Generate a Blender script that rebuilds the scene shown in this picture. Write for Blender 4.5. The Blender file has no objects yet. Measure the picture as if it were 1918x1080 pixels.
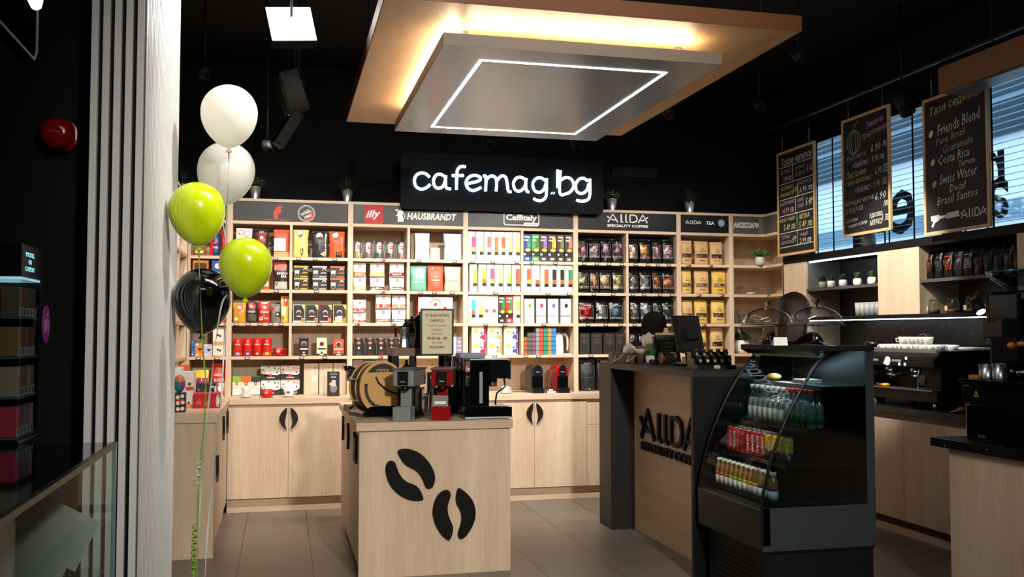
import bpy, bmesh, math, random
from mathutils import Vector, Matrix, Euler, noise
random.seed(7)
PI = math.pi
SC = bpy.context.scene
COL = SC.collection

# ---------------------------------------------------------------- camera, world, big lights, exposure
F_PX, YAW, PITCH, EYE = 1781.0, 0.2373, 0.0457, 1.5
cd = bpy.data.cameras.new('camera'); cam = bpy.data.objects.new('camera', cd); COL.objects.link(cam)
cam.location = (0, 0, EYE); cam.rotation_euler = (PI/2 + PITCH, 0, -YAW)
cd.sensor_width = 36; cd.lens = F_PX/1918*36; cd.clip_start = .05; cd.clip_end = 200
SC.camera = cam
vs = SC.view_settings
vs.view_transform = 'Standard'; vs.look = 'None'; vs.exposure = 0.0; vs.gamma = 1.0; vs.use_curve_mapping = False

w = bpy.data.worlds.new('sky'); SC.world = w; w.use_nodes = True
w.node_tree.nodes['Background'].inputs[0].default_value = (.62, .82, 1, 1)
w.node_tree.nodes['Background'].inputs[1].default_value = 2.2

def aim(o, tgt):
    o.rotation_euler = (Vector(tgt) - o.location).to_track_quat('-Z', 'Y').to_euler()
def area(name, loc, tgt, sx, sy, power, col=(1, 1, 1), spread=PI):
    l = bpy.data.lights.new(name, 'AREA'); l.shape = 'RECTANGLE'; l.size = sx; l.size_y = sy
    l.energy = power; l.color = col; l.spread = spread
    o = bpy.data.objects.new(name, l); COL.objects.link(o); o.location = loc; aim(o, tgt); return o
def spot(name, loc, tgt, power, ang=60, blend=.5, col=(1, .93, .84), rad=.04):
    l = bpy.data.lights.new(name, 'SPOT'); l.energy = power; l.spot_size = math.radians(ang); l.spot_blend = blend
    l.color = col; l.shadow_soft_size = rad
    o = bpy.data.objects.new(name, l); COL.objects.link(o); o.location = loc; aim(o, tgt); return o
# shelf wash: spots on the ceiling track between the light panel and the sign
SPOTS = [(-.55, 88), (.10, 106), (.80, 114), (1.50, 145), (2.20, 142), (2.95, 102), (3.75, 80)]
SPZ = [3.30, 3.25, 3.05, 2.90, 2.90, 3.20, 3.30]
for i, (x, p) in enumerate(SPOTS):
    spot('shelf_spot', (x, 7.0, SPZ[i]), (x + .05, 8.62, .85), p, 108, 1.0)
area('shop_front_light', (1.15, 3.78, 3.75), (1.0, 5.6, .7), 2.4, .35, 34, (1, .94, .86))
area('mall_ceiling_light', (.4, .6, 3.8), (.6, 4.0, 1.0), 2.0, .6, 15, (1, .96, .92))
spot('mall_front_spot', (1.6, -1.4, 3.6), (1.15, 6.0, .6), 1450, 52, 1.0, (1, .94, .85), .18)
spot('balloon_spot', (1.05, 3.75, 3.8), (-.28, 4.4, 2.45), 230, 52, .8, (1, .96, .90), .08)
spot('bar_spot', (2.95, 5.9, 3.3), (4.7, 6.5, 1.75), 470, 40, .5)
spot('bar_spot', (3.05, 7.2, 3.3), (4.75, 8.0, 1.5), 110, 60, .6)
spot('reception_spot', (1.5, 6.2, 3.3), (2.6, 6.5, .6), 75, 55, .6)

# ---------------------------------------------------------------- pixel -> point (photo frame 1918 x 1080)
_cy, _sy, _cp, _sp = math.cos(YAW), math.sin(YAW), math.cos(PITCH), math.sin(PITCH)
_f = Vector((_sy*_cp, _cy*_cp, _sp)); _r = Vector((_cy, -_sy, 0)); _u = _r.cross(_f); _C = Vector((0, 0, EYE))
def ray(x, y): return _f + _r*((x - 959)/F_PX) - _u*((y - 540)/F_PX)
def atY(x, y, Y): d = ray(x, y); return _C + d*(Y/d.y)
def atX(x, y, X): d = ray(x, y); return _C + d*(X/d.x)
def atZ(x, y, Z): d = ray(x, y); return _C + d*((Z - EYE)/d.z)
def sc_at(p): return (Vector(p) - _C).dot(_f)/F_PX           # metres per pixel at that point

# ---------------------------------------------------------------- materials
def lin(c):
    out = []
    for v in c:
        v /= 255.0
        out.append(v/12.92 if v <= .04045 else ((v + .055)/1.055)**2.4)
    return (*out, 1)
_M = {}
def mat(name, rgb=(128, 128, 128), rough=.5, metal=0, emit=0, spec=.5, bump=0, bscale=40, coat=0, sss=0, trans=0, ior=1.45):
    if name in _M: return _M[name]
    m = bpy.data.materials.new(name); m.use_nodes = True; _M[name] = m
    b = m.node_tree.nodes['Principled BSDF']; i = b.inputs
    i['Base Color'].default_value = lin(rgb); i['Roughness'].default_value = rough; i['Metallic'].default_value = metal
    i['Specular IOR Level'].default_value = spec; i['Coat Weight'].default_value = coat; i['IOR'].default_value = ior
    i['Transmission Weight'].default_value = trans
    if sss: i['Subsurface Weight'].default_value = sss; i['Subsurface Radius'].default_value = (.05, .05, .05)
    if emit: i['Emission Color'].default_value = lin(rgb); i['Emission Strength'].default_value = emit
    m.diffuse_color = lin(rgb)
    if bump:
        n = m.node_tree.nodes; l = m.node_tree.links
        tc = n.new('ShaderNodeTexCoord'); t = n.new('ShaderNodeTexNoise'); bp = n.new('ShaderNodeBump')
        t.inputs['Scale'].default_value = bscale; t.inputs['Detail'].default_value = 3
        bp.inputs['Strength'].default_value = bump; bp.inputs['Distance'].default_value = .01
        l.new(tc.outputs['Object'], t.inputs['Vector']); l.new(t.outputs['Fac'], bp.inputs['Height']); l.new(bp.outputs[0], i['Normal'])
    return m
def wood(name, a, b, scl, rough=.45, spec=.4):
    """plain light veneer: grain stretched along one axis of the object (scl = noise scale per axis)"""
    m = bpy.data.materials.new(name); m.use_nodes = True; _M[name] = m
    n = m.node_tree.nodes; l = m.node_tree.links; p = n['Principled BSDF']
    p.inputs['Roughness'].default_value = rough; p.inputs['Specular IOR Level'].default_value = spec
    tc = n.new('ShaderNodeTexCoord'); mp = n.new('ShaderNodeMapping'); mp.inputs['Scale'].default_value = scl
    t1 = n.new('ShaderNodeTexNoise'); t1.inputs['Scale'].default_value = 1; t1.inputs['Detail'].default_value = 5
    mp2 = n.new('ShaderNodeMapping'); mp2.inputs['Scale'].default_value = tuple(s*9 for s in scl)
    t2 = n.new('ShaderNodeTexNoise'); t2.inputs['Scale'].default_value = 1; t2.inputs['Detail'].default_value = 2
    mx = n.new('ShaderNodeMix'); mx.data_type = 'FLOAT'; mx.inputs[0].default_value = .35
    r = n.new('ShaderNodeValToRGB'); r.color_ramp.elements[0].position = .33; r.color_ramp.elements[1].position = .67
    r.color_ramp.elements[0].color = lin(b); r.color_ramp.elements[1].color = lin(a)
    l.new(tc.outputs['Object'], mp.inputs[0]); l.new(tc.outputs['Object'], mp2.inputs[0])
    l.new(mp.outputs[0], t1.inputs['Vector']); l.new(mp2.outputs[0], t2.inputs['Vector'])
    l.new(t1.outputs['Fac'], mx.inputs[2]); l.new(t2.outputs['Fac'], mx.inputs[3]); l.new(mx.outputs[0], r.inputs[0])
    l.new(r.outputs[0], p.inputs['Base Color']); m.diffuse_color = lin(a)
    return m
W_A, W_B = (224, 201, 175), (199, 171, 141)
WOODV = wood('light_wood_upright', W_A, W_B, (7, 7, .5))
WOODX = wood('light_wood_lengthwise', W_A, W_B, (.5, 7, 7))
WOODY = wood('light_wood_depthwise', W_A, W_B, (7, .5, 7))
CEILW = wood('ceiling_panel_wood', (204, 168, 126), (180, 142, 100), (5, .45, 5))
EDGEW = mat('warm_wood_edge', (78, 46, 22), .55, spec=.2)
DISCW = mat('drum_face_wood', (214, 170, 104), .45)
BLKW = mat('wall_black_paint', (9, 9, 9), .8, spec=.25)
CEILB = mat('ceiling_black_paint', (8, 8, 9), .8, spec=.25)
LAM = mat('charcoal_laminate', (30, 25, 22), .5)
LAMD = mat('black_laminate', (9, 8, 8), .45, spec=.3)
BLACK = mat('black_plastic', (12, 12, 13), .3)
BLKM = mat('matt_black', (9, 9, 9), .6, spec=.3)
BLKG = mat('gloss_black', (8, 10, 13), .08, coat=.6)
WHITE = mat('white_paper', (240, 238, 232), .5)
WHITEG = mat('white_glazed', (238, 236, 230), .15)
CREAM = mat('cream_card', (226, 214, 176), .5)
CHROME = mat('chrome', (225, 228, 232), .12, 1)
STEEL = mat('brushed_steel', (190, 192, 194), .32, 1)
GALV = mat('galvanised_metal', (205, 208, 212), .35, .9)
FOIL = mat('dark_foil', (66, 65, 64), .27, .95, bump=.35, bscale=22)
GREYP = mat('grey_plastic', (96, 97, 98), .45)
RED = mat('red_print', (206, 34, 28), .4); REDD = mat('dark_red_gloss', (150, 8, 16), .18, coat=.5)
ORANGE = mat('orange_print', (232, 104, 28), .4); TAN = mat('tan_card', (198, 168, 122), .5)
def C(rgb, rough=.45): return mat('print_%d_%d_%d' % rgb, rgb, rough)
def thin_glass(name, tint=(255, 255, 255), refl=1.0, rough=0.0):
    """a thin clear sheet: what is behind shows straight through, with a mirror reflection on top"""
    m = bpy.data.materials.new(name); m.use_nodes = True; _M[name] = m
    n = m.node_tree.nodes; l = m.node_tree.links; n.remove(n['Principled BSDF'])
    tr = n.new('ShaderNodeBsdfTransparent'); tr.inputs[0].default_value = lin(tint)
    gl = n.new('ShaderNodeBsdfGlossy'); gl.inputs['Roughness'].default_value = rough
    # Schlick reflectance from |normal . view|, the same from both sides of the sheet
    ge = n.new('ShaderNodeNewGeometry'); dt = n.new('ShaderNodeVectorMath'); dt.operation = 'DOT_PRODUCT'
    def mth(op, a, b=None):
        q = n.new('ShaderNodeMath'); q.operation = op; q.use_clamp = op == 'MULTIPLY'
        for i_, v_ in enumerate((a, b)):
            if v_ is None: continue
            if isinstance(v_, (int, float)): q.inputs[i_].default_value = v_
            else: l.new(v_, q.inputs[i_])
        return q.outputs[0]
    l.new(ge.outputs['Normal'], dt.inputs[0]); l.new(ge.outputs['Incoming'], dt.inputs[1])
    p5 = mth('POWER', mth('SUBTRACT', 1.0, mth('ABSOLUTE', dt.outputs['Value'])), 5.0)
    fac = mth('MULTIPLY', mth('ADD', mth('MULTIPLY', p5, .95), .05), refl)
    mx = n.new('ShaderNodeMixShader'); l.new(fac, mx.inputs[0])
    l.new(tr.outputs[0], mx.inputs[1]); l.new(gl.outputs[0], mx.inputs[2]); l.new(mx.outputs[0], n['Material Output'].inputs[0])
    return m
GLASS = thin_glass('clear_glass', (246, 250, 248)); GLASSD = thin_glass('smoked_glass', (196, 214, 220), .9)
GLASSF = thin_glass('fridge_front_glass', (238, 246, 244), .25); GLASSW = thin_glass('window_glass', (235, 244, 248), .8); GLASSB = thin_glass('bottle_glass', (244, 250, 247), 1.5)
def emis(name, rgb, s): return mat(name, rgb, .5, emit=s)
LEDW = emis('led_line_white', (255, 244, 230), 9); NEON = emis('neon_white', (186, 224, 255), 6)
LEDC = emis('led_strip_cool', (225, 240, 255), 9); COVE = emis('cove_led_warm', (255, 228, 190), 95)
FLOODE = emis('flood_panel_white', (255, 248, 235), 14)

# ---------------------------------------------------------------- mesh builder
_TXT = {}
def text_mesh(s, weight=0.0, shear=0.0, spacing=1.0, res=2):
    k = (s, weight, shear, spacing, res)
    if k in _TXT: return _TXT[k]
    cu = bpy.data.curves.new('t', 'FONT'); cu.body = s; cu.offset = weight; cu.shear = shear; cu.space_character = spacing
    cu.resolution_u = res; cu.align_x = 'CENTER'; cu.align_y = 'CENTER'; cu.fill_mode = 'FRONT'
    o = bpy.data.objects.new('t', cu); me = bpy.data.meshes.new_from_object(o)
    vs_ = [v.co.copy() for v in me.vertices]; fs = [tuple(p.vertices) for p in me.polygons]
    bpy.data.objects.remove(o); bpy.data.curves.remove(cu); bpy.data.meshes.remove(me)
    x0 = min(v.x for v in vs_); x1 = max(v.x for v in vs_); y0 = min(v.y for v in vs_); y1 = max(v.y for v in vs_)
    vs_ = [((v.x - x0)/(x1 - x0), (v.y - y0)/(y1 - y0)) for v in vs_]       # 0..1 in both directions
    _TXT[k] = (vs_, fs, (x1 - x0)/(y1 - y0)); return _TXT[k]

class B:
    def __init__(s): s.v = []; s.f = []; s.m = []; s.sm = []
    def add(s, vs_, fs, m=0, smooth=False):
        o = len(s.v); s.v += [tuple(q) for q in vs_]
        for q in fs: s.f.append(tuple(o + i for i in q)); s.m.append(m); s.sm.append(smooth)
        return s
    def box(s, x0, x1, y0, y1, z0, z1, m=0):
        v = [(x, y, z) for z in (z0, z1) for y in (y0, y1) for x in (x0, x1)]
        return s.add(v, [(0, 2, 3, 1), (4, 5, 7, 6), (0, 1, 5, 4), (2, 6, 7, 3), (0, 4, 6, 2), (1, 3, 7, 5)], m)
    def prism(s, poly, axis, a, b, m=0, smooth=False):
        """poly: 2-D outline; axis 'x': (y,z), 'y': (x,z), 'z': (x,y)"""
        def p3(p, t): return {'x': (t, p[0], p[1]), 'y': (p[0], t, p[1]), 'z': (p[0], p[1], t)}[axis]
        n = len(poly); v = [p3(p, a) for p in poly] + [p3(p, b) for p in poly]
        s.add(v, [tuple(range(n))[::-1], tuple(range(n, 2*n))], m)
        o = len(s.v) - 2*n
        for i in range(n):
            j = (i + 1) % n; s.f.append((o + i, o + j, o + n + j, o + n + i)); s.m.append(m); s.sm.append(smooth)
        return s
    def lathe(s, prof, c=(0, 0, 0), n=20, m=0, smooth=True, axis='z', sx=1, sy=1):
        v = []; f = []
        for r, z in prof:
            for k in range(n):
                a = 2*PI*k/n; x, y = r*math.cos(a)*sx, r*math.sin(a)*sy
                q = {'z': (x, y, z), 'y': (x, z, y), 'x': (z, x, y)}[axis]
                v.append((c[0] + q[0], c[1] + q[1], c[2] + q[2]))
        for i in range(len(prof) - 1):
            for k in range(n):
                f.append((i*n + k, i*n + (k + 1) % n, (i + 1)*n + (k + 1) % n, (i + 1)*n + k))
        s.add(v, f, m, smooth)
        o = len(s.v) - len(v)
        if prof[0][0] > 1e-5: s.f.append(tuple(o + k for k in range(n))[::-1]); s.m.append(m); s.sm.append(False)
        if prof[-1][0] > 1e-5: s.f.append(tuple(o + (len(prof) - 1)*n + k for k in range(n))); s.m.append(m); s.sm.append(False)
        return s
    def cyl(s, c, r, h, n=20, m=0, axis='z', r2=None):
        r2 = r if r2 is None else r2; return s.lathe([(r, 0), (r2, h)], c, n, m, True, axis)
    def tube(s, pts, r, n=8, m=0, cap=True):
        pts = [Vector(p) for p in pts]; v = []; f = []; up = None
        for i, p in enumerate(pts):
            d = (pts[min(i + 1, len(pts) - 1)] - pts[max(i - 1, 0)]).normalized()
            if up is None: up = Vector((0, 0, 1)) if abs(d.z) < .9 else Vector((1, 0, 0))
            a = d.cross(up).normalized(); b = a.cross(d).normalized(); up = b
            rr = r[i] if isinstance(r, (list, tuple)) else r
            for k in range(n):
                t = 2*PI*k/n; v.append(p + a*(rr*math.cos(t)) + b*(rr*math.sin(t)))
        for i in range(len(pts) - 1):
            for k in range(n): f.append((i*n + k, i*n + (k + 1) % n, (i + 1)*n + (k + 1) % n, (i + 1)*n + k))
        if cap: f += [tuple(range(n))[::-1], tuple((len(pts) - 1)*n + k for k in range(n))]
        return s.add(v, f, m, True)
    def ell(s, c, rx, ry, rz, n=16, m=0, k=10):
        return s.lathe([(max(1e-6, math.sin(PI*i/k)), -math.cos(PI*i/k)) for i in range(k + 1)], (0, 0, 0), n, m)._scale_last(n*(k + 1), c, rx, ry, rz)
    def _scale_last(s, cnt, c, rx, ry, rz):
        for i in range(len(s.v) - cnt, len(s.v)):
            x, y, z = s.v[i]; s.v[i] = (c[0] + x*rx, c[1] + y*ry, c[2] + z*rz)
        return s
    def text(s, body, M, w, h=None, m=0, weight=0, shear=0, spacing=1, res=2):
        """flat lettering: M maps (x right, y up, z out) of the lettering's centre into the part"""
        vs_, fs, asp = text_mesh(body, weight, shear, spacing, res)
        if h is None: h = w/asp
        elif w is None: w = h*asp
        return s.add([M @ Vector(((x - .5)*w, (y - .5)*h, 0)) for x, y in vs_], fs, m)
    def flat(s, poly, M, m=0):
        return s.add([M @ Vector((p[0], p[1], 0)) for p in poly], [tuple(range(len(poly)))], m)
    def mesh(s, name, mats, bevel=0, seg=2):
        me = bpy.data.meshes.new(name); me.from_pydata(s.v, [], s.f)
        for q in mats: me.materials.append(q)
        me.polygons.foreach_set('material_index', s.m); me.polygons.foreach_set('use_smooth', s.sm)
        if bevel:
            bm = bmesh.new(); bm.from_mesh(me)
            ed = [e for e in bm.edges if len(e.link_faces) == 2 and e.calc_face_angle(0) > .6]
            bmesh.ops.bevel(bm, geom=ed, offset=bevel, segments=seg, affect='EDGES', profile=.6, clamp_overlap=True)
            bm.to_mesh(me); bm.free()
        me.update(); return me
    def build(s, name, mats, parent=None, loc=(0, 0, 0), rot=(0, 0, 0), bevel=0, seg=2):
        if not isinstance(mats, (list, tuple)): mats = [mats]
        o = bpy.data.objects.new(name, s.mesh(name, mats, bevel, seg)); COL.objects.link(o)
        o.location = loc; o.rotation_euler = rot
        if parent: o.parent = parent
        return o
def tag(o, label, cat, group=None):
    o['label'] = label; o['category'] = cat
    if group: o['group'] = group
    return o
def thing(name, label, cat, loc=(0, 0, 0), rz=0, group=None):
    o = bpy.data.objects.new(name, None); COL.objects.link(o); o.empty_display_size = .05
    o.location = loc; o.rotation_euler = (0, 0, rz); return tag(o, label, cat, group)
def struct(name, b, mats, **k):
    o = b.build(name, mats, **k); o['kind'] = 'structure'; return o
def Mx(loc, face='front', roll=0):
    """frame of lettering on a face: front looks to -Y, left looks to -X"""
    R = Matrix.Rotation(PI/2, 4, 'X')
    if face == 'left': R = Matrix.Rotation(-PI/2, 4, 'Z') @ R
    if face == 'right': R = Matrix.Rotation(PI/2, 4, 'Z') @ R
    if face == 'top': R = Matrix.Identity(4)
    if face == 'down': R = Matrix.Rotation(PI, 4, 'X')
    return Matrix.Translation(loc) @ R @ Matrix.Rotation(roll, 4, 'Z')
ORD = ['first', 'second', 'third', 'fourth', 'fifth', 'sixth', 'seventh', 'eighth', 'ninth', 'tenth', 'eleventh', 'twelfth', 'thirteenth', 'fourteenth', 'fifteenth']
def circ(r, n=24, ry=None, c=(0, 0)): return [(c[0] + r*math.cos(2*PI*i/n), c[1] + (ry or r)*math.sin(2*PI*i/n)) for i in range(n)]
def rrect(w, h, r, n=4):
    out = []
    for cx, cy, a0 in ((w/2 - r, h/2 - r, 0), (-w/2 + r, h/2 - r, PI/2), (-w/2 + r, -h/2 + r, PI), (w/2 - r, -h/2 + r, 1.5*PI)):
        out += [(cx + r*math.cos(a0 + PI/2*i/n), cy + r*math.sin(a0 + PI/2*i/n)) for i in range(n + 1)]
    return out
def ring(b, outer, inner, M, m):
    n = len(outer); b.add([M @ Vector((*p, 0)) for p in outer] + [M @ Vector((*p, 0)) for p in inner], [(i, (i + 1) % n, n + (i + 1) % n, n + i) for i in range(n)], m)
def stroke(b, pts, w, M, m, closed=False):
    """flat band along a polyline (chalk line, sign outline)"""
    P = [Vector(p) for p in pts]; n = len(P); L = []; Rr = []
    for i in range(n):
        a = P[(i - 1) % n] if (closed or i) else P[i]; c = P[(i + 1) % n] if (closed or i < n - 1) else P[i]
        d = (c - a); d = d.normalized() if d.length > 1e-9 else Vector((1, 0)); q = Vector((-d.y, d.x))*(w/2)
        L.append(P[i] + q); Rr.append(P[i] - q)
    v = [M @ Vector((p.x, p.y, 0)) for p in L + Rr]; k = n if closed else n - 1
    b.add(v, [(i, n + i, n + (i + 1) % n, (i + 1) % n) for i in range(k)], m)

# ---------------------------------------------------------------- the setting
def floor_mat():
    m = bpy.data.materials.new('grey_floor_tile'); m.use_nodes = True; n = m.node_tree.nodes; l = m.node_tree.links; p = n['Principled BSDF']
    tc = n.new('ShaderNodeTexCoord'); mp = n.new('ShaderNodeMapping'); br = n.new('ShaderNodeTexBrick'); br.offset = 0
    br.inputs['Color1'].default_value = lin((122, 112, 102)); br.inputs['Color2'].default_value = lin((115, 105, 96)); br.inputs['Mortar'].default_value = lin((48, 42, 37))
    br.inputs['Scale'].default_value = 1; br.inputs['Brick Width'].default_value = .465; br.inputs['Row Height'].default_value = .465; br.inputs['Mortar Size'].default_value = .0035
    no = n.new('ShaderNodeTexNoise'); no.inputs['Scale'].default_value = 6
    mx = n.new('ShaderNodeMix'); mx.data_type = 'RGBA'; mx.blend_type = 'MULTIPLY'; mx.inputs[0].default_value = .25
    mp.inputs['Location'].default_value = (.255, .12, 0)
    l.new(tc.outputs['Object'], mp.inputs[0]); l.new(mp.outputs[0], br.inputs['Vector']); l.new(tc.outputs['Object'], no.inputs['Vector'])
    l.new(br.outputs['Color'], mx.inputs[6]); l.new(no.outputs['Color'], mx.inputs[7]); l.new(mx.outputs[2], p.inputs['Base Color'])
    p.inputs['Roughness'].default_value = .38; return m
XW = 5.0                                                            # inner face of the window wall
YB = 8.92                                                           # inner face of the back wall
ZC = 3.95
struct('floor', B().box(-3.6, XW + .2, -2.2, YB + .2, -.1, 0), floor_mat())
struct('ceiling', B().box(-3.6, XW + .2, -2.2, YB + .2, ZC, ZC + .1), CEILB)
struct('wall_back', B().box(-3.6, XW + .2, YB, YB + .12, 0, ZC), BLKW)
struct('wall_left', B().box(-1.24, -1.14, 4.75, YB, 0, ZC), BLKW)
struct('wall_front_left', B().box(-3.6, -.66, 3.68, 3.8, 0, ZC), BLKW)
struct('wall_mall_left', B().box(-3.7, -3.6, -2.2, 3.8, 0, ZC), BLKW)
struct('wall_mall_back', B().box(-3.6, XW + .2, -2.3, -2.2, 0, ZC), mat('mall_wall_grey', (70, 66, 62), .7))
WZ0, WZ1 = 2.2, 3.36
wb = B().box(XW, XW + .2, -2.2, YB, 0, WZ0).box(XW, XW + .2, -2.2, YB, WZ1, ZC).box(XW, XW + .2, 8.56, YB, WZ0, WZ1).box(XW, XW + .2, -2.2, 3.9, WZ0, WZ1)
struct('wall_right', wb, BLKW)
# windows between black mullions
YM = [8.56, 7.55, 6.36, 5.14, 3.9]
for i in range(4):
    y1, y0 = YM[i], YM[i + 1]; fb = B(); t = .055
    for a in ((y0, y0 + t, WZ0, WZ1), (y1 - t, y1, WZ0, WZ1), (y0 + t, y1 - t, WZ0, WZ0 + t), (y0 + t, y1 - t, WZ1 - t, WZ1)): fb.box(XW + .01, XW + .11, *a)
    wo = struct('window_%d' % (i + 1), fb, BLACK)
    g = B().box(XW + .055, XW + .061, y0 + t, y1 - t, WZ0 + t, WZ1 - t).build('window_pane', GLASSW, wo); g['kind'] = 'structure'
    # venetian blind of this window
    bl = thing('venetian_blind', ['white slatted blind left of the blackboard with the pumpkin', 'white slatted blind between the pumpkin board and the coffee bean board', 'white slatted blind right of the coffee bean board', 'white slatted blind behind the wooden canopy at far right'][i], 'blind', (XW - .03, (y0 + y1)/2, WZ1 - .03), 0, 'window blinds')
    hw = (y1 - y0)/2 - .05
    sb = B(); k = 0; z = -.06
    while z > -(WZ1 - WZ0) + .06:
        sb.add([(-.022, -hw, z - .004), (.0, -hw, z + .002), (.022, -hw, z + .001), (-.022, hw, z - .004), (.0, hw, z + .002), (.022, hw, z + .001)], [(0, 3, 4, 1), (1, 4, 5, 2)]); z -= .047
    sb.build('slats', mat('white_blind_slat', (232, 236, 240), .4), bl)
    B().box(-.024, .024, -hw, hw, -.03, .0).build('head_rail', BLACK, bl)
    for yy in (-hw*.55, hw*.1, hw*.62):
        for d in (-.03, .03) if yy > -.2 else (.0,):
            B().box(-.027, -.024, yy + d - .009, yy + d + .009, -(WZ1 - WZ0) + .06, -.02).build('ladder_tape', BLKM, bl)
    B().box(-.02, .02, -hw, hw, -(WZ1 - WZ0) + .04, -(WZ1 - WZ0) + .06).build('bottom_rail', WHITE, bl)
# letters stuck on the outside of the window (seen from behind)
lb = B()
for s_, px, py_, hh in (('e', 1690, 396, .38), ('r', 1862, 318, .28), ('a', 1866, 372, .30)):
    p = atX(px, py_, XW + .075)
    vs_, fs, asp = text_mesh(s_, .015)
    lb.add([(XW + .075, p.y + (x - .5)*hh*asp, p.z + (y - .5)*hh) for x, y in vs_], fs)
tag(lb.build('window_lettering', mat('dark_teal_vinyl', (20, 48, 62), .5)), 'dark lettering on the outside of the window glass seen from behind', 'lettering')
# street outside: white shopfront below, teal glazed storeys above
eb = B().box(15, 18, -14, 52, 0, 5.7, 0).box(14.8, 18, -14, 52, 5.7, 16, 1)
for k in range(9): eb.box(14.78, 14.8, -14, 52, 6.4 + k*1.05, 6.5 + k*1.05, 2)
for k in range(21): eb.box(14.97, 15, -13 + k*3.1, -12.4 + k*3.1, .0, 3.2, 2)
eb.box(14.9, 15, -14, 52, 3.9, 4.3, 2)
tag(eb.build('building', [mat('white_facade', (240, 244, 248), .8), mat('teal_glazing', (8, 48, 66), .5), mat('grey_facade_band', (120, 150, 168), .7)]), 'white and teal building across the street behind the blinds', 'building')
B().box(5.3, 15, -14, 52, -.12, -.02).build('street', mat('street_grey', (222, 224, 228), .8))['kind'] = 'structure'

# ---------------------------------------------------------------- slatted pillar at the entrance
pil = thing('slatted_pillar', 'tall pillar clad in white upright slats over black, beside the balloons', 'pillar', (0, 0, 0))
PX0, PX1, PY0, PY1 = -.655, -.475, 3.52, 4.66
B().box(PX0, PX1 - .02, PY0 + .02, PY1, 0, ZC).build('core', BLKM, pil)
wsl = mat('white_slat', (214, 214, 212), .5)
n = 0; x = PX0
for i in range(5):
    B().box(x, x + .0225, PY0, PY0 + .02, 0, ZC).build('slat', wsl, pil); x += .0375
B().box(x - .006, PX1, PY0, PY0 + .022, 0, ZC).build('corner_slat', wsl, pil, bevel=.002)
y = PY0 + .03
while y < PY1 - .03:
    B().box(PX1 - .02, PX1, y, y + .0225, 0, ZC).build('slat', wsl, pil); y += .0375

for i in range(5):                                                  # lower cladding that runs on behind the glass showcase
    B().box(PX0 - .04 - i*.0375 - .0225, PX0 - .04 - i*.0375, 3.655, 3.68, 0, .86).build('slat', wsl, pil)

# ---------------------------------------------------------------- ceiling light raft
raft = thing('ceiling_light_raft', 'wooden ceiling raft with grey floating panel and square LED line', 'ceiling light', (1.47, 5.52, 3.0))
B().box(-1.035, 1.035, -1.30, 1.30, 0, .075).build('wood_panel', [CEILW], raft)
eb = B(); 
for a in ((-1.04, 1.04, -1.305, -1.30), (-1.04, 1.04, 1.30, 1.305)): eb.box(a[0], a[1], a[2], a[3], 0, .078)
for a in ((-1.04, -1.035), (1.035, 1.04)): eb.box(a[0], a[1], -1.30, 1.30, 0, .078)
eb.build('edge_band', EDGEW, raft)
B().box(-.735, .70, -1.10, .90, -.135, -.075).build('grey_panel', mat('grey_panel_cool_reflection', (134, 152, 178), .25), raft)  # blue tint in the grey stands in for cool reflected light
rb = B()
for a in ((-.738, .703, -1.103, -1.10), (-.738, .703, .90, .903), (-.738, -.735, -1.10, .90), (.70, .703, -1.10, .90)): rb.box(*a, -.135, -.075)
rb.build('panel_edge', mat('warm_grey_edge', (124, 114, 104), .5), raft)  # warm strips keep the underside's painted cool tint off the edges
lbm = B(); lx0, lx1, ly0, ly1, t = -.52, .49, -.90, .715, .016
for a in ((lx0, lx1, ly0, ly0 + t), (lx0, lx1, ly1 - t, ly1), (lx0, lx0 + t, ly0 + t, ly1 - t), (lx1 - t, lx1, ly0 + t, ly1 - t)): lbm.box(*a, -.1375, -.1345)
lbm.build('led_line', LEDW, raft)
cb = B()
for a in ((-.60, .58, -1.02, -1.00), (-.66, -.64, -.95, .75)): cb.box(*a, -.073, -.066)
cb.build('cove_led', COVE, raft)
cb2 = B().box(.62, .635, -.95, .75, -.073, -.068).box(-.60, .58, .80, .815, -.073, -.068)
cb2.build('cove_led', emis('cove_led_dim', (255, 214, 160), 10), raft)
for sx in (-.6, .55):
    for sy in (-.9, .72): B().cyl((sx, sy, -.075), .02, .08, 10).build('spacer', STEEL, raft)
for sx in (-.9, .9):
    for sy in (-1.15, 1.15): B().cyl((sx, sy, .075), .004, ZC - 3.075, 6).build('hanging_rod', BLKM, raft)
# ---------------------------------------------------------------- back wall shelving
YS = 8.56                                                           # front edge of the shelves
POST = [-.79, -.445, .588, 1.633, 2.690, 3.735, 4.29]
ZT, ZS = 2.665, [2.468, 2.158, 1.870, 1.580, 1.288]                 # top of the unit, tops of the shelf boards
ZCN = .945                                                          # counter top
SIGNL = mat('sign_grey_panel', (46, 44, 42), .42); SIGND = mat('sign_black_panel', (12, 11, 11), .4); SIGNN = mat('sign_navy_panel', (6, 9, 16), .4)
SIGNM = mat('sign_pale_grey_panel', (84, 82, 77), .4)
def sign_satin():
    m = bpy.data.materials.new('sign_graded_panel'); m.use_nodes = True; _M['sg'] = m; n = m.node_tree.nodes; l = m.node_tree.links; p = n['Principled BSDF']
    p.inputs['Base Color'].default_value = lin((36, 34, 33)); p.inputs['Roughness'].default_value = .4; return m
SIGNG = sign_satin()
INK = mat('white_ink', (244, 242, 236), .5); INKR = mat('red_ink', (204, 66, 48), .5); INKB = mat('black_ink', (16, 14, 14), .5)
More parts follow.
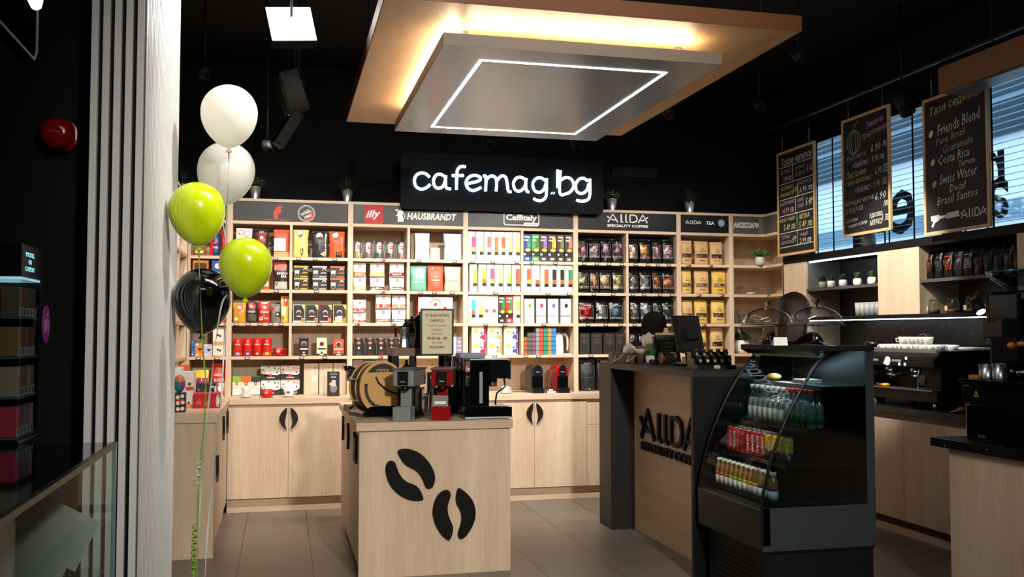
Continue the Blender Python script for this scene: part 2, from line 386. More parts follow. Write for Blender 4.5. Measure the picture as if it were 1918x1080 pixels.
def unit(i, x0, x1, label, mid=None, rows=5, sign=None, back=YB - .01, group='back wall shelving bays', full_rows=True):
    t = thing('shelf_unit', label, 'shelf unit', ((x0 + x1)/2, YS, ZCN), 0, group); cx = (x0 + x1)/2; d = back - YS; th = .0225
    L = lambda x: x - cx
    for s, xx in ((0, x0), (1, x1)): 
        a, b = (L(xx), L(xx) + th) if s == 0 else (L(xx) - th, L(xx))
        B().box(a, b, 0, d, 0, ZT - ZCN).build('side_panel', WOODV, t, bevel=.0012)
    a, b = L(x0) + th, L(x1) - th
    B().box(a, b, d - .012, d, 0, ZT - ZCN - .02).build('back_panel', mat('dark_back_panel', (44, 38, 34), .5) if i == 4 else WOODV, t)
    B().box(a, b, 0, d - .012, ZT - ZCN - .024, ZT - ZCN).build('top_board', WOODX, t)
    for k, z in enumerate(ZS[:rows]):
        B().box(a, b, 0, d - .012, z - ZCN - .026, z - ZCN).build('shelf', WOODX, t, bevel=.0012)
    if mid is not None:
        zlo = 0 if i in (4,) else ZS[4] - ZCN
        for k in range(len(ZS) - 1):
            B().box(L(mid) - .0115, L(mid) + .0115, .001, d - .012, ZS[k + 1] - ZCN, ZS[k] - ZCN - .026).build('divider', WOODV, t)
        if zlo == 0: B().box(L(mid) - .0115, L(mid) + .0115, .001, d - .012, 0, ZS[4] - ZCN - .026).build('divider', WOODV, t)
    if sign is not None:
        sp = B().box(a, b, .006, .02, ZS[0] - ZCN, ZT - ZCN - .024).build('sign_panel', sign, t)
        return t, sp, (a, b, ZS[0] - ZCN, ZT - ZCN - .024)
    return t, None, (a, b, 0, 0)
def onsign(x, z, t): return Mx((x - t.location.x, .0045, z - ZCN))
# unit 0: corner bay, units 1-5 bays with signs
u0, sp, bx = unit(0, POST[0], POST[1], 'narrow corner shelf bay left of the black and green balloons', None, 5, SIGND)
u1, sp1, _ = unit(1, POST[1], POST[2], 'shelf bay under grey sign with red head logo and round seal', .072, 5, SIGNL)
u2, sp2, _ = unit(2, POST[2], POST[3], 'shelf bay under black sign with red square logo', 1.108, 5, SIGNG)
u3, sp3, _ = unit(3, POST[3], POST[4], 'shelf bay of capsule boxes under outlined logo sign', 2.1685, 5, SIGNG)
u4, sp4, _ = unit(4, POST[4], POST[5], 'shelf bay of foil pouches under speciality coffee sign', 3.206, 5, SIGND)
u5, sp5, _ = unit(5, POST[5], POST[6], 'narrow shelf bay of kraft bags under tea sign', None, 5, SIGNN)
def sgp(px, py): return atY(px, py, YS)
# logos (sub-parts of the sign panels)
def logo(sp, u, name, b, mats):
    o = b.build(name, mats, sp); return o
def poly_px(pts, M0, u):  # photo outline -> unit coordinates on the sign face
    out = []
    for p in pts:
        q = atY(p[0], p[1], YS); out.append((q.x - u.location.x, q.z - ZCN))
    return out
I4 = lambda: Mx((0, .0045, 0))
b = B(); b.flat(poly_px([(512, 402), (514, 393), (520, 386), (527, 384), (529, 388), (526, 391), (528, 396), (522, 400), (520, 404), (521, 408), (516, 411), (513, 406)], None, u1), I4())
q = sgp(518, 411.5); b.text('Julius Meinl', onsign(q.x, q.z, u1), .205, .02)
logo(sp1, u1, 'logo', b, INKR)
b = B(); q = sgp(574, 399.5); M = onsign(q.x, q.z, u1)
for r, w_ in ((.072, .004), (.062, .002)): stroke(b, circ(r, 32), w_, M, 0, True)
b.text('CAFFÈ', M @ Matrix.Translation((0, .028, .0003)) @ Matrix.Rotation(.4, 4, 'Z'), .05, .014); b.text('VERGNANO', M @ Matrix.Translation((-.003, .006, .0003)) @ Matrix.Rotation(.4, 4, 'Z'), .098, .024, 0, .015)
b.flat([(.057*math.cos(a), .057*math.sin(a)) for a in [(-.38*PI + PI*.0 + .4 + k*PI*.055 - PI*.36) for k in range(15)]], M, 1)
b.text('1882', M @ Matrix.Translation((.012, -.024, .0005)) @ Matrix.Rotation(.4, 4, 'Z'), .065, .022, 0, .02)
logo(sp1, u1, 'logo', b, [INK, INKR])
b = B(); q0, q1 = sgp(682.5, 419), sgp(718, 385); M = onsign((q0.x + q1.x)/2, (q0.z + q1.z)/2, u2); hw, hh = (q1.x - q0.x)/2, (q1.z - q0.z)/2
b.flat([(-hw, -hh), (hw, -hh), (hw, hh), (-hw, hh)], M, 0); b.text('illy', M @ Matrix.Translation((-.004, 0, .0004)) @ Matrix.Rotation(.1, 4, 'Z'), .135, .085, 1, .02, .35)
logo(sp2, u2, 'logo', b, [mat('logo_red', (178, 22, 24), .5), INK])
b = B(); b.flat(poly_px([(745, 415), (745, 404), (741, 404), (745, 400), (744, 397), (749, 393), (754, 395), (756, 399), (754, 402), (756, 415)], None, u2), I4())
b.flat(poly_px([(739, 393), (744, 391), (747, 394), (744, 395)], None, u2), I4())
stroke(b, poly_px([(755, 401), (758, 401), (758, 408), (755, 410)], None, u2), .006, I4(), 0)
q = sgp(809, 405.5); b.text('HAUSBRANDT', onsign(q.x, q.z, u2), .455, .062, 0, .035, .22, 1.05)
logo(sp2, u2, 'logo', b, INK)
b = B(); q = sgp(977, 409.5); M = onsign(q.x, q.z, u3); stroke(b, rrect(.335, .118, .018), .009, M, 0, True)
b.text('Caffitaly', M @ Matrix.Translation((0, .004, 0)), .30, .072, 0, .035)
q2 = sgp(995, 420); M2 = onsign(q2.x, q2.z, u3); b.flat(rrect(.145, .032, .012), M2 @ Matrix.Translation((0, 0, .0004))); b.text('system', M2 @ Matrix.Translation((0, 0, .0009)), .11, .018, 1)
for k, dx in ((2, 0), (3, .014)): b.flat([(dx + .045, .055), (dx + .055, .055), (dx + .09, .085), (dx + .08, .085)], M @ Matrix.Translation((0, 0, .0008)), k)
logo(sp3, u3, 'logo', b, [INK, SIGNL, C((60, 120, 60)), INKR])
def allda(b, M, w, h, m=0, sw=.13, parts='ALLDA'):
    """the wordmark with pointed, barred letters; drawn as bands: w x h box centred at M"""
    X = lambda u, v: (-w/2 + u*w, -h/2 + v*h); s = sw*h*1.25
    def A(x0, x1, mir):
        xm = (x0 + x1)/2; k = -1 if mir else 1; xl, xr = (x0, x1) if not mir else (x1, x0)
        stroke(b, [X(xl, 0), X(xm, 1), X(xr, 0)], s, M, m)
        stroke(b, [X(xl - .02*k, .72), X(xl + .055*k, .46), X(xm + .0*k, .28), X(xr - .06*k, .30)], s*.85, M, m)
    A(.0, .25, False)
    stroke(b, [X(.335, 1), X(.335, .06), X(.385, .06)], s, M, m); stroke(b, [X(.455, 1), X(.455, .06), X(.505, .06)], s, M, m)
    stroke(b, [X(.56, .06), X(.56, .95), X(.66, .95), X(.72, .82), X(.74, .5), X(.72, .18), X(.66, .06)], s, M, m, True)
    A(.77, 1.0, True)
b = B(); q = sgp(1176, 409); allda(b, onsign(q.x, q.z, u4), .40, .078); q = sgp(1176, 423); b.text('SPECIALITY COFFEE', onsign(q.x, q.z, u4), .415, .026, 0, .03)
logo(sp4, u4, 'logo', b, INK)
b = B(); q = sgp(1299, 416); allda(b, onsign(q.x, q.z, u5), .16, .034); q = sgp(1330.5, 417.5); b.text('TEA', onsign(q.x, q.z, u5), .09, .032, 0, .03)
q = sgp(1351.5, 417.5); M = onsign(q.x, q.z, u5); b.flat(circ(.036), M, 1); b.text('HERBAL', M @ Matrix.Translation((0, .004, .0005)), .045, .01, 0); b.text('TEA', M @ Matrix.Translation((0, -.012, .0005)), .02, .008, 0)
logo(sp5, u5, 'logo', b, [INK, C((150, 160, 176))])
# unit 6: L-shaped accessories corner
XR = 4.64                                                           # front plane of the right-hand cupboards
u6 = thing('corner_shelf_unit', 'L shaped corner shelf bay under the grey accessories sign', 'shelf unit', (4.29, YS, ZCN)); YE = 8.20
L6 = lambda x: x - 4.29
def lpoly(inset=0): return [(0.0225, inset), (XR - 4.29 - .03, inset), (XR - 4.29 + inset, -.03), (XR - 4.29 + inset, YE - YS), (XW - 4.37, YE - YS), (XW - 4.37, YB - YS - .012), (.0225, YB - YS - .012)]
for k, z in enumerate(ZS): B().prism(lpoly(), 'z', z - ZCN - .026, z - ZCN).build('shelf', WOODX, u6)
B().prism(lpoly(), 'z', ZT - ZCN - .024, ZT - ZCN).build('top_board', WOODX, u6)
B().box(0, .0225, 0, YB - YS - .01, 0, ZT - ZCN).build('side_panel', WOODV, u6)
B().box(XR - 4.29, XW - 4.375, YE - YS - .0225, YE - YS, 0, ZT - ZCN).build('side_panel', WOODV, u6)
B().box(.0225, XW - 4.375, YB - YS - .012, YB - YS - .002, 0, ZT - ZCN).build('back_panel', WOODV, u6)
B().box(XW - 4.375, XW - 4.363, YE - YS, YB - YS - .012, 0, ZT - ZCN).build('back_panel', WOODY, u6)
inner = [(.0225, .004), (XR - 4.29 - .05, .004), (XR - 4.29 - .012, -.012), (XR - 4.29 + .004, -.05), (XR - 4.29 + .004, YE - YS)]
outer = [(p[0] + (.012 if i > 1 else 0), p[1] + .012 if i < 3 else p[1]) for i, p in enumerate(inner)]
sgn = B(); z0, z1 = ZS[0] - ZCN, ZT - ZCN - .024
n_ = len(inner); vv = [(p[0], p[1], z) for z in (z0, z1) for p in inner]; sgn.add(vv, [(i, i + 1, n_ + i + 1, n_ + i) for i in range(n_ - 1)])
vv = [(p[0] + .002, p[1] + .012, z) for z in (z0, z1) for p in inner]; sgn.add(vv, [(i + 1, i, n_ + i, n_ + i + 1) for i in range(n_ - 1)])
sg6 = sgn.build('sign_panel', SIGNM, u6)
b = B(); tx = 'АКСЕСОАРИ'; M = Mx((.165, .002, (z0 + z1)/2 - .0)); b.text('АКСЕСОАРИ', M, .27, .058, 0, .035); logo(sg6, u6, 'logo', b, INK)
# left-hand wall shelving, seen along its front edges
XLF = -.79
ul = thing('wall_shelf_unit', 'light wood shelving along the left wall behind the balloons', 'shelf unit', (XLF, 7.6, ZCN + .001))
for yy in (6.72, 7.3, 7.9, 8.52): B().box(-.33, 0, yy - 7.6 - .011, yy - 7.6 + .011, 0, ZT - ZCN).build('side_panel', WOODV, ul)
for a in (6.731, 7.311, 7.911):
    bb = {6.731: 7.289, 7.311: 7.889, 7.911: 8.509}[a]
    for z in ZS + [ZT]: B().box(-.33, 0, a - 7.6, bb - 7.6, z - ZCN - .024, z - ZCN).build('shelf', WOODY, ul)
B().box(-.342, -.331, 6.72 - 7.6, 8.52 - 7.6, 0, ZT - ZCN).build('back_panel', WOODY, ul)
B().box(-.02, -.006, 6.731 - 7.6, 8.509 - 7.6, ZS[0] - ZCN, ZT - ZCN - .024).build('sign_panel', SIGND, ul)

# ---------------------------------------------------------------- base cabinets and worktops
HNDL = mat('dark_bronze_handle', (26, 15, 11), .35)
def bean_half(h, wd, n=14):
    """half coffee bean: outer arc, inner S-shaped edge (x to the outside)"""
    out = [(wd*math.sin(PI*i/n)**.8 if 0 < i < n else 0, -h/2 + h*i/n) for i in range(n + 1)]
    inn = [(wd*.20*math.sin(PI*i/n) + wd*.10*math.sin(2*PI*i/n), -h/2 + h*i/n) for i in range(n, -1, -1)]
    return out + inn[1:-1]
YC = 8.27                                                           # cabinet fronts
def base_cab(x0, x1, label, doors=2, drawers=0, depth=.62, group='back wall base cabinets'):
    cx = (x0 + x1)/2; t = thing('base_cabinet', label, 'cabinet', (cx, YC, 0), 0, group); hw = (x1 - x0)/2
    B().box(-hw, hw, .02, depth, .11, ZCN - .05).build('body', WOODV, t)
    B().box(-hw, hw, .045, .06, 0, .11).build('plinth', WOODX, t)
    B().box(-hw, hw, .03, .045, 0, .045).build('plinth_strip', WOODX, t)
    if doors:
        wd = 2*hw/doors
        for k in range(doors):
            a = -hw + k*wd + .0015; d = B().box(a, a + wd - .003, 0, .019, .115, ZCN - .075).build('door', WOODV, t, bevel=.001)
            sgn_ = -1 if k == 0 else 1
            hx = (a + wd - .003 - .013) if k == 0 else a + .013
            pl = [(hx + sgn_*px_, .775 + pz_) for px_, pz_ in bean_half(.185, .062)]
            B().prism(pl, 'y', -.018, -.0005).build('handle', HNDL, d, bevel=.003)
    else:
        z = .115
        for hh in [.55, .2][:drawers]:
            B().box(-hw + .0015, hw - .0015, 0, .019, z, z + hh - .003).build('drawer', WOODV, t); z += hh
    return t
base_cab(-.43, .56, 'two door wood cabinet with bean handles under bust sign, left of island')
base_cab(.56, 1.715, 'two door wood cabinet hidden behind the island counter')
base_cab(1.715, 2.70, 'two door wood cabinet with bean handles right of the island')
base_cab(2.70, 3.5, 'wood drawer cabinet beside the black reception counter leg', 0, 2)
base_cab(3.5, 4.42, 'wood drawer cabinet behind the reception counter monitor', 0, 2)
tag(B().box(-1.10, 4.43, YC - .012, YB - .005, ZCN - .05, ZCN).build('worktop', WOODX, bevel=.002), 'long light wood worktop under the back wall shelves', 'worktop')
# left counter
lc = thing('base_cabinet', 'light wood counter cabinet at left under the balloons', 'cabinet', (-.43, 6.68, 0))
B().box(-.70, -.024, .02, 1.55, .0, ZCN - .05).build('body', WOODV, lc)
B().box(-.70, -.0, 0, .02, 0, ZCN - .05).build('end_panel', WOODV, lc)
for k, (a, bb) in enumerate(((.022, .52), (.523, 1.02), (1.023, 1.545))):
    d = B().box(-.02, -.001, a, bb, .1, ZCN - .06).build('door', WOODV, lc)
    hy = bb - .05 if k != 1 else a + .05
    hz = .56 if k == 0 else .77
    B().prism([((a + bb)/2 + (.12 if k else -.05) + y_, hz + z_) for y_, z_ in bean_half(.185, .05)], 'x', .0, .018).build('handle', HNDL, d, bevel=.003)
tag(B().box(-1.13, -.415, 6.665, YC - .014, ZCN - .05, ZCN).build('worktop', WOODY, bevel=.002), 'light wood worktop of the left counter under the red box', 'worktop')

# ---------------------------------------------------------------- island counter with coffee bean emblem
IX0, IX1, IY0, IY1 = .467, 1.417, 5.90, 7.66
isl = thing('island_counter', 'light wood island counter with black coffee bean emblem', 'counter', ((IX0 + IX1)/2, IY0, 0))
hw = (IX1 - IX0)/2
B().box(-hw, hw, 0, .02, 0, ZCN - .05).build('front_panel', WOODV, isl, bevel=.001)
B().box(-hw + .02, hw, .02, IY1 - IY0, .06, ZCN - .05).build('body', WOODV, isl)
B().box(-hw + .05, hw - .03, .05, IY1 - IY0 - .03, 0, .06).build('plinth', EDGEW, isl)
B().box(-hw - .02, hw + .012, -.02, IY1 - IY0, ZCN - .05, ZCN).build('counter_top', WOODX, isl, bevel=.002)
EM = [[(420, 283), (455, 270), (500, 272), (560, 295), (610, 340), (645, 395), (660, 445), (655, 490), (640, 520), (610, 522), (597, 505), (580, 460), (555, 420), (520, 395), (480, 378), (450, 345), (430, 310)],
      [(345, 385), (360, 352), (385, 345), (408, 358), (420, 400), (445, 450), (485, 485), (535, 500), (565, 530), (585, 580), (585, 595), (545, 600), (490, 592), (430, 560), (380, 510), (352, 450)],
      [(735, 527), (757, 545), (757, 575), (740, 620), (737, 670), (752, 715), (773, 760), (772, 800), (755, 845), (740, 848), (705, 820), (670, 770), (648, 710), (643, 660), (655, 600), (685, 550)],
      [(805, 520), (820, 520), (870, 560), (905, 610), (917, 670), (910, 730), (880, 790), (845, 835), (820, 842), (803, 825), (805, 795), (822, 750), (828, 700), (820, 660), (797, 625), (790, 590), (795, 545)]]
def smooth_poly(P, it=1):
    for _ in range(it):
        Q = []
        for i in range(len(P)):
            a, c = P[i], P[(i + 1) % len(P)]
            Q += [(.75*a[0] + .25*c[0], .75*a[1] + .25*c[1]), (.25*a[0] + .75*c[0], .25*a[1] + .75*c[1])]
        P = Q
    return P
EMB = mat('black_brown_emblem', (13, 9, 7), .6, spec=.2)
for P in EM:
    pl = []
    for x, y in smooth_poly(P): q = atY(620 + x/3.375, 760 + y/3.375, IY0 - .02); pl.append((q.x - isl.location.x, q.z))
    B().prism(pl, 'y', -.02, -.0).build('bean_emblem', EMB, isl, bevel=.002)
for k in range(3):
    a = .03 + k*.57; d = B().box(-hw - .0, -hw + .019, a, a + .565, .07, ZCN - .055).build('door', WOODV, isl)
    for s in ((.10, .25) if k == 0 else (.3,)):
        B().prism([(a + s + y_*(1 if s < .2 else -1), .77 + z_) for y_, z_ in bean_half(.185, .055)], 'x', -hw - .018, -hw).build('handle', HNDL, d, bevel=.003)

# ---------------------------------------------------------------- reception counter (black frame, recessed wood front)
rc = thing('reception_counter', 'black framed reception counter with recessed wood front and raised lettering', 'counter', (2.45, 5.42, 0))
RL, RZ = 1.77, 1.262
B().box(0, .62, 0, RL, RZ - .04, RZ).build('counter_top', LAM, rc, bevel=.001)
B().box(0, .62, RL - .27, RL, 0, RZ - .04).build('leg', LAM, rc, bevel=.001)
B().box(0, .60, 0, .035, 0, RZ - .04).build('end_panel', LAMD, rc, bevel=.001)
fp = B().box(.19, .21, .035, RL - .27, .0, RZ - .04).build('front_panel', WOODY, rc)
B().box(.58, .60, .035, RL - .27, .0, RZ - .04).build('back_panel', WOODY, rc)
def rpx(px, py): q = atX(px, py, 2.64); return q
b = B()
q0 = rpx(1204, 812); q1 = rpx(1232, 819)
zt, zb = rpx(1217, 769).z, rpx(1217, 812).z - .0
y_l = rpx(1204, 812).y; w_full = (y_l - rpx(1297, 800).y)*1.13
# the wordmark is thick boards: build flat bands then give them depth
fb = B(); allda(fb, Matrix.Identity(4), w_full, .205, 0, .14)
def solid(fb, M, dep, out, m=0):
    n = len(fb.v); V = [M @ Vector((v[0], v[1], 0)) for v in fb.v] + [M @ Vector((v[0], v[1], dep)) for v in fb.v]
    F = []
    from collections import Counter
    ec = Counter()
    for f in fb.f:
        F.append(tuple(n + i for i in f)); F.append(tuple(reversed(f)))
        for i in range(len(f)): ec[tuple(sorted((f[i], f[(i + 1) % len(f)])))] += 1
    for f in fb.f:
        for i in range(len(f)):
            a, c = f[i], f[(i + 1) % len(f)]
            if ec[tuple(sorted((a, c)))] == 1: F.append((a, c, n + c, n + a))
    out.add(V, F, m)
cz = rpx(1217, 798).z
solid(fb, Mx((.19, y_l - w_full/2 - 5.42, cz + .01), 'left'), .02, b)
fb = B(); wt = w_full*1.02; fb.text('SPECIALITY COFFEE', Matrix.Identity(4), wt, .062, 0, .03)
solid(fb, Mx((.19, y_l - wt/2 - 5.42, rpx(1217, 840).z + .012), 'left'), .02, b)
b.build('lettering', mat('dark_brown_letters', (18, 11, 8), .6, spec=.25), fp)

# ---------------------------------------------------------------- neon sign over the shelves
YN = 8.497
n0, n1 = atY(750, 391, YN), atY(1130, 305, YN)
ncx, nw = (n0.x + n1.x)/2, n1.x - n0.x; nz0, nz1 = n0.z + .004, n1.z + .02
ns = thing('neon_sign', 'black box sign with glowing white neon lettering above the shelves', 'sign', (ncx, YN, nz0))
B().prism([(p[0], p[1] + (nz1 - nz0)/2) for p in rrect(nw, nz1 - nz0, .05)], 'y', 0, .055).build('sign_box', mat('sign_matt_black', (4, 7, 11), .6, spec=.15), ns)
for s in (-.6, .6): B().cyl((s, .028, nz1 - nz0), .004, ZC - nz1, 6).build('hanging_rod', BLKM, ns)
nc = lambda px, py: (atY(px, py, YN).x - ncx, atY(px, py, YN).z - nz0)
NEONP = [  # strokes of each letter, in crop pixels of the photo (740,290, x4.795)
 [[(305, 205), (270, 175), (225, 168), (185, 190), (168, 240), (185, 290), (230, 312), (275, 300), (310, 270)]],
 [[(440, 200), (400, 178), (360, 190), (340, 235), (350, 285), (385, 305), (425, 285), (445, 240)], [(450, 190), (447, 250), (455, 300), (495, 310)]],
 [[(628, 112), (585, 110), (555, 140), (548, 200), (545, 318)], [(505, 190), (610, 190)]],
 [[(645, 262), (740, 240), (760, 210), (715, 188), (665, 200), (632, 245), (645, 300), (690, 325), (740, 310), (765, 295)]],
 [[(785, 195), (810, 205), (805, 330)], [(810, 230), (850, 195), (890, 205), (905, 250), (900, 330)], [(905, 240), (945, 195), (985, 205), (1000, 270), (1010, 330), (1035, 335)]],
 [[(1160, 225), (1120, 205), (1080, 215), (1055, 260), (1070, 315), (1110, 330), (1150, 300), (1165, 255)], [(1170, 215), (1165, 280), (1175, 330), (1195, 338)]],
 [[(1340, 235), (1300, 210), (1255, 220), (1228, 265), (1245, 325), (1290, 340), (1330, 310), (1345, 260)], [(1352, 215), (1350, 320), (1345, 380), (1310, 412), (1265, 412), (1235, 395)]],
 [[(1395, 345), (1400, 350)], [(1416, 347), (1420, 350)]],
 [[(1450, 140), (1450, 300)], [(1475, 145), (1470, 345), (1520, 355), (1570, 330), (1595, 275), (1570, 220), (1520, 208), (1475, 235)]],
 [[(1720, 240), (1685, 215), (1640, 225), (1612, 275), (1625, 335), (1670, 350), (1712, 320), (1728, 265)], [(1738, 220), (1740, 330), (1730, 395), (1690, 418), (1645, 418), (1620, 408)]]]
def catmull(P, k=4):
    if len(P) < 3: return P
    out = []
    for i in range(len(P) - 1):
        p0, p1, p2, p3 = P[max(i - 1, 0)], P[i], P[i + 1], P[min(i + 2, len(P) - 1)]
        for j in range(k):
            t = j/k; out.append(tuple(.5*((2*p1[d]) + (-p0[d] + p2[d])*t + (2*p0[d] - 5*p1[d] + 4*p2[d] - p3[d])*t*t + (-p0[d] + 3*p1[d] - 3*p2[d] + p3[d])*t**3) for d in range(len(p1))))
    return out + [P[-1]]
for L_ in NEONP:
    b = B()
    for S in L_:
        pts = []
        for x, y in catmull(S): a = nc(740 + x/4.795, 290 + y/4.795); pts.append((a[0], -.035, a[1]))
        b.tube(pts, .0128, 8)
    b.build('neon_letter', NEON, ns)
# backlight strip of the sign letters is the neon itself
# ---------------------------------------------------------------- goods on the shelves
class Goods:
    """one pack: a surface map S(u,v) of its front and flat print laid onto it"""
    def __init__(s): s.mats = []; s.b = B()
    def mi(s, m):
        if m not in s.mats: s.mats.append(m)
        return s.mats.index(m)
def put(b, mi, S, dec, w, h):
    eps = .0009
    def P(u, v, k): x, y, z = S(min(max(u, 0), 1), min(max(v, 0), 1)); return (x, y - eps*(k + 1), z)
    for k, d in enumerate(dec):
        t = d[0]; k = k*.45
        if t == 'r':
            _, u0, v0, u1, v1, m = d; nu, nv = (5, 5) if S.curved else (1, 1)
            V = [P(u0 + (u1 - u0)*i/nu, v0 + (v1 - v0)*j/nv, k) for j in range(nv + 1) for i in range(nu + 1)]
            b.add(V, [(j*(nu + 1) + i, j*(nu + 1) + i + 1, (j + 1)*(nu + 1) + i + 1, (j + 1)*(nu + 1) + i) for j in range(nv) for i in range(nu)], mi(m), S.curved)
        elif t == 'o':
            _, u, v, r, m = d[:5]; ry = r*w/h if len(d) < 6 else d[5]; n = 16
            V = [P(u, v, k)] + [P(u + r*math.cos(2*PI*i/n), v + ry*math.sin(2*PI*i/n), k) for i in range(n)]
            b.add(V, [(0, i + 1, (i + 1) % n + 1) for i in range(n)], mi(m), S.curved)
        elif t == 'p': b.add([P(u, v, k) for u, v in d[1]], [tuple(range(len(d[1])))], mi(d[2]))
        elif t == 'f':                                              # thin rectangular outline
            _, u0, v0, u1, v1, lw, m = d; lv = lw*w/h
            put(b, mi, S, [('r', u0, v0, u1, v0 + lv, m), ('r', u0, v1 - lv, u1, v1, m), ('r', u0, v0, u0 + lw, v1, m), ('r', u1 - lw, v0, u1, v1, m)], w, h)
        elif t == 't':
            _, s_, u, v, wf, hf, m = d[:7]; rot = len(d) > 7 and d[7]
            vs_, fs, asp = text_mesh(s_, .02, 0, 1, 1)
            if rot: V = [P(u - (y - .5)*hf, v + (x - .5)*wf*1.0, k) for x, y in vs_]
            else: V = [P(u + (x - .5)*wf, v + (y - .5)*hf, k) for x, y in vs_]
            b.add(V, fs, mi(m))
def sub(o, name, b, mats): return b.build(name, mats, o)
def make_bag(root, w, h, d, body, dec, crumple=.004, seal=True, kraft=False, seed=0, sealmat=None):
    def Dp(v): return d*(.86 + .14*min(v/.2, 1) if v < .2 else 1)*(1 - max(0, (v - .5)/.5)**1.5*.92)
    def Wd(v): return w*(1 - .05*math.sin(PI*min(v/.9, 1)))
    def S(u, v):
        x = (u - .5)*Wd(v); y = -Dp(v)/2*(1 - .45*(2*u - 1)**2)
        n = noise.noise((u*3.1 + seed, v*4.3, seed*.7))*crumple*1.6 + noise.noise((u*9 + seed, v*11, seed))*crumple*.5
        return (x + n*.5, y + n - d*.5 + d*.5, v*h)
    S.curved = True
    nu, nv = 8, 12; vm = .93 if seal else 1.0; V = []; F = []
    for j in range(nv + 1):
        v = vm*j/nv
        fr = [S(i/nu, v) for i in range(nu + 1)]; bk = [(x, -y*.9, z) for x, y, z in reversed(fr)]
        V += fr + bk
    n = 2*(nu + 1)
    for j in range(nv):
        for i in range(n): F.append((j*n + i, j*n + (i + 1) % n, (j + 1)*n + (i + 1) % n, (j + 1)*n + i))
    F.append(tuple(range(n))[::-1]); F.append(tuple(nv*n + i for i in range(n)))
    b = B().add(V, F, 0, True); sub(root, 'pouch', b, body)
    if seal:
        V = [S(i/nu, vm) for i in range(nu + 1)] + [(S(i/nu, vm)[0], S(i/nu, vm)[1]*.4 + .002, h) for i in range(nu + 1)]
        b = B().add(V, [(i, i + 1, nu + 2 + i, nu + 1 + i) for i in range(nu)], 0, True)
        b.add([(x, -y*.9, z) for x, y, z in V], [(i + 1, i, nu + 1 + i, nu + 2 + i) for i in range(nu)], 0, True); sub(root, 'top_seal', b, sealmat or body)
    if dec:
        ms = []; b = B()
        def mi(m):
            if m not in ms: ms.append(m)
            return ms.index(m)
        put(b, mi, S, dec, w, h); sub(root, 'label', b, ms)
def box_mesh(w, h, d, body, dec, side=None):
    def S(u, v): return (-w/2 + u*w, -d/2, v*h)
    S.curved = False; ms = [body]; b = B().box(-w/2, w/2, -d/2, d/2, 0, h, 0)
    def mi(m):
        if m not in ms: ms.append(m)
        return ms.index(m)
    put(b, mi, S, dec, w, h)
    if side: b.add([(-w/2 - .0006, -d/2, 0), (-w/2 - .0006, d/2, 0), (-w/2 - .0006, d/2, h), (-w/2 - .0006, -d/2, h)], [(0, 3, 2, 1)], mi(side))
    return b, ms
def can_parts(root, r, h, body, dec, lid=STEEL, lidh=.10, n=20):
    hb = h*(1 - lidh)
    def S(u, v): a = (u - .5)*PI; return (r*math.sin(a), -r*math.cos(a), v*hb)
    S.curved = True; ms = [body]; b = B().lathe([(r*.97, 0), (r, .004), (r, hb - .003), (r*.985, hb)], n=n)
    def mi(m):
        if m not in ms: ms.append(m)
        return ms.index(m)
    put(b, mi, S, dec, 2*r, hb); sub(root, 'can_body', b, ms)
    sub(root, 'lid', B().lathe([(r*.99, hb), (r*.99, hb + h*lidh*.4), (r*.8, hb + h*lidh*.7), (r*.72, h), (0, h)], n=n), lid)

ROWZ = {k + 1: z + .0009 for k, z in enumerate(ZS[1:] + [ZCN])}
ROWN = {1: 'top shelf', 2: 'second shelf', 3: 'third shelf', 4: 'fourth shelf', 5: 'counter level'}
COLN = {0: 'corner bay at left', 1: 'left half of bust-logo bay', 2: 'right half of bust-logo bay', 3: 'left half of red-square bay', 4: 'right half of red-square bay',
        5: 'left half of outlined-logo bay', 6: 'right half of outlined-logo bay', 7: 'left half of speciality-coffee bay', 8: 'right half of speciality-coffee bay', 9: 'tea-sign bay', 10: 'accessories corner bay'}
_cnt = {}
def where(col, row, kind=''):
    k = (col, row, kind); _cnt[k] = _cnt.get(k, 0) + 1
    return '%s from left, %s, %s' % (ORD[_cnt[k] - 1], ROWN[row], COLN[col])
def slot(x0, x1, yt, yb, d, Yf=None, z=None, row=1):
    Yf = Yf or YS + .025; a, c = atY(x0, yb, Yf), atY(x1, yb, Yf); s = sc_at((a + c)/2)
    xa, xc, h_ = a.x, c.x, (yb - yt)*s
    for lo, hi in CELLS if row < 5 else CELLS5:
        if lo < (xa + xc)/2 < hi: xa, xc = max(xa, lo + .002), min(xc, hi - .002)
    if z is None and row < 5: h_ = min(h_, ZS[row - 1] - .026 - ROWZ[row] - .004)
    return Vector(((xa + xc)/2, Yf + d/2, ROWZ[row] if z is None else z)), (xc - xa)*.985, h_
def _cells(div):
    out = []
    for i in range(6):
        e = [POST[i] + .0225] + ([MIDS[i] - .0115, MIDS[i] + .0115] if div(i) and MIDS[i] is not None else []) + [POST[i + 1] - .0225]
        out += list(zip(e[0::2], e[1::2]))
    return out
MIDS = [None, .072, 1.108, 2.1685, 3.206, None]
CELLS, CELLS5 = _cells(lambda i: True), _cells(lambda i: i == 4)
_seed = [0]
def bag(col, row, x0, x1, yt, yb, what, body, dec, crumple=.004, d=.085, Yf=None, z=None, seal=True, grp=None, lab=None):
    loc, w_, h_ = slot(x0, x1, yt, yb, d, Yf, z, row); _seed[0] += 1
    t = thing('coffee_bag', lab or ('%s, %s' % (what, where(col, row))), 'coffee bag', loc, random.uniform(-.04, .04), grp or 'coffee bags on %s, %s' % (ROWN[row], COLN[col]))
    make_bag(t, w_, h_, d, body, dec, crumple, seal, seed=_seed[0]*1.37); return t
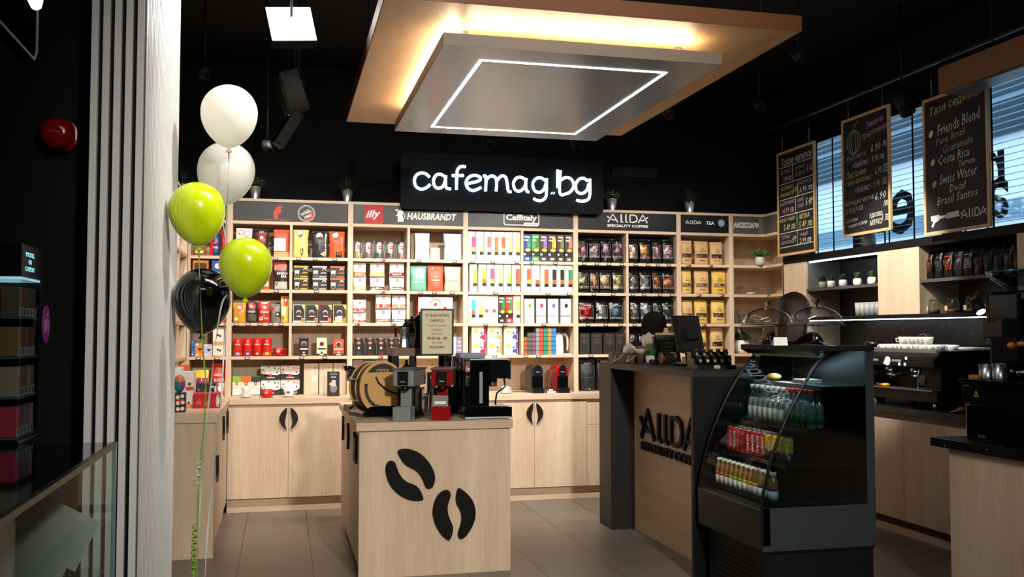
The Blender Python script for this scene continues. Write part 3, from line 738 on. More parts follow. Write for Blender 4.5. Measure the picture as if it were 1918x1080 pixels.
def pack(col, row, x0, x1, yt, yb, what, body, dec, d=.12, Yf=None, z=None, name='carton', cat='box', side=None, grp=None, lab=None, rz=0):
    loc, w_, h_ = slot(x0, x1, yt, yb, d, Yf, z, row)
    b, ms = box_mesh(w_, h_, d, body, dec, side); o = b.build(name, ms, None, loc, (0, 0, rz))
    return tag(o, lab or ('%s, %s' % (what, where(col, row))), cat, grp or '%ss on %s, %s' % (cat, ROWN[row], COLN[col]))
YEL = C((226, 206, 122)); DKB = C((34, 33, 32)); ORR = C((226, 84, 30)); GOLDB = C((204, 150, 40), .3); BRN = C((70, 42, 26))
REDB = C((196, 44, 30), .35); GRYB = C((128, 122, 116), .4); KRAFT = C((206, 168, 112), .6); KRAFTY = C((216, 182, 96), .6); DKG = C((34, 40, 38)); MAR = C((90, 20, 20))
SALM = C((226, 92, 62)); PINKW = C((236, 206, 190)); LBLU = C((196, 208, 226)); TEAL = C((110, 170, 150), .35); SILV = C((180, 176, 162), .35); CRW = C((238, 228, 206))
LIL = C((132, 124, 158)); GRN = C((60, 130, 60)); LIME = C((130, 190, 40)); DGRN = C((24, 70, 46)); BLUE = C((40, 130, 200)); NAVY = C((36, 66, 140)); YPR = C((236, 190, 60)); PRED = C((214, 46, 40)); PNK = C((226, 70, 130)); BEIG = C((222, 180, 120)); PURP = C((120, 80, 150)); COC = C((70, 54, 50))
seal_o = lambda u, v, r: [('o', u, v, r, INKB), ('o', u, v, r*.9, WHITE), ('p', [(u - r*.7, v - r*.3), (u + r*.75, v - r*.05), (u + r*.5, v - r*.6), (u - r*.2, v - r*.75)], MAR)]
# --- column 1
bag(1, 1, 441, 472, 428, 481.5, 'white and red patterned coffee bag', WHITE, [('s',)] and [('o', .3, .85, .18, RED), ('o', .3, .85, .14, WHITE), ('o', .7, .8, .2, RED), ('o', .7, .8, .16, WHITE), ('r', 0, .3, 1, .5, RED)])
bag(1, 1, 472.5, 503, 428.5, 481.5, 'black bag with red patch', C((46, 36, 30), .3), [('r', .35, .55, .78, .8, RED), ('o', .58, .68, .1, WHITE), ('r', .4, .82, .7, .92, C((150, 140, 110)))])
bag(1, 1, 512, 542, 429, 481, 'red bag with blank white label', SALM, [('r', .0, .22, .78, .68, WHITE), ('r', 0, 0, 1, .18, KRAFT)], .002)
bag(1, 2, 489, 505, 512, 542, 'orange patterned bag', ORANGE, [('r', .1, .2, .9, .5, CRW)])
bag(1, 2, 511, 541, 488, 542.5, 'black and red espresso bag', C((52, 40, 38), .3), [('r', .05, .68, .85, .97, C((196, 96, 84))), ('t', 'ESPRESSO', .6, .56, .72, .09, WHITE), ('t', 'BAR', .68, .46, .36, .09, WHITE), ('r', .1, .03, .9, .28, C((190, 186, 180))), ('t', 'V', .2, .2, .24, .13, MAR)])
bag(1, 3, 436, 460.5, 566, 603.5, 'gold coffee bag with red medallion', GOLDB, [('o', .5, .76, .3, REDB), ('o', .5, .76, .12, WHITE), ('o', .25, .2, .15, CRW)])
bag(1, 3, 461, 482, 563, 604, 'black bag with red badge', C((44, 42, 44), .3), [('r', .2, .6, .75, .92, RED), ('o', .45, .75, .14, WHITE), ('t', 'ESPRESSO', .5, .5, .74, .1, CRW), ('r', .1, .08, .9, .4, C((90, 84, 80)))])
bag(1, 3, 483, 506, 564, 604, 'red and white coffee bag', REDB, [('r', .25, .9, .78, .97, CRW), ('o', .55, .72, .14, WHITE), ('t', 'PRESIDENT', .58, .5, .74, .1, WHITE), ('o', .25, .2, .17, WHITE), ('o', .25, .21, .09, RED), ('t', 'CAFE', .66, .2, .36, .08, WHITE)])
bag(1, 3, 507, 525, 568.5, 604, 'grey bag with small red head', GRYB, [('o', .2, .75, .16, RED), ('r', .5, .32, .98, .58, INKB), ('o', .75, .45, .13, CRW)])
bag(1, 3, 525.2, 542, 554, 604, 'tall yellow and cream bag', C((226, 196, 90), .35), [('r', .35, .62, .85, .97, RED), ('o', .6, .85, .16, WHITE), ('r', .1, .25, .6, .62, CRW), ('o', .3, .18, .2, GOLDB)])
for k, (x, c) in enumerate(((436, LIL), (454.5, NAVY), (472.6, MAR), (490.6, YPR))):
    loc, w_, h_ = slot(x, x + 18, 633, 667, .088, None, None, 4)
    t = thing('coffee_tin', ['red tin with lilac band', 'red tin with blue band', 'red tin with dark band', 'red tin with yellow band'][k] + ', fourth shelf, left half of bust-logo bay', 'tin', loc, 0, 'red coffee tins')
    can_parts(t, w_/2, h_, RED, [('r', .0, .06, 1, .25, c), ('o', .5, .16, .1, CRW), ('t', 'MEINL', .5, .7, .34, .08, WHITE), ('o', .5, .88, .06, WHITE)], RED, .06)
def cup(name, lab, loc, r, h, m, rim=None, handle=1, deco=None):
    t = thing(name, lab, 'cup', loc, 0)
    b = B().lathe([(r*.5, 0), (r*.62, h*.12), (r*.9, h*.55), (r, h), (r*.93, h), (r*.82, h*.55), (r*.5, h*.1), (0, h*.08)], n=24); sub(t, 'bowl', b, m)
    if handle: sub(t, 'handle', B().tube([(handle*r*.92, 0, h*.78), (handle*r*1.35, 0, h*.74), (handle*r*1.4, 0, h*.45), (handle*r*.85, 0, h*.35)], r*.09, 8), m)
    if deco: sub(t, 'emblem', B().flat(circ(r*.3, 14), Mx((-.1*r, -r*.93, h*.55)) @ Matrix.Rotation(.5, 4, 'X')), deco)
    return t
def saucer(lab, loc, r, m): return tag(B().lathe([(r*.45, 0), (r*.6, .004), (r, .016), (r*.97, .019), (r*.55, .008), (0, .007)], n=28).build('saucer', m, None, loc), lab, 'saucer')
p = slot(508, 539, 660, 667, .15, None, None, 4)[0]
saucer('red saucer under the red cup on the fourth shelf of bust-logo bay', p, .077, PRED)
cup('coffee_cup', 'red cappuccino cup beside the four red tins on the fourth shelf', (p.x - .006, p.y, p.z + .0082), .055, .064, REDB, 1, 1, WHITE)
# --- column 2
bag(2, 1, 548.5, 578, 429, 481.5, 'yellow bag with black letter', YEL, seal_o(.45, .86, .22) + [('t', 'G', .58, .18, .28, .24, INKB, 1)], .005)
bag(2, 1, 584, 616, 431, 481.5, 'black bag with pale lettering', C((40, 40, 40), .4), seal_o(.45, .82, .22) + [('t', 'Anticabottega', .83, .5, .84, .16, CRW, 1), ('t', 'MILANO', .45, .5, .4, .14, GRYB, 1), ('t', 'A', .68, .14, .22, .3, YEL, 1)], .002)
bag(2, 1, 616.5, 646, 431.6, 481.8, 'orange red bag with black letter', ORR, seal_o(.4, .86, .22) + [('t', 'E', .62, .14, .22, .36, INKB, 1), ('t', 'spresso', .84, .55, .5, .12, CRW, 1)], .003)
for k, (x0, x1, c, nm) in enumerate(((550, 577.5, C((214, 164, 70)), 'gold'), (585, 612.5, C((184, 186, 184)), 'silver'), (618, 645.6, C((220, 96, 60)), 'orange'))):
    for lv, (yt, yb) in enumerate(((519.7, 542.5), (497.6, 519.7))):
        z = ROWZ[2] + (0 if lv == 0 else (542.5 - 519.7)*sc_at(slot(x0, x1, yt, yb, .1, None, None, 2)[0]) + .0003)
        pack(2, 2, x0, x1, yt, yb, '', DKG, [('r', 0, .86, 1, 1, c), ('r', .45, .05, .95, .14, c), ('p', [(.06, .62), (.38, .62), (.33, .1), (.1, .1)], CRW), ('r', .1, .12, .33, .36, BRN), ('o', .8, .68, .13, CRW), ('o', .8, .62, .11, MAR), ('r', .58, .38, .95, .46, c)],
             .1, None, z, 'capsule_box', 'box', None, 'dark capsule boxes with coffee glass', '%s dark capsule box with %s stripe on second shelf under the round seal' % (('lower', 'upper')[lv], nm))
for k, (x0, x1, c, nm) in enumerate(((548.5, 571, C((190, 196, 188)), 'grey'), (572, 596, C((120, 130, 110)), 'green'), (598, 621, C((150, 60, 44)), 'red'), (623.5, 649, C((206, 170, 60)), 'gold'))):
    pack(2, 3, x0, x1, 569.5, 603.8, '', c, [('p', [(.05, .12), (.95, .12), (.95, .68), (.72, .96), (.05, .96)], DKG), ('p', [(.72, .98), (1, .98), (1, .68)], YEL), ('o', .48, .56, .2, CRW), ('o', .48, .52, .18, MAR), ('r', .3, .34, .72, .38, CRW), ('r', .7, .04, .96, .28, C((196, 120, 60))), ('r', .06, .04, .7, .1, CRW)] + ([('r', .15, .12, .66, .32, WHITE)] if k == 3 else []),
         .11, None, None, 'coffee_box', 'box', None, 'dark bevelled coffee boxes', 'dark green coffee box with %s edge on third shelf under the round seal' % nm)
for k, (x0, x1, yt, m, b2, nm, dec) in enumerate(((560, 578, 633.6, C((18, 17, 17)), DKB, 'black', CRW), (593, 612, 633, C((232, 220, 172)), DKB, 'cream', INKB), (624, 644, 635.6, C((214, 70, 36)), DKB, 'orange red', CRW))):
    pack(2, 4, x0, x1, yt, 667, '', m, [('o', .5, .68, .27, CRW), ('o', .5, .66, .23, MAR), ('r', 0, 0, 1, .13, b2), ('r', .1, .36, .92, .43, dec), ('r', .3, .05, .7, .09, CRW), ('o', .5, .2, .1, dec)], .08, None, None, 'coffee_packet', 'box', None, 'small upright coffee packets', 'small upright %s coffee packet on fourth shelf under the round seal' % nm)
# --- counter level left
for k, (x0, x1, c, nm) in enumerate(((435, 451, LIME, 'light green'), (451.3, 470, ORANGE, 'orange'), (470.3, 487, DGRN, 'dark green'))):
    pack(1, 5, x0, x1, 707, 742.7, '', WHITE, [('p', [(0, 1), (1, 1), (1, .72), (.5, .66), (0, .72)], c), ('o', .5, .62, .2, RED), ('o', .5, .62, .08, WHITE), ('r', .12, .36, .88, .5, C((210, 220, 180))), ('r', .0, .0, 1, .04, c)], .07, YS + .1, None, 'tea_box', 'box', None, 'small tea boxes', 'white tea box with %s top at counter level, left of the big tea boxes' % nm)
for k, (x0, x1) in enumerate(((488.3, 525), (525.4, 561))):
    for lv, (yt, yb) in enumerate(((713.5, 742.3), (687.5, 713.3))):
        z = ZCN + (0 if lv == 0 else (742.3 - 713.5)*sc_at(slot(x0, x1, yt, yb, .1, YS + .1, None, 5)[0]) + .0004)
        c = GRN if k == 0 else ORANGE
        pack(1, 5, x0, x1, yt, yb, '', WHITE, [('r', 0, 0, 1, .3, DKG), ('p', [(0, .3), (0, .42), (.25, .27), (.75, .27), (1, .42), (1, .3)], DKG), ('o', .5, .3, .09, RED), ('r', .3, .12, .72, .17, CRW), ('o', .12, .7, .05, GRN), ('o', .85, .52, .05, RED), ('o', .2, .52, .05, YPR), ('o', .72, .82, .05, c), ('o', .9, .8, .04, c), ('o', .4, .9, .04, PNK), ('o', .06, .5, .04, PURP), ('r', 0, .96, 1, 1, c)],
             .1, YS + .1, z, 'tea_box', 'box', None, 'stacked big floral tea boxes', '%s %s floral tea box behind the red and white cups' % (('lower', 'upper')[lv], ('left', 'right')[k]))
pg = atZ(461, 744, ZCN); saucer('white saucer under the glass in front of the orange tea box', (pg.x, YC + .09, ZCN), .055, WHITEG)
tag(B().lathe([(.022, 0), (.026, .004), (.037, .078), (.036, .08), (.034, .078), (.023, .006), (0, .006)], n=24).build('tea_glass', mat('frosted_glass', (232, 230, 224), .25, spec=.6), None, (pg.x, YC + .09, ZCN + .0085)), 'frosted tea glass standing in front of the orange tea box', 'glass')
for x, m, nm, em in ((500, PRED, 'red', WHITE), (541, WHITEG, 'white', PRED)):
    q = atY(x, 738, YC + .10); saucer('%s saucer under the %s cup before the floral tea boxes' % (nm, nm), (q.x, YC + .10, ZCN), .06, m)
    cup('coffee_cup', '%s coffee cup on its saucer before the floral tea boxes' % nm, (q.x, YC + .10, ZCN + .0085), .046, .062, m, None, 1, em)
for k, (x0, x1) in enumerate(((568.6, 596), (597.4, 623), (624, 648))):
    o = pack(2, 5, x0, x1, 684, 742, '', WOODV, [('r', .70, .84, .84, .92, TAN)] + ([('r', .6, .4, .9, .62, CRW)] if k == 0 else []), .1, YS + .08, None, 'wooden_gift_box', 'box', None, 'wooden gift boxes', ['tall pale wooden box with white tag right of the floral tea boxes', 'tall pale wooden box in the middle of three', 'tall pale wooden box behind the moka pot package'][k])
pack(2, 5, 613, 636, 698, 743.5, '', C((30, 30, 32)), [('o', .5, .34, .3, C((120, 118, 116)), .2), ('r', .34, .4, .68, .66, C((190, 186, 180))), ('r', .2, .86, .8, .97, C((92, 92, 94))), ('o', .28, .5, .14, C((214, 170, 150))), ('o', .5, .1, .12, MAR), ('t', 'MOKA', .5, .78, .4, .07, CRW)], .09, YC + .12, None, 'moka_pot_package', 'box', None, 'moka pot packages', 'black package with moka pot picture before the wooden boxes')
# --- columns 3, 4
for k, (x0, x1, c) in enumerate(((662, 680, YPR), (681.5, 700.5, C((150, 90, 60))), (701.6, 721, C((60, 80, 60))), (722.6, 742.7, C((110, 40, 40))), (744, 761.5, C((206, 110, 90))))):
    loc, w_, h_ = slot(x0, x1, 450.5, 484, .09, None, None, 1)
    t = thing('coffee_can', 'silver coffee can with red square and %s band, top shelf, red-square bay' % ('gold', 'brown', 'green', 'maroon', 'pink')[k], 'can', loc, 0, 'silver coffee cans on the top shelf')
    can_parts(t, w_/2, h_, STEEL, [('r', .0, .08, 1, .36, c), ('r', .42, .62, .64, .86, RED), ('t', 'illy', .53, .74, .14, .1, WHITE), ('r', .3, .4, .42, .9, CRW), ('r', .7, .1, .76, .9, C((120, 150, 160)))], STEEL, .13)
def illy(col, row, x0, x1, yt, yb, c, lab, lv, base):
    z = ROWZ[row] + (0 if lv == 0 else (base - yb)*sc_at(slot(x0, x1, yt, yb, .1, None, None, row)[0]) + .0005)
    t = bag(col, row, x0, x1, yt, yb, '', WHITE, [('r', .0, .06, 1, .3, c), ('t', 'ESPRESSO', .5, .17, .7, .1, WHITE), ('r', .42, .66, .6, .86, PRED), ('t', 'illy', .51, .76, .13, .1, WHITE)], .0035, .10, None, z, False, 'white capsule bags with red square', lab)
SQ = (((661.7, 686), ORANGE, TAN, 'left'), ((693.4, 721), YPR, MAR, 'middle'), ((730, 758), C((150, 30, 40)), PRED, 'right'))
for (x0, x1), cu_, cl_, nm in SQ:
    illy(3, 2, x0, x1, 516.8, 543, cl_, 'lower white capsule bag of the %s stack, second shelf, red-square bay' % nm, 0, 543)
    illy(3, 2, x0, x1, 490.5, 516.5, cu_, 'upper white capsule bag of the %s stack, second shelf, red-square bay' % nm, 1, 543)
for (x0, x1), cu_, cl_, ys, nm in (((661, 686), PRED, C((160, 40, 40)), (561, 584.5), 'left'), ((704, 733), PRED, C((222, 90, 60)), (550.5, 577.5), 'middle'), ((734.5, 761), C((206, 130, 50)), BLUE, (552.6, 577.5), 'right')):
    illy(3, 3, x0, x1, ys[1] + .3, 604.5, cl_, 'lower white capsule bag of the %s stack, third shelf, red-square bay' % nm, 0, 604.5)
    illy(3, 3, x0, x1, ys[0], ys[1], cu_, 'upper white capsule bag of the %s stack, third shelf, red-square bay' % nm, 1, 604.5)
bag(4, 1, 768.8, 777.5, 432.5, 484, 'narrow grey brown bag', C((140, 128, 112), .4), [], .003, .08, YS + .09)
bag(4, 1, 778, 805.6, 434, 484, 'plain white coffee bag', C((238, 232, 224), .3), [], .004)
pack(4, 1, 806, 824, 461.5, 484, 'plain pale wooden block', WOODV, [], .12, YS + .05, None, 'wooden_block', 'block')
bag(4, 1, 832, 866, 434, 484, 'blue white coffee bag', LBLU, [], .005)
bag(4, 2, 769, 800, 496, 544.3, 'teal coffee bag', TEAL, [('r', .3, .5, .8, .9, C((190, 220, 206))), ('t', 'HAUSBRANDT', .5, .35, .6, .06, CRW)], .005)
bag(4, 2, 801, 831.5, 495, 544.3, 'orange red coffee bag', SALM, [('p', [(.25, .9), (.75, .9), (.6, .55), (.42, .55)], PINKW), ('t', 'HAUSBRANDT', .5, .42, .6, .06, CRW)], .004)
bag(4, 2, 833, 864.8, 497, 544.3, 'silver beige coffee bag', SILV, [('p', [(.3, .88), (.8, .88), (.7, .55), (.36, .55)], CRW), ('t', 'HAUSBRANDT', .5, .42, .6, .06, GRYB)], .005)
pack(4, 3, 783, 848, 556.5, 605, '', C((226, 220, 214)), [('o', .5, .72, .17, C((120, 110, 104))), ('o', .5, .7, .15, CRW), ('o', .5, .72, .05, PRED), ('o', .78, .58, .05, PRED), ('t', 'Haus', .18, .55, .2, .1, INKB), ('t', 'Kaffee', .82, .5, .22, .1, INKB), ('r', .2, .3, .8, .5, CRW)], .16, YS + .04, None, 'gift_box', 'gift box', PRED, 'gift boxes', 'white gift box with red side behind the price sign')
for k, (x0, x1, c) in enumerate(((662.6, 681, C((70, 68, 66))), (683, 702.6, MAR), (704, 723, C((120, 30, 28))), (725, 742, ORR), (743.5, 753, BLUE))):
    loc, w_, h_ = slot(x0, x1, 633.2, 666.7, .088, None, None, 4)
    t = thing('coffee_jar', 'dark coffee jar with %s base band, fourth shelf, red-square bay' % ('grey', 'maroon', 'dark red', 'orange', 'blue')[k], 'jar', loc, 0, 'dark coffee jars on the fourth shelf')
    can_parts(t, w_/2, h_, C((54, 52, 50), .3), [('r', 0, .04, 1, .24, c), ('o', .5, .76, .12, C((230, 120, 100))), ('p', [(.42, .4), (.5, .56), (.6, .42)], CRW), ('r', .1, .1, .2, .9, C((120, 120, 118)))], STEEL, .07)
pack(4, 4, 848.6, 854.2, 632, 666, 'narrow white packet', WHITE, [], .08, YS + .04)
pack(4, 4, 854.6, 868.6, 632, 666, 'lilac packet with gold emblem', LIL, [('o', .5, .72, .22, YPR), ('r', .2, .5, .8, .54, CRW), ('r', .15, .25, .85, .3, CRW)], .08)
for k, (x0, x1, yt, m) in enumerate(((661, 680, 678, C((150, 140, 134))), (681.3, 702.6, 680, C((120, 170, 214))), (703.2, 725, 680, C((216, 206, 190))))):
    pack(3, 5, x0, x1, yt, 742, '%s carton' % ('grey', 'light blue', 'cream')[k], m, [('r', .2, .55, .7, .85, C((196, 60, 60))), ('o', .45, .7, .15, CRW)], .12, YS + .06)
# --- columns 5, 6: tall narrow capsule boxes
def tall(col, row, x0, x1, yt, yb, top, cup_, nm, dark=None, bott=None):
    if dark is None:
        dec = [('r', .45, .36 if row == 1 else .38, .98, .84 if row != 1 else .82, top), ('r', .45, .3, .98, .46, cup_), ('r', .45, .2, .98, .31, DKB), ('r', .5, .86, .62, .875, DKB), ('r', .75, .86, .88, .875, DKB)]; body = WHITE
        what = 'white capsule box, %s picture' % nm
    else:
        dec = [('r', .0, .38, 1, .99, dark), ('r', .5, .5, .95, .86, top), ('r', .15, .87, .85, .92, CRW), ('r', .12, .75, .62, .8, CRW), ('o', .58, .42, .36, INKB, .085), ('o', .6, .42, .32, YPR, .065), ('o', .2, .26, .14, CRW, .04), ('r', .0, .0, 1, .18, bott or DKG), ('r', .3, .06, .72, .13, CRW)]; body = DKB
        what = 'dark capsule box, %s print' % nm
    pack(col, row, x0, x1, yt, yb, what, body, dec, .18, None, None, 'capsule_box', 'box', None, 'narrow capsule boxes, %s, %s' % (ROWN[row], COLN[col]))
R51 = ((877.3, 890.6, PNK, C((240, 190, 90)), 'pink'), (892.2, 905.8, CRW, BEIG, 'cream'), (907, 919.8, C((206, 110, 90)), CRW, 'rose'), (920.6, 933.5, C((222, 124, 50)), C((222, 124, 50)), 'orange'), (934, 946.6, C((226, 90, 50)), BEIG, 'red fruit'), (946.9, 959.4, C((240, 190, 140)), BEIG, 'peach'), (960.2, 974, C((240, 224, 130)), YPR, 'lemon'))
for a in R51: tall(5, 1, a[0], a[1], 432.3, 486.5, a[2], a[3], a[4])
for a in ((979.6, 995, C((60, 150, 130)), NAVY, 'blue', NAVY), (995.8, 1010, GRN, C((90, 160, 90)), 'green', C((80, 150, 84))), (1010.7, 1025.6, C((140, 120, 180)), COC, 'violet', COC), (1026.2, 1042.2, YPR, COC, 'yellow', COC), (1043, 1057, C((120, 130, 90)), COC, 'olive', COC), (1057.9, 1073, C((206, 130, 120)), COC, 'coral', COC)):
    tall(6, 1, a[0], a[1], 435.3, 486.8, a[2], None, a[4], a[3], a[5])
for a in ((879.7, 893.3, YPR, YPR, 'yellow'), (896.6, 911, YPR, ORANGE, 'amber'), (912.2, 926.3, PNK, YPR, 'magenta'), (927.2, 942, BEIG, BEIG, 'beige'), (943.4, 958, BEIG, YPR, 'honey'), (959.6, 973.6, C((224, 80, 60)), ORANGE, 'red')):
    tall(5, 2, a[0], a[1], 492, 544, a[2], a[3], a[4])
for a in ((980.3, 995, C((226, 90, 60)), YPR, 'red'), (996, 1011.2, C((190, 224, 236)), ORANGE, 'pale blue'), (1012.8, 1027.5, C((190, 96, 44)), ORANGE, 'brown'), (1028.3, 1042.4, DKB, ORANGE, 'black'), (1043.2, 1057.2, DKB, ORANGE, 'charcoal'), (1058, 1072.4, C((30, 140, 100)), ORANGE, 'green')):
    tall(6, 2, a[0], a[1], 492.7, 545, a[2], a[3], a[4])
for a in ((877.4, 890.5, C((60, 170, 220)), ORANGE, 'blue'), (890.9, 904.6, C((240, 220, 150)), YPR, 'pale yellow'), (905.1, 918.5, None, None, 'r'), (919.2, 932.8, None, None, 'r'), (933.3, 946.4, GRN, COC, 'brown'), (946.9, 960.6, GRN, PRED, 'red'), (961.5, 974, C((160, 210, 60)), C((230, 230, 160)), 'lime')):
    if a[2] is None: pack(5, 3, a[0], a[1], 551.7, 603.6, 'white capsule box, orange cup picture', WHITE, [('p', [(.2, .5), (.78, .5), (.68, .38), (.3, .38)], C((226, 90, 60))), ('r', 0, .18, 1, .185, SILV)], .18, None, None, 'capsule_box', 'box', None, 'narrow capsule boxes, third shelf, left half of outlined-logo bay')
    elif a[3] in (COC, PRED): tall(5, 3, a[0], a[1], 551.7, 603.6, a[2], None, a[4], a[3], PRED if a[3] == PRED else DKB)
    else: tall(5, 3, a[0], a[1], 551.7, 603.6, a[2], a[3], a[4])
for a in ((982, 1000.8, C((130, 160, 70)), 'green'), (1004.5, 1022.6, C((206, 50, 60)), 'red'), (1026.5, 1046, C((130, 90, 170)), 'purple'), (1050, 1069.5, C((40, 44, 46)), 'black')):
    pack(6, 3, a[0], a[1], 558, 604, '', C((234, 232, 228)), [('o', .55, .72, .17, a[2], .09), ('r', 0, .28, 1, .31, a[2]), ('r', .55, .46, .98, .51, C((206, 200, 196)))], .2, None, None, 'capsule_box', 'box', C((150, 148, 144)), 'big white capsule boxes', 'wide white capsule box with %s oval, third shelf, outlined-logo bay' % a[3])
for k, (x0, x1, c, nm) in enumerate(((883.8, 909.5, C((206, 40, 80)), 'crimson'), (913.4, 940.4, C((200, 160, 90)), 'gold'), (944.5, 969.8, C((90, 76, 150)), 'violet'))):
    for lv, (yt, yb) in enumerate(((640, 664.6), (611.5, 639.8))):
        z = ROWZ[4] + (0 if lv == 0 else (664.6 - 640)*sc_at(slot(x0, x1, yt, yb, .14, None, None, 4)[0]) + .0004)
        pack(5, 4, x0, x1, yt, yb, '', C((240, 236, 226)), [('o', .3, .7, .17, YPR), ('p', [(.6, .62), (.8, .62), (.7, .48)], INKB), ('p', [(.58, .3), (.72, .45), (.98, .5), (.98, .02), (.8, .18), (.62, .2)], c), ('r', .86, .5, 1, 1, c)], .14, None, z, 'capsule_box', 'box', None, 'square capsule boxes in stacks', '%s white capsule box with %s cup, fourth shelf, outlined-logo bay' % (('lower', 'upper')[lv], nm))
STK = ((980.3, 987.8, 631, C((170, 92, 50)), 4, 'rust'), (988.3, 996, 623, C((90, 92, 70)), 5, 'olive'), (996.4, 1003.4, 623, C((120, 80, 110)), 5, 'mauve'), (1004, 1010.5, 614, C((150, 150, 150)), 6, 'grey'), (1011, 1018.2, 614, C((222, 70, 50)), 6, 'red'), (1018.8, 1026.1, 614, C((30, 150, 110)), 6, 'green'), (1026.5, 1033.2, 614, C((190, 150, 90)), 6, 'tan'), (1033.7, 1041.6, 614, C((40, 140, 206)), 6, 'blue'))
for x0, x1, yt, c, n, nm in STK:
    loc, w_, h_ = slot(x0, x1, yt, 665, .2, None, None, 4); hh = h_/n
    b, ms = box_mesh(w_, hh - .0006, .2, c, [('r', .3, .38, .7, .56, GRYB), ('r', 0, .9, 1, 1, C((44, 44, 44)))])
    me = b.mesh('capsule_sleeve', ms)
    for k in range(n):
        o = bpy.data.objects.new('capsule_sleeve', me); COL.objects.link(o); o.location = (loc.x, loc.y, loc.z + k*hh)
        tag(o, '%s capsule sleeve, %s from the bottom of its stack, beside the white frother' % (nm, ORD[k]), 'capsule sleeve', 'capsule sleeves in coloured stacks')
q = slot(1040, 1073, 660, 664, .2, None, None, 4)[0]
tag(B().prism(rrect(.165, .20, .02), 'z', 0, .008).build('white_tray', WHITEG, None, (q.x - .008, q.y - .0, q.z)), 'flat white tray under the white milk frother jug', 'tray')
t = thing('milk_frother', 'white milk frother jug with handle right of the capsule stacks', 'jug', (q.x - .028, q.y, q.z + .0083))
sub(t, 'jug_body', B().lathe([(.048, 0), (.052, .01), (.05, .1), (.042, .17), (.025, .195), (0, .2)], n=24), WHITEG)
sub(t, 'handle', B().tube([(.035, 0, .178), (.07, 0, .18), (.09, 0, .15), (.094, 0, .08), (.088, 0, .03)], [.012, .013, .011, .009, .008], 8), WHITEG)
# --- columns 7, 8: foil pouches
TINT = {'rose': (214, 150, 160), 'pink': (222, 190, 196), 'plum': (170, 120, 150), 'cream': (232, 206, 180), 'copper': (222, 150, 80), 'olive': (150, 140, 100), 'gold': (200, 170, 110), 'sand': (214, 186, 130), 'silver': (170, 176, 170), 'green': (100, 130, 120), 'rust': (190, 110, 70), 'red': (190, 46, 40), 'teal': (60, 110, 120), 'smoke': (140, 140, 140), 'dark green': (60, 84, 76), 'peach': (226, 190, 170), 'amber': (206, 150, 100), 'orange': (216, 130, 90)}
LINE = mat('pale_outline_print', (206, 200, 196), .4)
def foil(col, row, x0, x1, yt, yb, nm, lit=.5):
    r, g, bl = TINT[nm]; lm = mat('foil_%s' % nm.replace(' ', '_'), (int(r*.62), int(g*.62), int(bl*.62)), .30, .6, bump=.25, bscale=20)
    bag(col, row, x0, x1, yt, yb, 'dark foil pouch, %s label' % nm, FOIL, [('r', .08, .22, .8, .74, lm), ('f', .06, .2, .96, .76, .014, LINE), ('o', .44, .5, .2, C((int(r*.8), int(g*.8), int(bl*.8)), .4)), ('r', .06, .25, .9, .262, LINE)], .008, .10)
for a in ((1083.4, 1103, 'rose'), (1103.6, 1126, 'pink'), (1126.6, 1147, 'plum'), (1147.6, 1168, 'plum')): foil(7, 1, a[0], a[1], 441, 487.8, a[2])
for a in ((1179, 1197, 'peach'), (1198.8, 1220.4, 'copper'), (1222.6, 1241.6, 'rose'), (1242.4, 1265, 'pink')): foil(8, 1, a[0], a[1], 442.8, 489.2, a[2])
for a in ((1083.4, 1105.2, 'olive'), (1106, 1123.8, 'amber'), (1124.3, 1147, 'gold'), (1147.7, 1170, 'sand')): foil(7, 2, a[0], a[1], 500, 544.4, a[2])
for a in ((1179, 1197.7, 'smoke'), (1199, 1221.6, 'silver'), (1222.7, 1241.2, 'rust'), (1241.8, 1265.6, 'orange')): foil(8, 2, a[0], a[1], 501, 545.4, a[2])
for a in ((1084, 1114.5, 'red'), (1115.8, 1140.8, 'silver'), (1141.7, 1169.5, 'teal')): foil(7, 3, a[0], a[1], 558.5, 603, a[2])
for a in ((1180.6, 1199, 'smoke'), (1200, 1223, 'silver'), (1224, 1241, 'green'), (1241.7, 1264, 'dark green')): foil(8, 3, a[0], a[1], 558.5, 603, a[2])
for k, (x0, x1, c) in enumerate(((1086, 1104.7, (46, 44, 40)), (1107.5, 1128, (46, 44, 38)), (1130.6, 1152, (48, 36, 38)), (1153, 1171.4, (48, 38, 40)))):
    pack(7, 4, x0, x1, 621, 661, 'dark embossed %s box' % ('grey', 'olive', 'maroon', 'plum')[k], C(c, .4), [('f', .08, .06, .92, .94, .02, C((70, 66, 60))), ('o', .5, .6, .3, C((62, 58, 52))), ('r', .2, .84, .8, .88, C((90, 84, 76)))], .1)
foil(8, 4, 1180.6, 1195, 621, 661, 'dark green')
foil(8, 4, 1198, 1218, 623, 661, 'silver'); foil(8, 4, 1247, 1264, 621, 661, 'green')
for k, (x0, x1, yt) in enumerate(((1087.7, 1117.5, 675.6), (1119.5, 1148, 672))):
    bag(7, 5, x0, x1, yt, 734, ('big framed black bag', 'big black bag')[k], C((30, 29, 28), .45), [('f', .06, .42, .94, .94, .015, C((120, 116, 110))), ('t', 'ALLDA', .5, .88, .5, .06, LINE), ('o', .5, .66, .22, C((44, 42, 40))), ('t', '1 kg', .5, .06, .3, .05, LINE)], .003, .12)
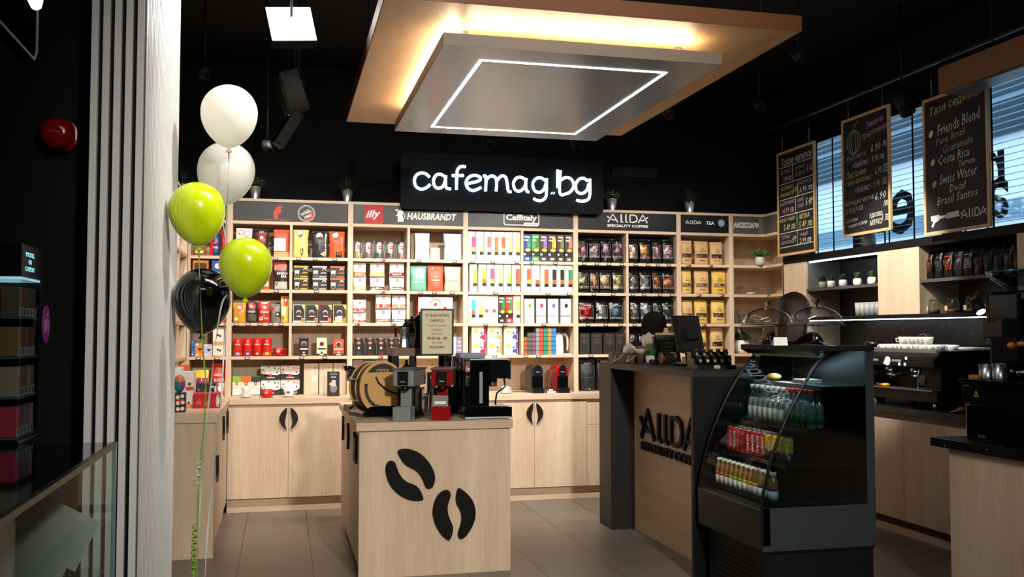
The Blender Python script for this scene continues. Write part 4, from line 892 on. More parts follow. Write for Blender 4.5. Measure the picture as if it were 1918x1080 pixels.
# --- tea bags
def kraft(row, x0, x1, yt, yb, m, win, nm):
    bag(9, row, x0, x1, yt, yb, '%s kraft bag' % nm, m, [('r', .06, .28, .94, .46, win), ('r', .1, .31, .4, .36, C((110, 90, 80))), ('r', .5, .36, .85, .42, C((60, 46, 40))), ('r', .3, .16, .7, .19, C((120, 70, 50))), ('p', [(.3, .6), (.5, .7), (.72, .6), (.5, .64)], C((150, 116, 70))), ('r', .28, .55, .76, .575, C((150, 116, 70)))], .0025, .08)
WN1 = C((86, 66, 60)); WN2 = C((150, 116, 84))
for a in ((1277, 1298, 445.6, KRAFT, WN1, 'tan'), (1303, 1329, 446.6, KRAFT, WN1, 'light brown'), (1332, 1355.4, 447.6, KRAFT, C((40, 34, 34)), 'brown')): kraft(1, a[0], a[1], a[2], 490.6, a[3], a[4], a[5])
for a in ((1278, 1297, KRAFTY, WN2, 'yellow'), (1302.5, 1329.6, KRAFT, WN2, 'tan'), (1335.6, 1362, C((212, 172, 74), .6), WN2, 'golden')): kraft(2, a[0], a[1], 502, 546.6, a[2], a[3], a[4])
for a in ((1279, 1299.4, KRAFT, WN2, 'tan'), (1303, 1327, C((212, 176, 84), .6), WN1, 'golden'), (1334.4, 1360, KRAFTY, WN1, 'yellow')): kraft(3, a[0], a[1], 558, 602, a[2], a[3], a[4])
kraft(4, 1306, 1325.5, 617, 662, KRAFTY, WN1, 'yellow'); kraft(4, 1333, 1356.5, 613, 662, KRAFT, INKB, 'tan')
# --- corner bay (column 0) and things on the left counter
bag(0, 1, 360, 386, 462, 479, 'wide brown packet', C((150, 96, 50), .5), [('r', .2, .3, .8, .6, CRW)], .002, .1, None, None, False)
bag(0, 1, 392, 412.4, 433, 479, 'blue bag with red side', C((30, 60, 110), .35), [('o', .52, .6, .26, PRED), ('r', .0, .0, .3, .6, PRED), ('t', 'CAFE', .55, .35, .5, .1, CRW)])
bag(0, 1, 412.8, 423, 428, 479, 'red coffee bag', REDB, [('r', .3, .2, .5, .9, C((150, 30, 40)))])
pack(0, 2, 360, 390, 490, 544, 'orange carton', C((206, 120, 40)), [('r', .1, .6, .9, .9, BRN)], .14)
pack(0, 2, 396, 422.5, 490, 544, 'blue carton', C((40, 80, 170)), [('o', .4, .8, .2, CRW), ('r', .3, .3, .8, .6, C((90, 140, 210)))], .14)
pack(0, 3, 360, 390, 560, 605, 'brown carton', BRN, [('r', .1, .6, .9, .9, CRW)], .14)
pack(0, 3, 396, 422.5, 556, 605, 'white and red carton', WHITE, [('r', .0, .0, 1, .2, PRED), ('o', .5, .6, .2, PRED)], .14)
for x0, x1, yt, m, nm in ((358.5, 364, 637, C((30, 120, 200)), 'blue'), (364.5, 380.5, 642, C((222, 130, 50)), 'orange'), (381, 397.4, 644, C((196, 186, 206)), 'lilac')):
    pack(0, 4, x0, x1, yt, 667, '%s carton with dark cup' % nm, m, [('p', [(.35, .62), (.9, .62), (.62, .4)], INKB), ('o', .3, .9, .14, WHITE), ('r', .1, .1, .5, .2, CRW)], .12)
for lv, (yt, yb) in enumerate(((642.7, 667), (611.5, 642.4))):
    z = ROWZ[4] + (0 if lv == 0 else 24.3*sc_at((-.6, YS, 1.4)) + .0004)
    pack(0, 4, 398.5, 423, yt, yb, '', C((232, 226, 214)), [('r', 0, .86, 1, 1, TAN), ('o', .38, .52, .09, INKB), ('o', .56, .46, .09, BRN), ('r', 0, 0, 1, .12, TAN)], .14, None, z, 'carton', 'box', None, 'tan and white cartons', '%s tan and white carton, fourth shelf, corner bay at left' % ('lower', 'upper')[lv])
bag(0, 5, 394, 422.5, 682, 743, '', C((206, 44, 24), .3), [('r', .0, .0, 1, .42, WHITE), ('o', .35, .38, .3, PRED, .08), ('t', 'LAVAZZA', .5, .66, .62, .07, WHITE), ('t', 'ROSSA', .6, .5, .74, .1, WHITE), ('r', .32, .82, .68, .9, C((150, 130, 70)))], .004, .11, None, None, True, None, 'red coffee bag lettered in white behind the black gift box')
bag(0, 5, 363, 390, 693, 743, '', C((222, 196, 60), .35), [('r', .1, .3, .95, .7, C((150, 40, 90))), ('r', .3, .4, .8, .5, CRW)], .004, .1, None, None, True, None, 'yellow and purple coffee bag behind the black gift box')
def on_left(x0, x1, yt, yb, Y, d, m, dec, name, lab, cat='box', side=None, z=None, rz=0):
    a, c = atY(x0, yb, Y), atY(x1, yb, Y); s = sc_at(a); w_, h_ = (c.x - a.x), (yb - yt)*s
    b, ms = box_mesh(w_, h_, d, m, dec, side); return tag(b.build(name, ms, None, ((a.x + c.x)/2, Y + d/2, ZCN if z is None else z), (0, 0, rz)), lab, cat)
on_left(361.8, 411.7, 739, 766.3, 7.28, .24, C((180, 14, 28)), [('o', .92, .5, .07, WHITE, .42), ('o', .92, .5, .055, INKB, .33), ('o', .92, .5, .045, WHITE, .26), ('t', 'coffee', .2, .45, .2, .4, C((230, 120, 110))), ('t', 'gift', .55, .35, .18, .4, C((230, 120, 110)))], 'gift_box', 'long red gift box at the front of the left counter', 'gift box')
on_left(357.7, 404.6, 711, 749.5, 7.72, .2, C((40, 38, 36)), [('o', .86, .62, .1, CRW, .26), ('o', .86, .62, .08, INKB, .2), ('r', .96, .1, 1, .9, CRW), ('o', .3, .7, .05, GRYB), ('o', .2, .4, .05, GRYB), ('o', .55, .6, .04, GRYB, .16)], 'gift_box', 'black gift box behind the long red gift box', 'gift box')
s_ = sc_at(atY(350, 764, 7.32)); hz = (764 - 731.5)*s_
on_left(341, 361.3, 731.5, 764, 7.32, .2, C((228, 226, 222)), [('r', .1, .0, 1, .24, C((226, 130, 60))), ('t', 'ILLY', .5, .12, .5, .1, WHITE), ('o', .6, .32, .12, BRN)], 'carton', 'white and orange carton beside the red gift box, lower of its stack')
on_left(338.5, 362.5, 696, 731, 7.32, .2, C((226, 224, 220)), [('r', .4, .03, 1, .22, C((214, 70, 30))), ('o', .68, .36, .14, C((90, 70, 60)))], 'carton', 'white carton with red corner beside the black gift box, upper of its stack', 'box', None, ZCN + hz + .0004)
on_left(326, 339, 687, 757, 7.62, .2, C((224, 222, 218)), [], 'carton', 'plain tall white carton at the left end of the left counter')
on_left(335, 349, 682, 752, 7.9, .15, C((224, 96, 36)), [('o', .5, .8, .2, CRW)], 'carton', 'orange carton at the back of the left counter')
on_left(327, 346, 739.5, 776, 6.95, .1, C((40, 36, 38)), [('o', .28, .78, .2, CRW), ('o', .74, .84, .2, CRW), ('o', .3, .48, .2, CRW), ('o', .78, .52, .2, CRW), ('o', .32, .18, .2, CRW), ('o', .76, .2, .2, CRW), ('r', .1, .6, .9, .68, PRED)], 'capsule_carton', 'small dark carton with white capsule circles, nearest on the left counter')
q = atY(336, 735, 7.1); h0 = (776 - 739.5)*sc_at(atY(336, 776, 6.95))
t = thing('toy_ball', 'teal, purple and orange round package on the capsule carton', 'package', (atY(336, 735, 7.0).x, 7.0, ZCN + h0))
b = B().ell((0, 0, .062), .04, .04, .062, 20, 0, 12); 
for i, f in enumerate(b.f):
    zc = sum(b.v[k][2] for k in f)/len(f); xc = sum(b.v[k][0] for k in f)/len(f); b.m[i] = 2 if zc > .08 else (0 if xc < .005 else 1)
sub(t, 'wrapping', b, [C((20, 140, 150)), C((130, 60, 130)), C((206, 120, 60))])
# --- things on the left wall shelf, seen edge on
for k, (yy, zz, c, nm) in enumerate(((7.1, ZS[3], C((222, 130, 120)), 'pink'), (7.5, ZS[3], C((230, 200, 190)), 'pale'), (7.15, ZS[1], C((170, 120, 60)), 'brown'), (7.6, ZS[1], C((120, 80, 50)), 'dark brown'), (8.1, ZS[1], C((206, 190, 170)), 'beige'), (8.15, ZS[2], C((210, 130, 90)), 'copper'), (8.2, ZS[3], C((180, 60, 50)), 'red'))):
    t = thing('coffee_bag', '%s coffee bag on the left wall shelving, %s' % (nm, ('third shelf, nearest', 'third shelf, middle', 'top shelf, nearest', 'top shelf, middle', 'top shelf, farthest', 'second shelf', 'third shelf, farthest')[k]), 'coffee bag', (XLF - .075, yy, zz), PI/2, 'coffee bags on the left wall shelving')
    make_bag(t, .13, .21, .08, c, [('r', .1, .3, .9, .6, CRW)], .004, True, seed=40 + k)
# --- price tags clipped on the shelf edges
PT = {1: [(516, 1), (559, 2), (590, 2), (627, 2), (717, 3), (785, 4), (852, 4), (885, 5), (923, 5), (968, 5), (996, 6), (1040, 6), (1094, 7), (1118, 7), (1140.6, 7), (1164.5, 7), (1190.6, 8), (1213.5, 8), (1232, 8), (1252.6, 8), (1290, 9), (1331, 9)],
      2: [(484, 1), (518, 1), (593, 2), (717, 3), (788, 4), (814, 4), (847, 4), (928, 5), (1026, 6), (1066, 6), (1112, 7), (1148, 7), (1185, 8), (1206, 8), (1236, 8), (1258, 8), (1309, 9), (1352, 9)],
      3: [(444, 1), (466, 1), (488.5, 1), (508.6, 1), (527.5, 1), (599, 2), (670, 3), (737, 3), (910, 5), (946, 5), (1018.6, 6), (1101, 7), (1134, 7), (1162, 7), (1188, 8), (1259, 8), (1318, 9)],
      4: [(374, 0), (409, 0), (465, 1), (567, 2), (610, 2), (714, 3), (927, 5), (985, 6), (1008, 6), (1106, 7)]}
tb = B().box(-.02, .02, -.006, .0, -.013, .011, 0).box(-.014, .014, -.0068, -.006, -.006, .006, 1); tme = tb.mesh('price_tag', [C((38, 36, 34), .3), C((226, 224, 216))])
tb2 = B().box(-.02, .0, -.006, .0, -.013, .011, 0).box(-.017, -.003, -.0068, -.006, -.006, .006, 1).box(0, .022, -.006, 0, -.011, .009, 2); tme2 = tb2.mesh('price_tag', [C((38, 36, 34), .3), C((226, 224, 216)), C((150, 30, 34))])
for r, L_ in PT.items():
    for x, c in L_:
        q = atY(x, 500, YS); o = bpy.data.objects.new('price_tag', tme2 if c in (3, 9) else tme); COL.objects.link(o); o.location = (q.x, YS, ROWZ[r] - .014)
        tag(o, 'price tag, %s' % where(c, r, 'tag'), 'price tag', 'price tags on the shelf edges')
# --- plants on top of the shelves
def leaves(n, spread, h, w, col, up=.6, seed=1, blades=True):
    rnd = random.Random(seed); b = B()
    for i in range(n):
        a = rnd.uniform(0, 2*PI); r = rnd.uniform(.2, 1)*spread; hh = h*rnd.uniform(.5, 1)*(1 - (.35*r/spread if up < .9 else 0)); x0, y0 = .25*r*math.cos(a), .25*r*math.sin(a)
        if blades:
            P = [(x0, y0, 0), (x0 + .4*r*math.cos(a), y0 + .4*r*math.sin(a), hh*.65), (r*math.cos(a), r*math.sin(a), hh)]
            s = (-math.sin(a)*w, math.cos(a)*w)
            V = [(P[0][0] - s[0]*.5, P[0][1] - s[1]*.5, P[0][2]), (P[0][0] + s[0]*.5, P[0][1] + s[1]*.5, P[0][2]), (P[1][0] - s[0]*.5, P[1][1] - s[1]*.5, P[1][2]), (P[1][0] + s[0]*.5, P[1][1] + s[1]*.5, P[1][2]), P[2]]
            b.add(V, [(0, 1, 3, 2), (2, 3, 4)], 0, False)
        else:
            c = Vector((r*math.cos(a), r*math.sin(a), hh)); d1 = Vector((rnd.uniform(-1, 1), rnd.uniform(-1, 1), rnd.uniform(-.5, 1))).normalized()*w; d2 = d1.cross(Vector((rnd.uniform(-1, 1), rnd.uniform(-1, 1), rnd.uniform(-1, 1)))).normalized()*w*.55
            b.add([c - d1, c + d2, c + d1, c - d2], [(0, 1, 2, 3)])
            if i % 4 == 0: b.tube([(0, 0, 0), c*.6 + Vector((0, 0, .01)), c], .0012, 3)
    return b
LEAF = C((52, 84, 36), .5); LEAFD = C((30, 48, 32), .5); LEAFG = C((86, 116, 70), .5); GRASSG = C((30, 130, 44), .45)
POTSX = ((343, 333, 322, False, 0), (478, 371, 350, False, 1), (650.5, 375, 354, False, 0), (1146, 386, 368, True, 2), (1291.5, 391, 373, False, 3))
for k, (x, yb, yt, br, sd) in enumerate(POTSX):
    q = atY(x, yb, 8.70); t = thing('potted_plant', ['grassy plant in metal pot above the corner, left of the balloons', 'bushy plant in metal pot beside the white balloons', 'dark grassy plant in metal pot left of the neon sign', 'bright bushy plant in metal pot right of the neon sign', 'spiky plant in metal pot above the tea sign'][k], 'potted plant', (q.x, 8.70, ZT), 0, 'potted plants on top of the shelving')
    sub(t, 'pot', B().lathe([(.036, 0), (.038, .012), (.036, .016), (.052, .118), (.055, .122), (.049, .122), (.045, .09), (0, .09)], n=24), GALV)
    if k in (1, 3): fo = leaves(220, .085, .13, .014, LEAF, .6, sd + 3, False)
    else: fo = leaves(90, .15, .20, .008, LEAFD, .6, sd + 3, True)
    fo.build('foliage', LEAF if k in (1, 3) else LEAFD, t, (0, 0, .09))
# --- accessories corner
def stem_pot(lab, loc, r, h, potm, fol, folm, ribbed=False, cat='potted plant', grp=None, rot=0):
    t = thing('potted_plant', lab, cat, loc, rot, grp)
    pr = [(r*.72, 0), (r*.95, h*.25), (r, h*.6), (r*.86, h), (r*.76, h), (r*.8, h*.7), (0, h*.7)]
    b = B().lathe(pr, n=24)
    if ribbed:
        for i, (x, y, z) in enumerate(b.v):
            a = math.atan2(y, x); f = 1 + .06*math.cos(8*a + z*20); b.v[i] = (x*f, y*f, z)
    sub(t, 'pot', b, potm); fol.build('foliage', folm, t, (0, 0, h*.75)); return t
q = atY(1429, 492, 8.62); stem_pot('bushy grey green plant in ribbed white pot on the accessories top shelf', (4.60, 8.56, ROWZ[1]), .048, .085, C((214, 206, 196)), leaves(260, .11, .11, .014, LEAFG, .6, 9, False), LEAFG, True)
def tumbler(lab, loc, r, h, grp='glasses on the accessories shelves'):
    return tag(B().lathe([(r*.8, 0), (r, h), (r*.94, h), (r*.75, h*.06), (0, h*.06)], n=18).build('drinking_glass', GLASSB, None, loc), lab, 'glass', grp)
for k, (x, r, h, rw, nm) in enumerate(((1386, .028, .08, 2, 'left'), (1413, .03, .07, 2, 'middle'), (1440, .03, .08, 2, 'right'), (1378, .026, .13, 3, 'left tall'), (1388, .03, .10, 3, 'middle'), (1399, .03, .1, 3, 'right'))):
    Y = 8.63 if x < 1430 else 8.45; q = atY(x, 540, Y); tumbler('%s clear glass on the accessories %s' % (nm, ROWN[rw]), (q.x, Y, ROWZ[rw]), r, h)
q = atY(1412, 546, 8.60); saucer('white saucer at the shelf edge under the accessories sign', (q.x - .03, 8.60, ROWZ[2]), .05, WHITEG)
q = atY(1388, 640, 8.66); stem_pot('dark plant in plain white pot on the lowest accessories shelf', (q.x + .03, 8.70, ROWZ[4]), .075, .13, WHITEG, leaves(320, .085, .12, .018, LEAFD, .6, 12, False), LEAFD)
# ---------------------------------------------------------------- machines and display on the island
ZI = ZCN + .0008
def px_at(px, Y): return atY(px, 700, Y).x
# capsule machine (two colours of the same kind)
def capsule_machine(x, y, rz, lab, body, sideM, tagm=False):
    t = thing('capsule_coffee_machine', lab, 'coffee machine', (x, y, ZI), rz, 'capsule coffee machines on the island'); w = .112
    B().box(-w/2, w/2, 0, .21, 0, .088).build('drip_tray', [body], t, bevel=.004)
    B().box(-.036, .036, .10, .30, .088, .215).build('column', [body], t, bevel=.004)
    B().box(-w/2 - .002, w/2 + .002, .105, .33, .0, .20).build('rear_body', BLKG, t, bevel=.006)
    h = B().box(-.066, .066, .035, .33, .215, .315).build('brew_head', [body], t, bevel=.006)
    B().box(-.034, .034, .028, .036, .222, .308).build('front_plate', BLACK, h, bevel=.002)
    bb = B(); bb.text('Caffitaly', Mx((0, .0272, .243)), .036, .012); bb.build('badge', C((214, 212, 206)), h)
    B().box(-.074, .074, .03, .335, .316, .326).build('lever', GREYP, t, bevel=.004)
    B().lathe([(.022, .0), (.026, -.02), (.02, -.03), (0, -.03)][::-1], (0, .075, .215), 16).build('spout', BLACK, t)
    if tagm:
        pc = thing('price_card', 'small grey price card leaning on the red capsule machine', 'price card', t.matrix_basis @ Vector((-.008, -.004 + .03, .0895)), rz + .1)
        B().add([(-.052, -.02, 0), (.05, -.02, 0), (.052, .025, .062), (-.045, .025, .066), (-.052, -.018, 0), (.05, -.018, 0), (.052, .027, .062), (-.045, .027, .066)], [(0, 1, 2, 3), (7, 6, 5, 4), (0, 4, 5, 1), (1, 5, 6, 2), (2, 6, 7, 3), (3, 7, 4, 0)]).build('card', C((130, 132, 126)), pc)
        B().add([(-.035, -.0165, .012), (.036, -.0165, .012), (.038, -.003, .03), (-.034, -.003, .03)], [(0, 1, 2, 3)])._scale_last(4, (0, -.004, .0), 1, 1, 1).build('printed_strip', WHITE, pc)
    return t
SILVM = mat('silver_grey_plastic', (150, 156, 154), .35, .3)
capsule_machine(px_at(748, 5.93) + .012, 5.925, -.42, 'silver grey capsule machine at the front of the island beside the drum', SILVM, BLKG)
capsule_machine(px_at(824, 5.93) + .006, 5.925, -.26, 'red capsule machine at the front of the island under the price sign', mat('machine_red', (158, 14, 20), .25, .1, coat=.4), BLKG, True)
# black espresso machine seen from its side, front to the right
t = thing('espresso_machine', 'gloss black espresso machine at the right end of the island', 'espresso machine', (1.17, 5.97, ZI))
B().box(-.03, .275, 0, .26, .012, .075).build('drip_base', BLKG, t, bevel=.004)
B().box(-.032, .277, -.002, .262, .004, .014).build('base_trim', STEEL, t)
B().box(-.0, .125, 0, .26, .075, .375).build('body', BLKG, t, bevel=.008)
B().box(.125, .255, .01, .25, .255, .375).build('brew_head', mat('smoked_black_panel', (14, 22, 26), .12, .2), t, bevel=.006)
B().box(.255, .27, .012, .248, .25, .372).build('front_panel', mat('teal_black_panel', (16, 44, 50), .15, .3), t, bevel=.004)
B().cyl((.27, .13, .315), .016, .02, 16, axis='x').build('knob', BLACK, t)
B().box(.06, .08, -.003, -.0005, .10, .30).build('water_gauge', C((150, 154, 150), .3), t)
B().cyl((.17, .13, .2), .035, .055, 20).build('group_head', CHROME, t)
B().tube([(.235, .06, .255), (.24, .05, .2), (.185, .05, .16), (.175, .05, .10), (.18, .055, .085)], .006, 8).build('steam_wand', BLACK, t)
B().box(.13, .26, .02, .24, .076, .08).build('drip_grid', CHROME, t)
B().box(-.0, .255, .0, .26, .376, .382).build('cup_rail', STEEL, t)
t = thing('coffee_grinder', 'steel topped black grinder between red machine and black espresso machine', 'grinder', (1.185, 6.42, ZI))
B().lathe([(.055, 0), (.058, .02), (.045, .06), (.043, .28), (.06, .30), (0, .30)], n=24).build('body', BLKG, t)
B().lathe([(.058, .30), (.06, .33), (.055, .385), (.062, .39), (0, .392)], n=24).build('hopper', CHROME, t)
tag(B().box(-.09, .09, -.05, .05, 0, .035).build('folded_bag', C((140, 156, 176), .4), None, (1.20, 6.12, ZI + .384), (0, 0, .2), .012), 'small crumpled pale blue bag lying on the black espresso machine', 'bag')
# wooden drum display lying on its side, disc face to the front
t = thing('drum_display', 'round wood faced drum display with dark bands on the island left', 'display drum', (.635, 6.22, ZI), .34)
RD, ZD = .172, .195
def disc(y0, y1, r, m, nm): return B().lathe([(r, y0), (r, y1)], (0, 0, ZD), 48, 0, True, 'y', .92, 1.0).build(nm, m, t, bevel=.002)
disc(-.012, .012, RD, DISCW, 'front_disc'); disc(.012, .075, RD*.93, mat('dark_walnut', (48, 32, 24), .4), 'drum_body'); disc(.075, .091, RD*.97, DISCW, 'middle_disc'); disc(.091, .165, RD*.93, _M['dark_walnut'], 'drum_body'); disc(.165, .18, RD*.97, DISCW, 'rear_disc')
b = B(); F0 = Mx((0, -.0135, ZD))
b.flat([(.155*math.cos(a)*.9, .155*math.sin(a)) for a in [PI*(.22 + .56*k/12) for k in range(13)]], F0, 0)
b.text('ritta', F0 @ Matrix.Translation((.0, .112, .0005)), .085, .034, 1)
b.build('face_panel', [C((62, 60, 56), .4), C((206, 172, 110))], t)
b = B(); stroke(b, [(.128*math.cos(a)*.92, .128*math.sin(a)) for a in [PI*(.93 + .62*k/14) for k in range(15)]], .022, F0, 0); stroke(b, [(-.05, .07), (-.03, .03), (.02, -.01), (.07, -.035), (.13, -.05)], .013, F0 @ Matrix.Translation((0, 0, .0005)), 1)
for a in (PI*.95, PI*1.2, PI*1.45): b.flat(circ(.006, 10, None, (.128*math.cos(a)*.92, .128*math.sin(a))), F0 @ Matrix.Translation((0, 0, .001)), 2)
b.build('face_rail', [C((70, 68, 64), .4), DKB, CHROME], t)
b = B()
for a in (PI*1.15, PI*.9, PI*1.4):
    b.tube([(RD*.95*math.cos(a)*.92, -.0, ZD + RD*.95*math.sin(a)), (RD*1.03*math.cos(a)*.92, .05, ZD + RD*1.03*math.sin(a)), (RD*1.03*math.cos(a)*.92, .18, ZD + RD*1.03*math.sin(a))], .004, 6)
b.build('steel_rods', CHROME, t)
B().prism([(-.14, 0), (.14, 0), (.14, .03), (.09, .075), (-.09, .075), (-.14, .03)], 'y', -.02, .21).build('base', BLKG, t, bevel=.003)
B().box(-.15, .15, -.03, .22, 0, .010).build('base_plate', CHROME, t)
# lever press with green flank behind the drum
t = thing('manual_espresso_press', 'lime green and black lever press behind the drum display', 'espresso press', (.505, 6.74, ZI), .2)
B().box(-.06, .06, -.08, .10, 0, .045).build('base', BLACK, t, bevel=.006)
B().prism([(-.02, .045), (.035, .045), (.05, .20), (.03, .27), (-.03, .25), (-.005, .12)], 'y', -.03, .03).build('column', mat('lime_plastic', (142, 180, 30), .35), t, bevel=.004)
B().box(-.055, .04, -.035, .035, .25, .30).build('head', BLACK, t, bevel=.008)
B().tube([(.03, 0, .28), (-.05, -.02, .31), (-.085, -.02, .30)], [.012, .012, .02], 10).build('lever', BLACK, t)
B().cyl((-.04, 0, .215), .025, .04, 16).build('group_head', CHROME, t)
# black riser with brown top, moka pots on it
RY = 6.50
rx0, rx1 = atY(735, 650, RY).x, atY(846, 650, RY).x
t = thing('display_riser', 'black legged display riser with brown top behind the capsule machines', 'display stand', ((rx0 + rx1)/2, RY, ZI)); hw = (rx1 - rx0)/2; RH = .445
B().box(-hw, hw, 0, .30, RH - .055, RH).build('top_board', mat('brown_laminate', (116, 84, 64), .45), t, bevel=.001)
for sx in (-1, 1):
    for y in (0, .255): B().box(sx*hw - (.045 if sx > 0 else 0), sx*hw + (.045 if sx < 0 else 0), y, y + .045, 0, RH - .055).build('leg', BLKM, t)
B().box(-hw + .12, -hw + .165, .0, .045, 0, RH - .055).build('leg', BLKM, t)
def moka(x, y, z, s, m, lab, rot=0):
    t = thing('moka_pot', lab, 'moka pot', (x, y, z), rot, 'moka pots on the riser')
    n = 8
    B().lathe([(.045*s, 0), (.047*s, .005*s), (.034*s, .075*s), (.036*s, .085*s)], n=n, smooth=False).build('boiler', m, t)
    B().lathe([(.036*s, .0855*s), (.032*s, .095*s), (.046*s, .165*s), (.044*s, .17*s)], n=n, smooth=False).build('upper_pot', m, t)
    B().lathe([(.044*s, .171*s), (.012*s, .19*s), (.008*s, .195*s), (.012*s, .205*s), (0, .21*s)], n=n, smooth=False).build('lid', BLACK, t)
    B().tube([(.042*s, 0, .16*s), (.085*s, 0, .16*s), (.075*s, 0, .09*s)], .009*s, 6).build('handle', BLACK, t)
zt = ZI + RH + .0006
moka(atY(757, 640, RY + .08).x, RY + .08, zt, .82, STEEL, 'steel moka pot nearest the left end of the riser', 2.6)
moka(atY(770, 640, RY + .16).x + .01, RY + .20, zt, 1.05, mat('dark_moka', (58, 60, 58), .3, .8), 'dark moka pot in the middle of the riser', .9)
moka(atY(786, 640, RY + .06).x + .01, RY + .10, zt, 1.2, mat('dark_green_moka', (26, 44, 38), .3, .4), 'tall dark green moka pot beside the price sign', 2.9)
# offer sign
SY = 6.34
a, c = atY(787, 666, SY), atY(850, 578, SY); sw, sh = c.x - a.x, c.z - a.z
t = thing('price_sign', 'black framed cream price sign with a special coffee machine offer', 'sign', ((a.x + c.x)/2, SY, ZI))
z0 = a.z - ZI
B().prism([(p[0], p[1] + z0 + sh/2) for p in rrect(sw, sh, .008)], 'y', 0, .012).build('frame', BLACK, t, bevel=.001)
b = B().flat(rrect(sw - .026, sh - .026, .004), Mx((0, -.0006, z0 + sh/2)), 0)
for tx, fy, fw, hh, m in (('СПЕЦИАЛНА', .885, .80, .022, 1), ('ОФЕРТА', .765, .48, .021, 1), ('КАФЕМАШИНА', .652, .62, .014, 2), ('Caffitaly', .553, .36, .018, 2), ('IRIS S27', .462, .40, .015, 2), ('89.00 лв - 40', .358, .66, .019, 1), ('капсули', .252, .34, .014, 2), ('ПОДАРЪК', .148, .52, .020, 1)):
    b.text(tx, Mx((0, -.0012, z0 + .013 + (sh - .026)*fy)), (sw - .026)*fw, hh, m, .022 if m == 1 else .008, .12)
b.build('sheet', [CREAM, INKB, C((96, 92, 84))], t)
B().cyl((.06, .02, 0), .006, z0 + .1, 8).build('pole', BLACK, t); B().cyl((.06, .02, 0), .05, .008, 20).build('base', BLACK, t)
# things standing under and behind the riser
t = thing('syphon_brewer', 'dark red glass coffee brewer under the riser', 'brewer', (atY(762, 690, 6.62).x, 6.64, ZI))
B().cyl((0, 0, 0), .045, .012, 18).build('base', BLACK, t)
B().lathe([(.015, .10), (.04, .14), (.045, .18), (.03, .225), (.015, .235)], n=20).build('globe', mat('dark_red_glass', (90, 14, 18), .1), t)
B().lathe([(.012, .236), (.03, .25), (.034, .31), (.012, .33), (.01, .36), (0, .36)], n=20).build('upper_vessel', mat('brown_black_glass', (40, 14, 14), .1), t)
B().tube([(.05, 0, .012), (.055, 0, .2), (.012, 0, .232)], .005, 6).build('stand', BLACK, t)
tag(B().lathe([(.036, 0), (.036, .006), (.03, .1), (.032, .13), (.029, .13), (.027, .1), (0, .01)], n=24).build('milk_pitcher', CHROME, None, (atY(793, 700, 6.60).x, 6.60, ZI)), 'steel pitcher under the riser, left one', 'pitcher', None)
tag(B().lathe([(.042, 0), (.042, .006), (.034, .22), (.038, .27), (.035, .27), (.032, .22), (0, .01)], n=24).build('milk_pitcher', CHROME, None, (atY(806, 700, 6.66).x + .01, 6.68, ZI)), 'tall steel pitcher under the riser behind the price sign', 'pitcher')
tag(B().lathe([(.016, 0), (.018, .01), (.017, .15), (.009, .19), (.009, .235), (0, .235)], n=16).build('bottle', C((224, 216, 200)), None, (atY(814, 700, 6.55).x, 6.55, ZI)), 'slim cream bottle under the riser right of the pitchers', 'bottle')
tag(B().box(-.045, .045, -.04, .04, 0, .17).build('carton', C((120, 90, 66)), None, (atY(827, 700, 6.66).x + .02, 6.66, ZI), (0, 0, .2)), 'small brown carton at the right end under the riser', 'box')
# capsule machines on the back counter
def mini_machine(px, m, lab):
    Y = YC + .10; q = atY(px, 737, Y); t = thing('capsule_coffee_machine', lab, 'coffee machine', (q.x, Y, ZCN + .0008), 0, 'small capsule machines on the back counter'); w = .056
    prof = [(-w, 0), (w, 0)] + [(w*math.cos(a)*1.0, .20 + .055*math.sin(a)) for a in [PI*k/12 for k in range(13)]]
    B().prism(prof, 'y', .03, .26).build('body', m, t, bevel=.004)
    B().prism([(-.03, .145), (.03, .145)] + [(.03*math.cos(a), .225 + .03*math.sin(a)) for a in [PI*k/8 for k in range(9)]], 'y', .014, .031).build('front_plate', BLACK, t, bevel=.002)
    b = B(); b.text('Caffitaly', Mx((0, .0133, .19)), .034, .012); b.build('badge', C((220, 218, 212)), t)
    B().box(-w + .006, w - .006, .012, .031, .045, .15).build('cup_bay', BLKG, t)
    B().box(-w + .004, w - .004, -.035, .03, 0, .045).build('drip_tray', BLACK, t, bevel=.004)
mini_machine(1008, mat('dark_grey_machine', (38, 40, 42), .25), 'black capsule machine on the back counter left of the red one')
mini_machine(1055, _M['machine_red'], 'red and black capsule machine on the back counter below the frother')
q = atY(1032, 735, YC + .09)
b = B().box(-.045, .045, 0, .03, 0, .022, 0).box(-.04, .04, -.001, 0, .003, .018, 1).box(-.018, .018, .01, .03, .022, .034, 1)
tag(b.build('price_card', [BLACK, WHITE], None, (q.x, YC + .08, ZCN + .0008)), 'small black price holder with white card between the two capsule machines', 'price card')
tag(B().tube(catmull([(atY(1019, 700, 8.5).x, 8.50, ZCN + .12), (atY(1030, 700, 8.5).x, 8.47, ZCN + .10), (atY(1033, 700, 8.48).x, 8.46, ZCN + .03), (atY(1036, 700, 8.48).x, 8.44, ZCN + .015), (atY(1038, 700, 8.5).x, 8.44, ZCN + .03)]), .004, 6).build('power_cord', BLACK), 'black power cord looping between the two small capsule machines', 'cord')
tag(B().tube(catmull([(atY(955, 700, 8.5).x, 8.52, ZCN + .005), (atY(975, 700, 8.5).x, 8.5, ZCN + .012), (atY(990, 700, 8.5).x, 8.48, ZCN + .006), (atY(998, 700, 8.5).x, 8.47, ZCN + .03)]), .004, 6).build('power_cord', BLACK), 'black power cord lying left of the black capsule machine', 'cord')
q = atY(947, 736, YC + .12); saucer('white saucer under the espresso cup on the back counter', (q.x, YC + .12, ZCN + .0006), .062, WHITEG); cup('espresso_cup', 'white espresso cup behind the black espresso machine', (q.x, YC + .12, ZCN + .0092), .036, .055, WHITEG, None, 1)

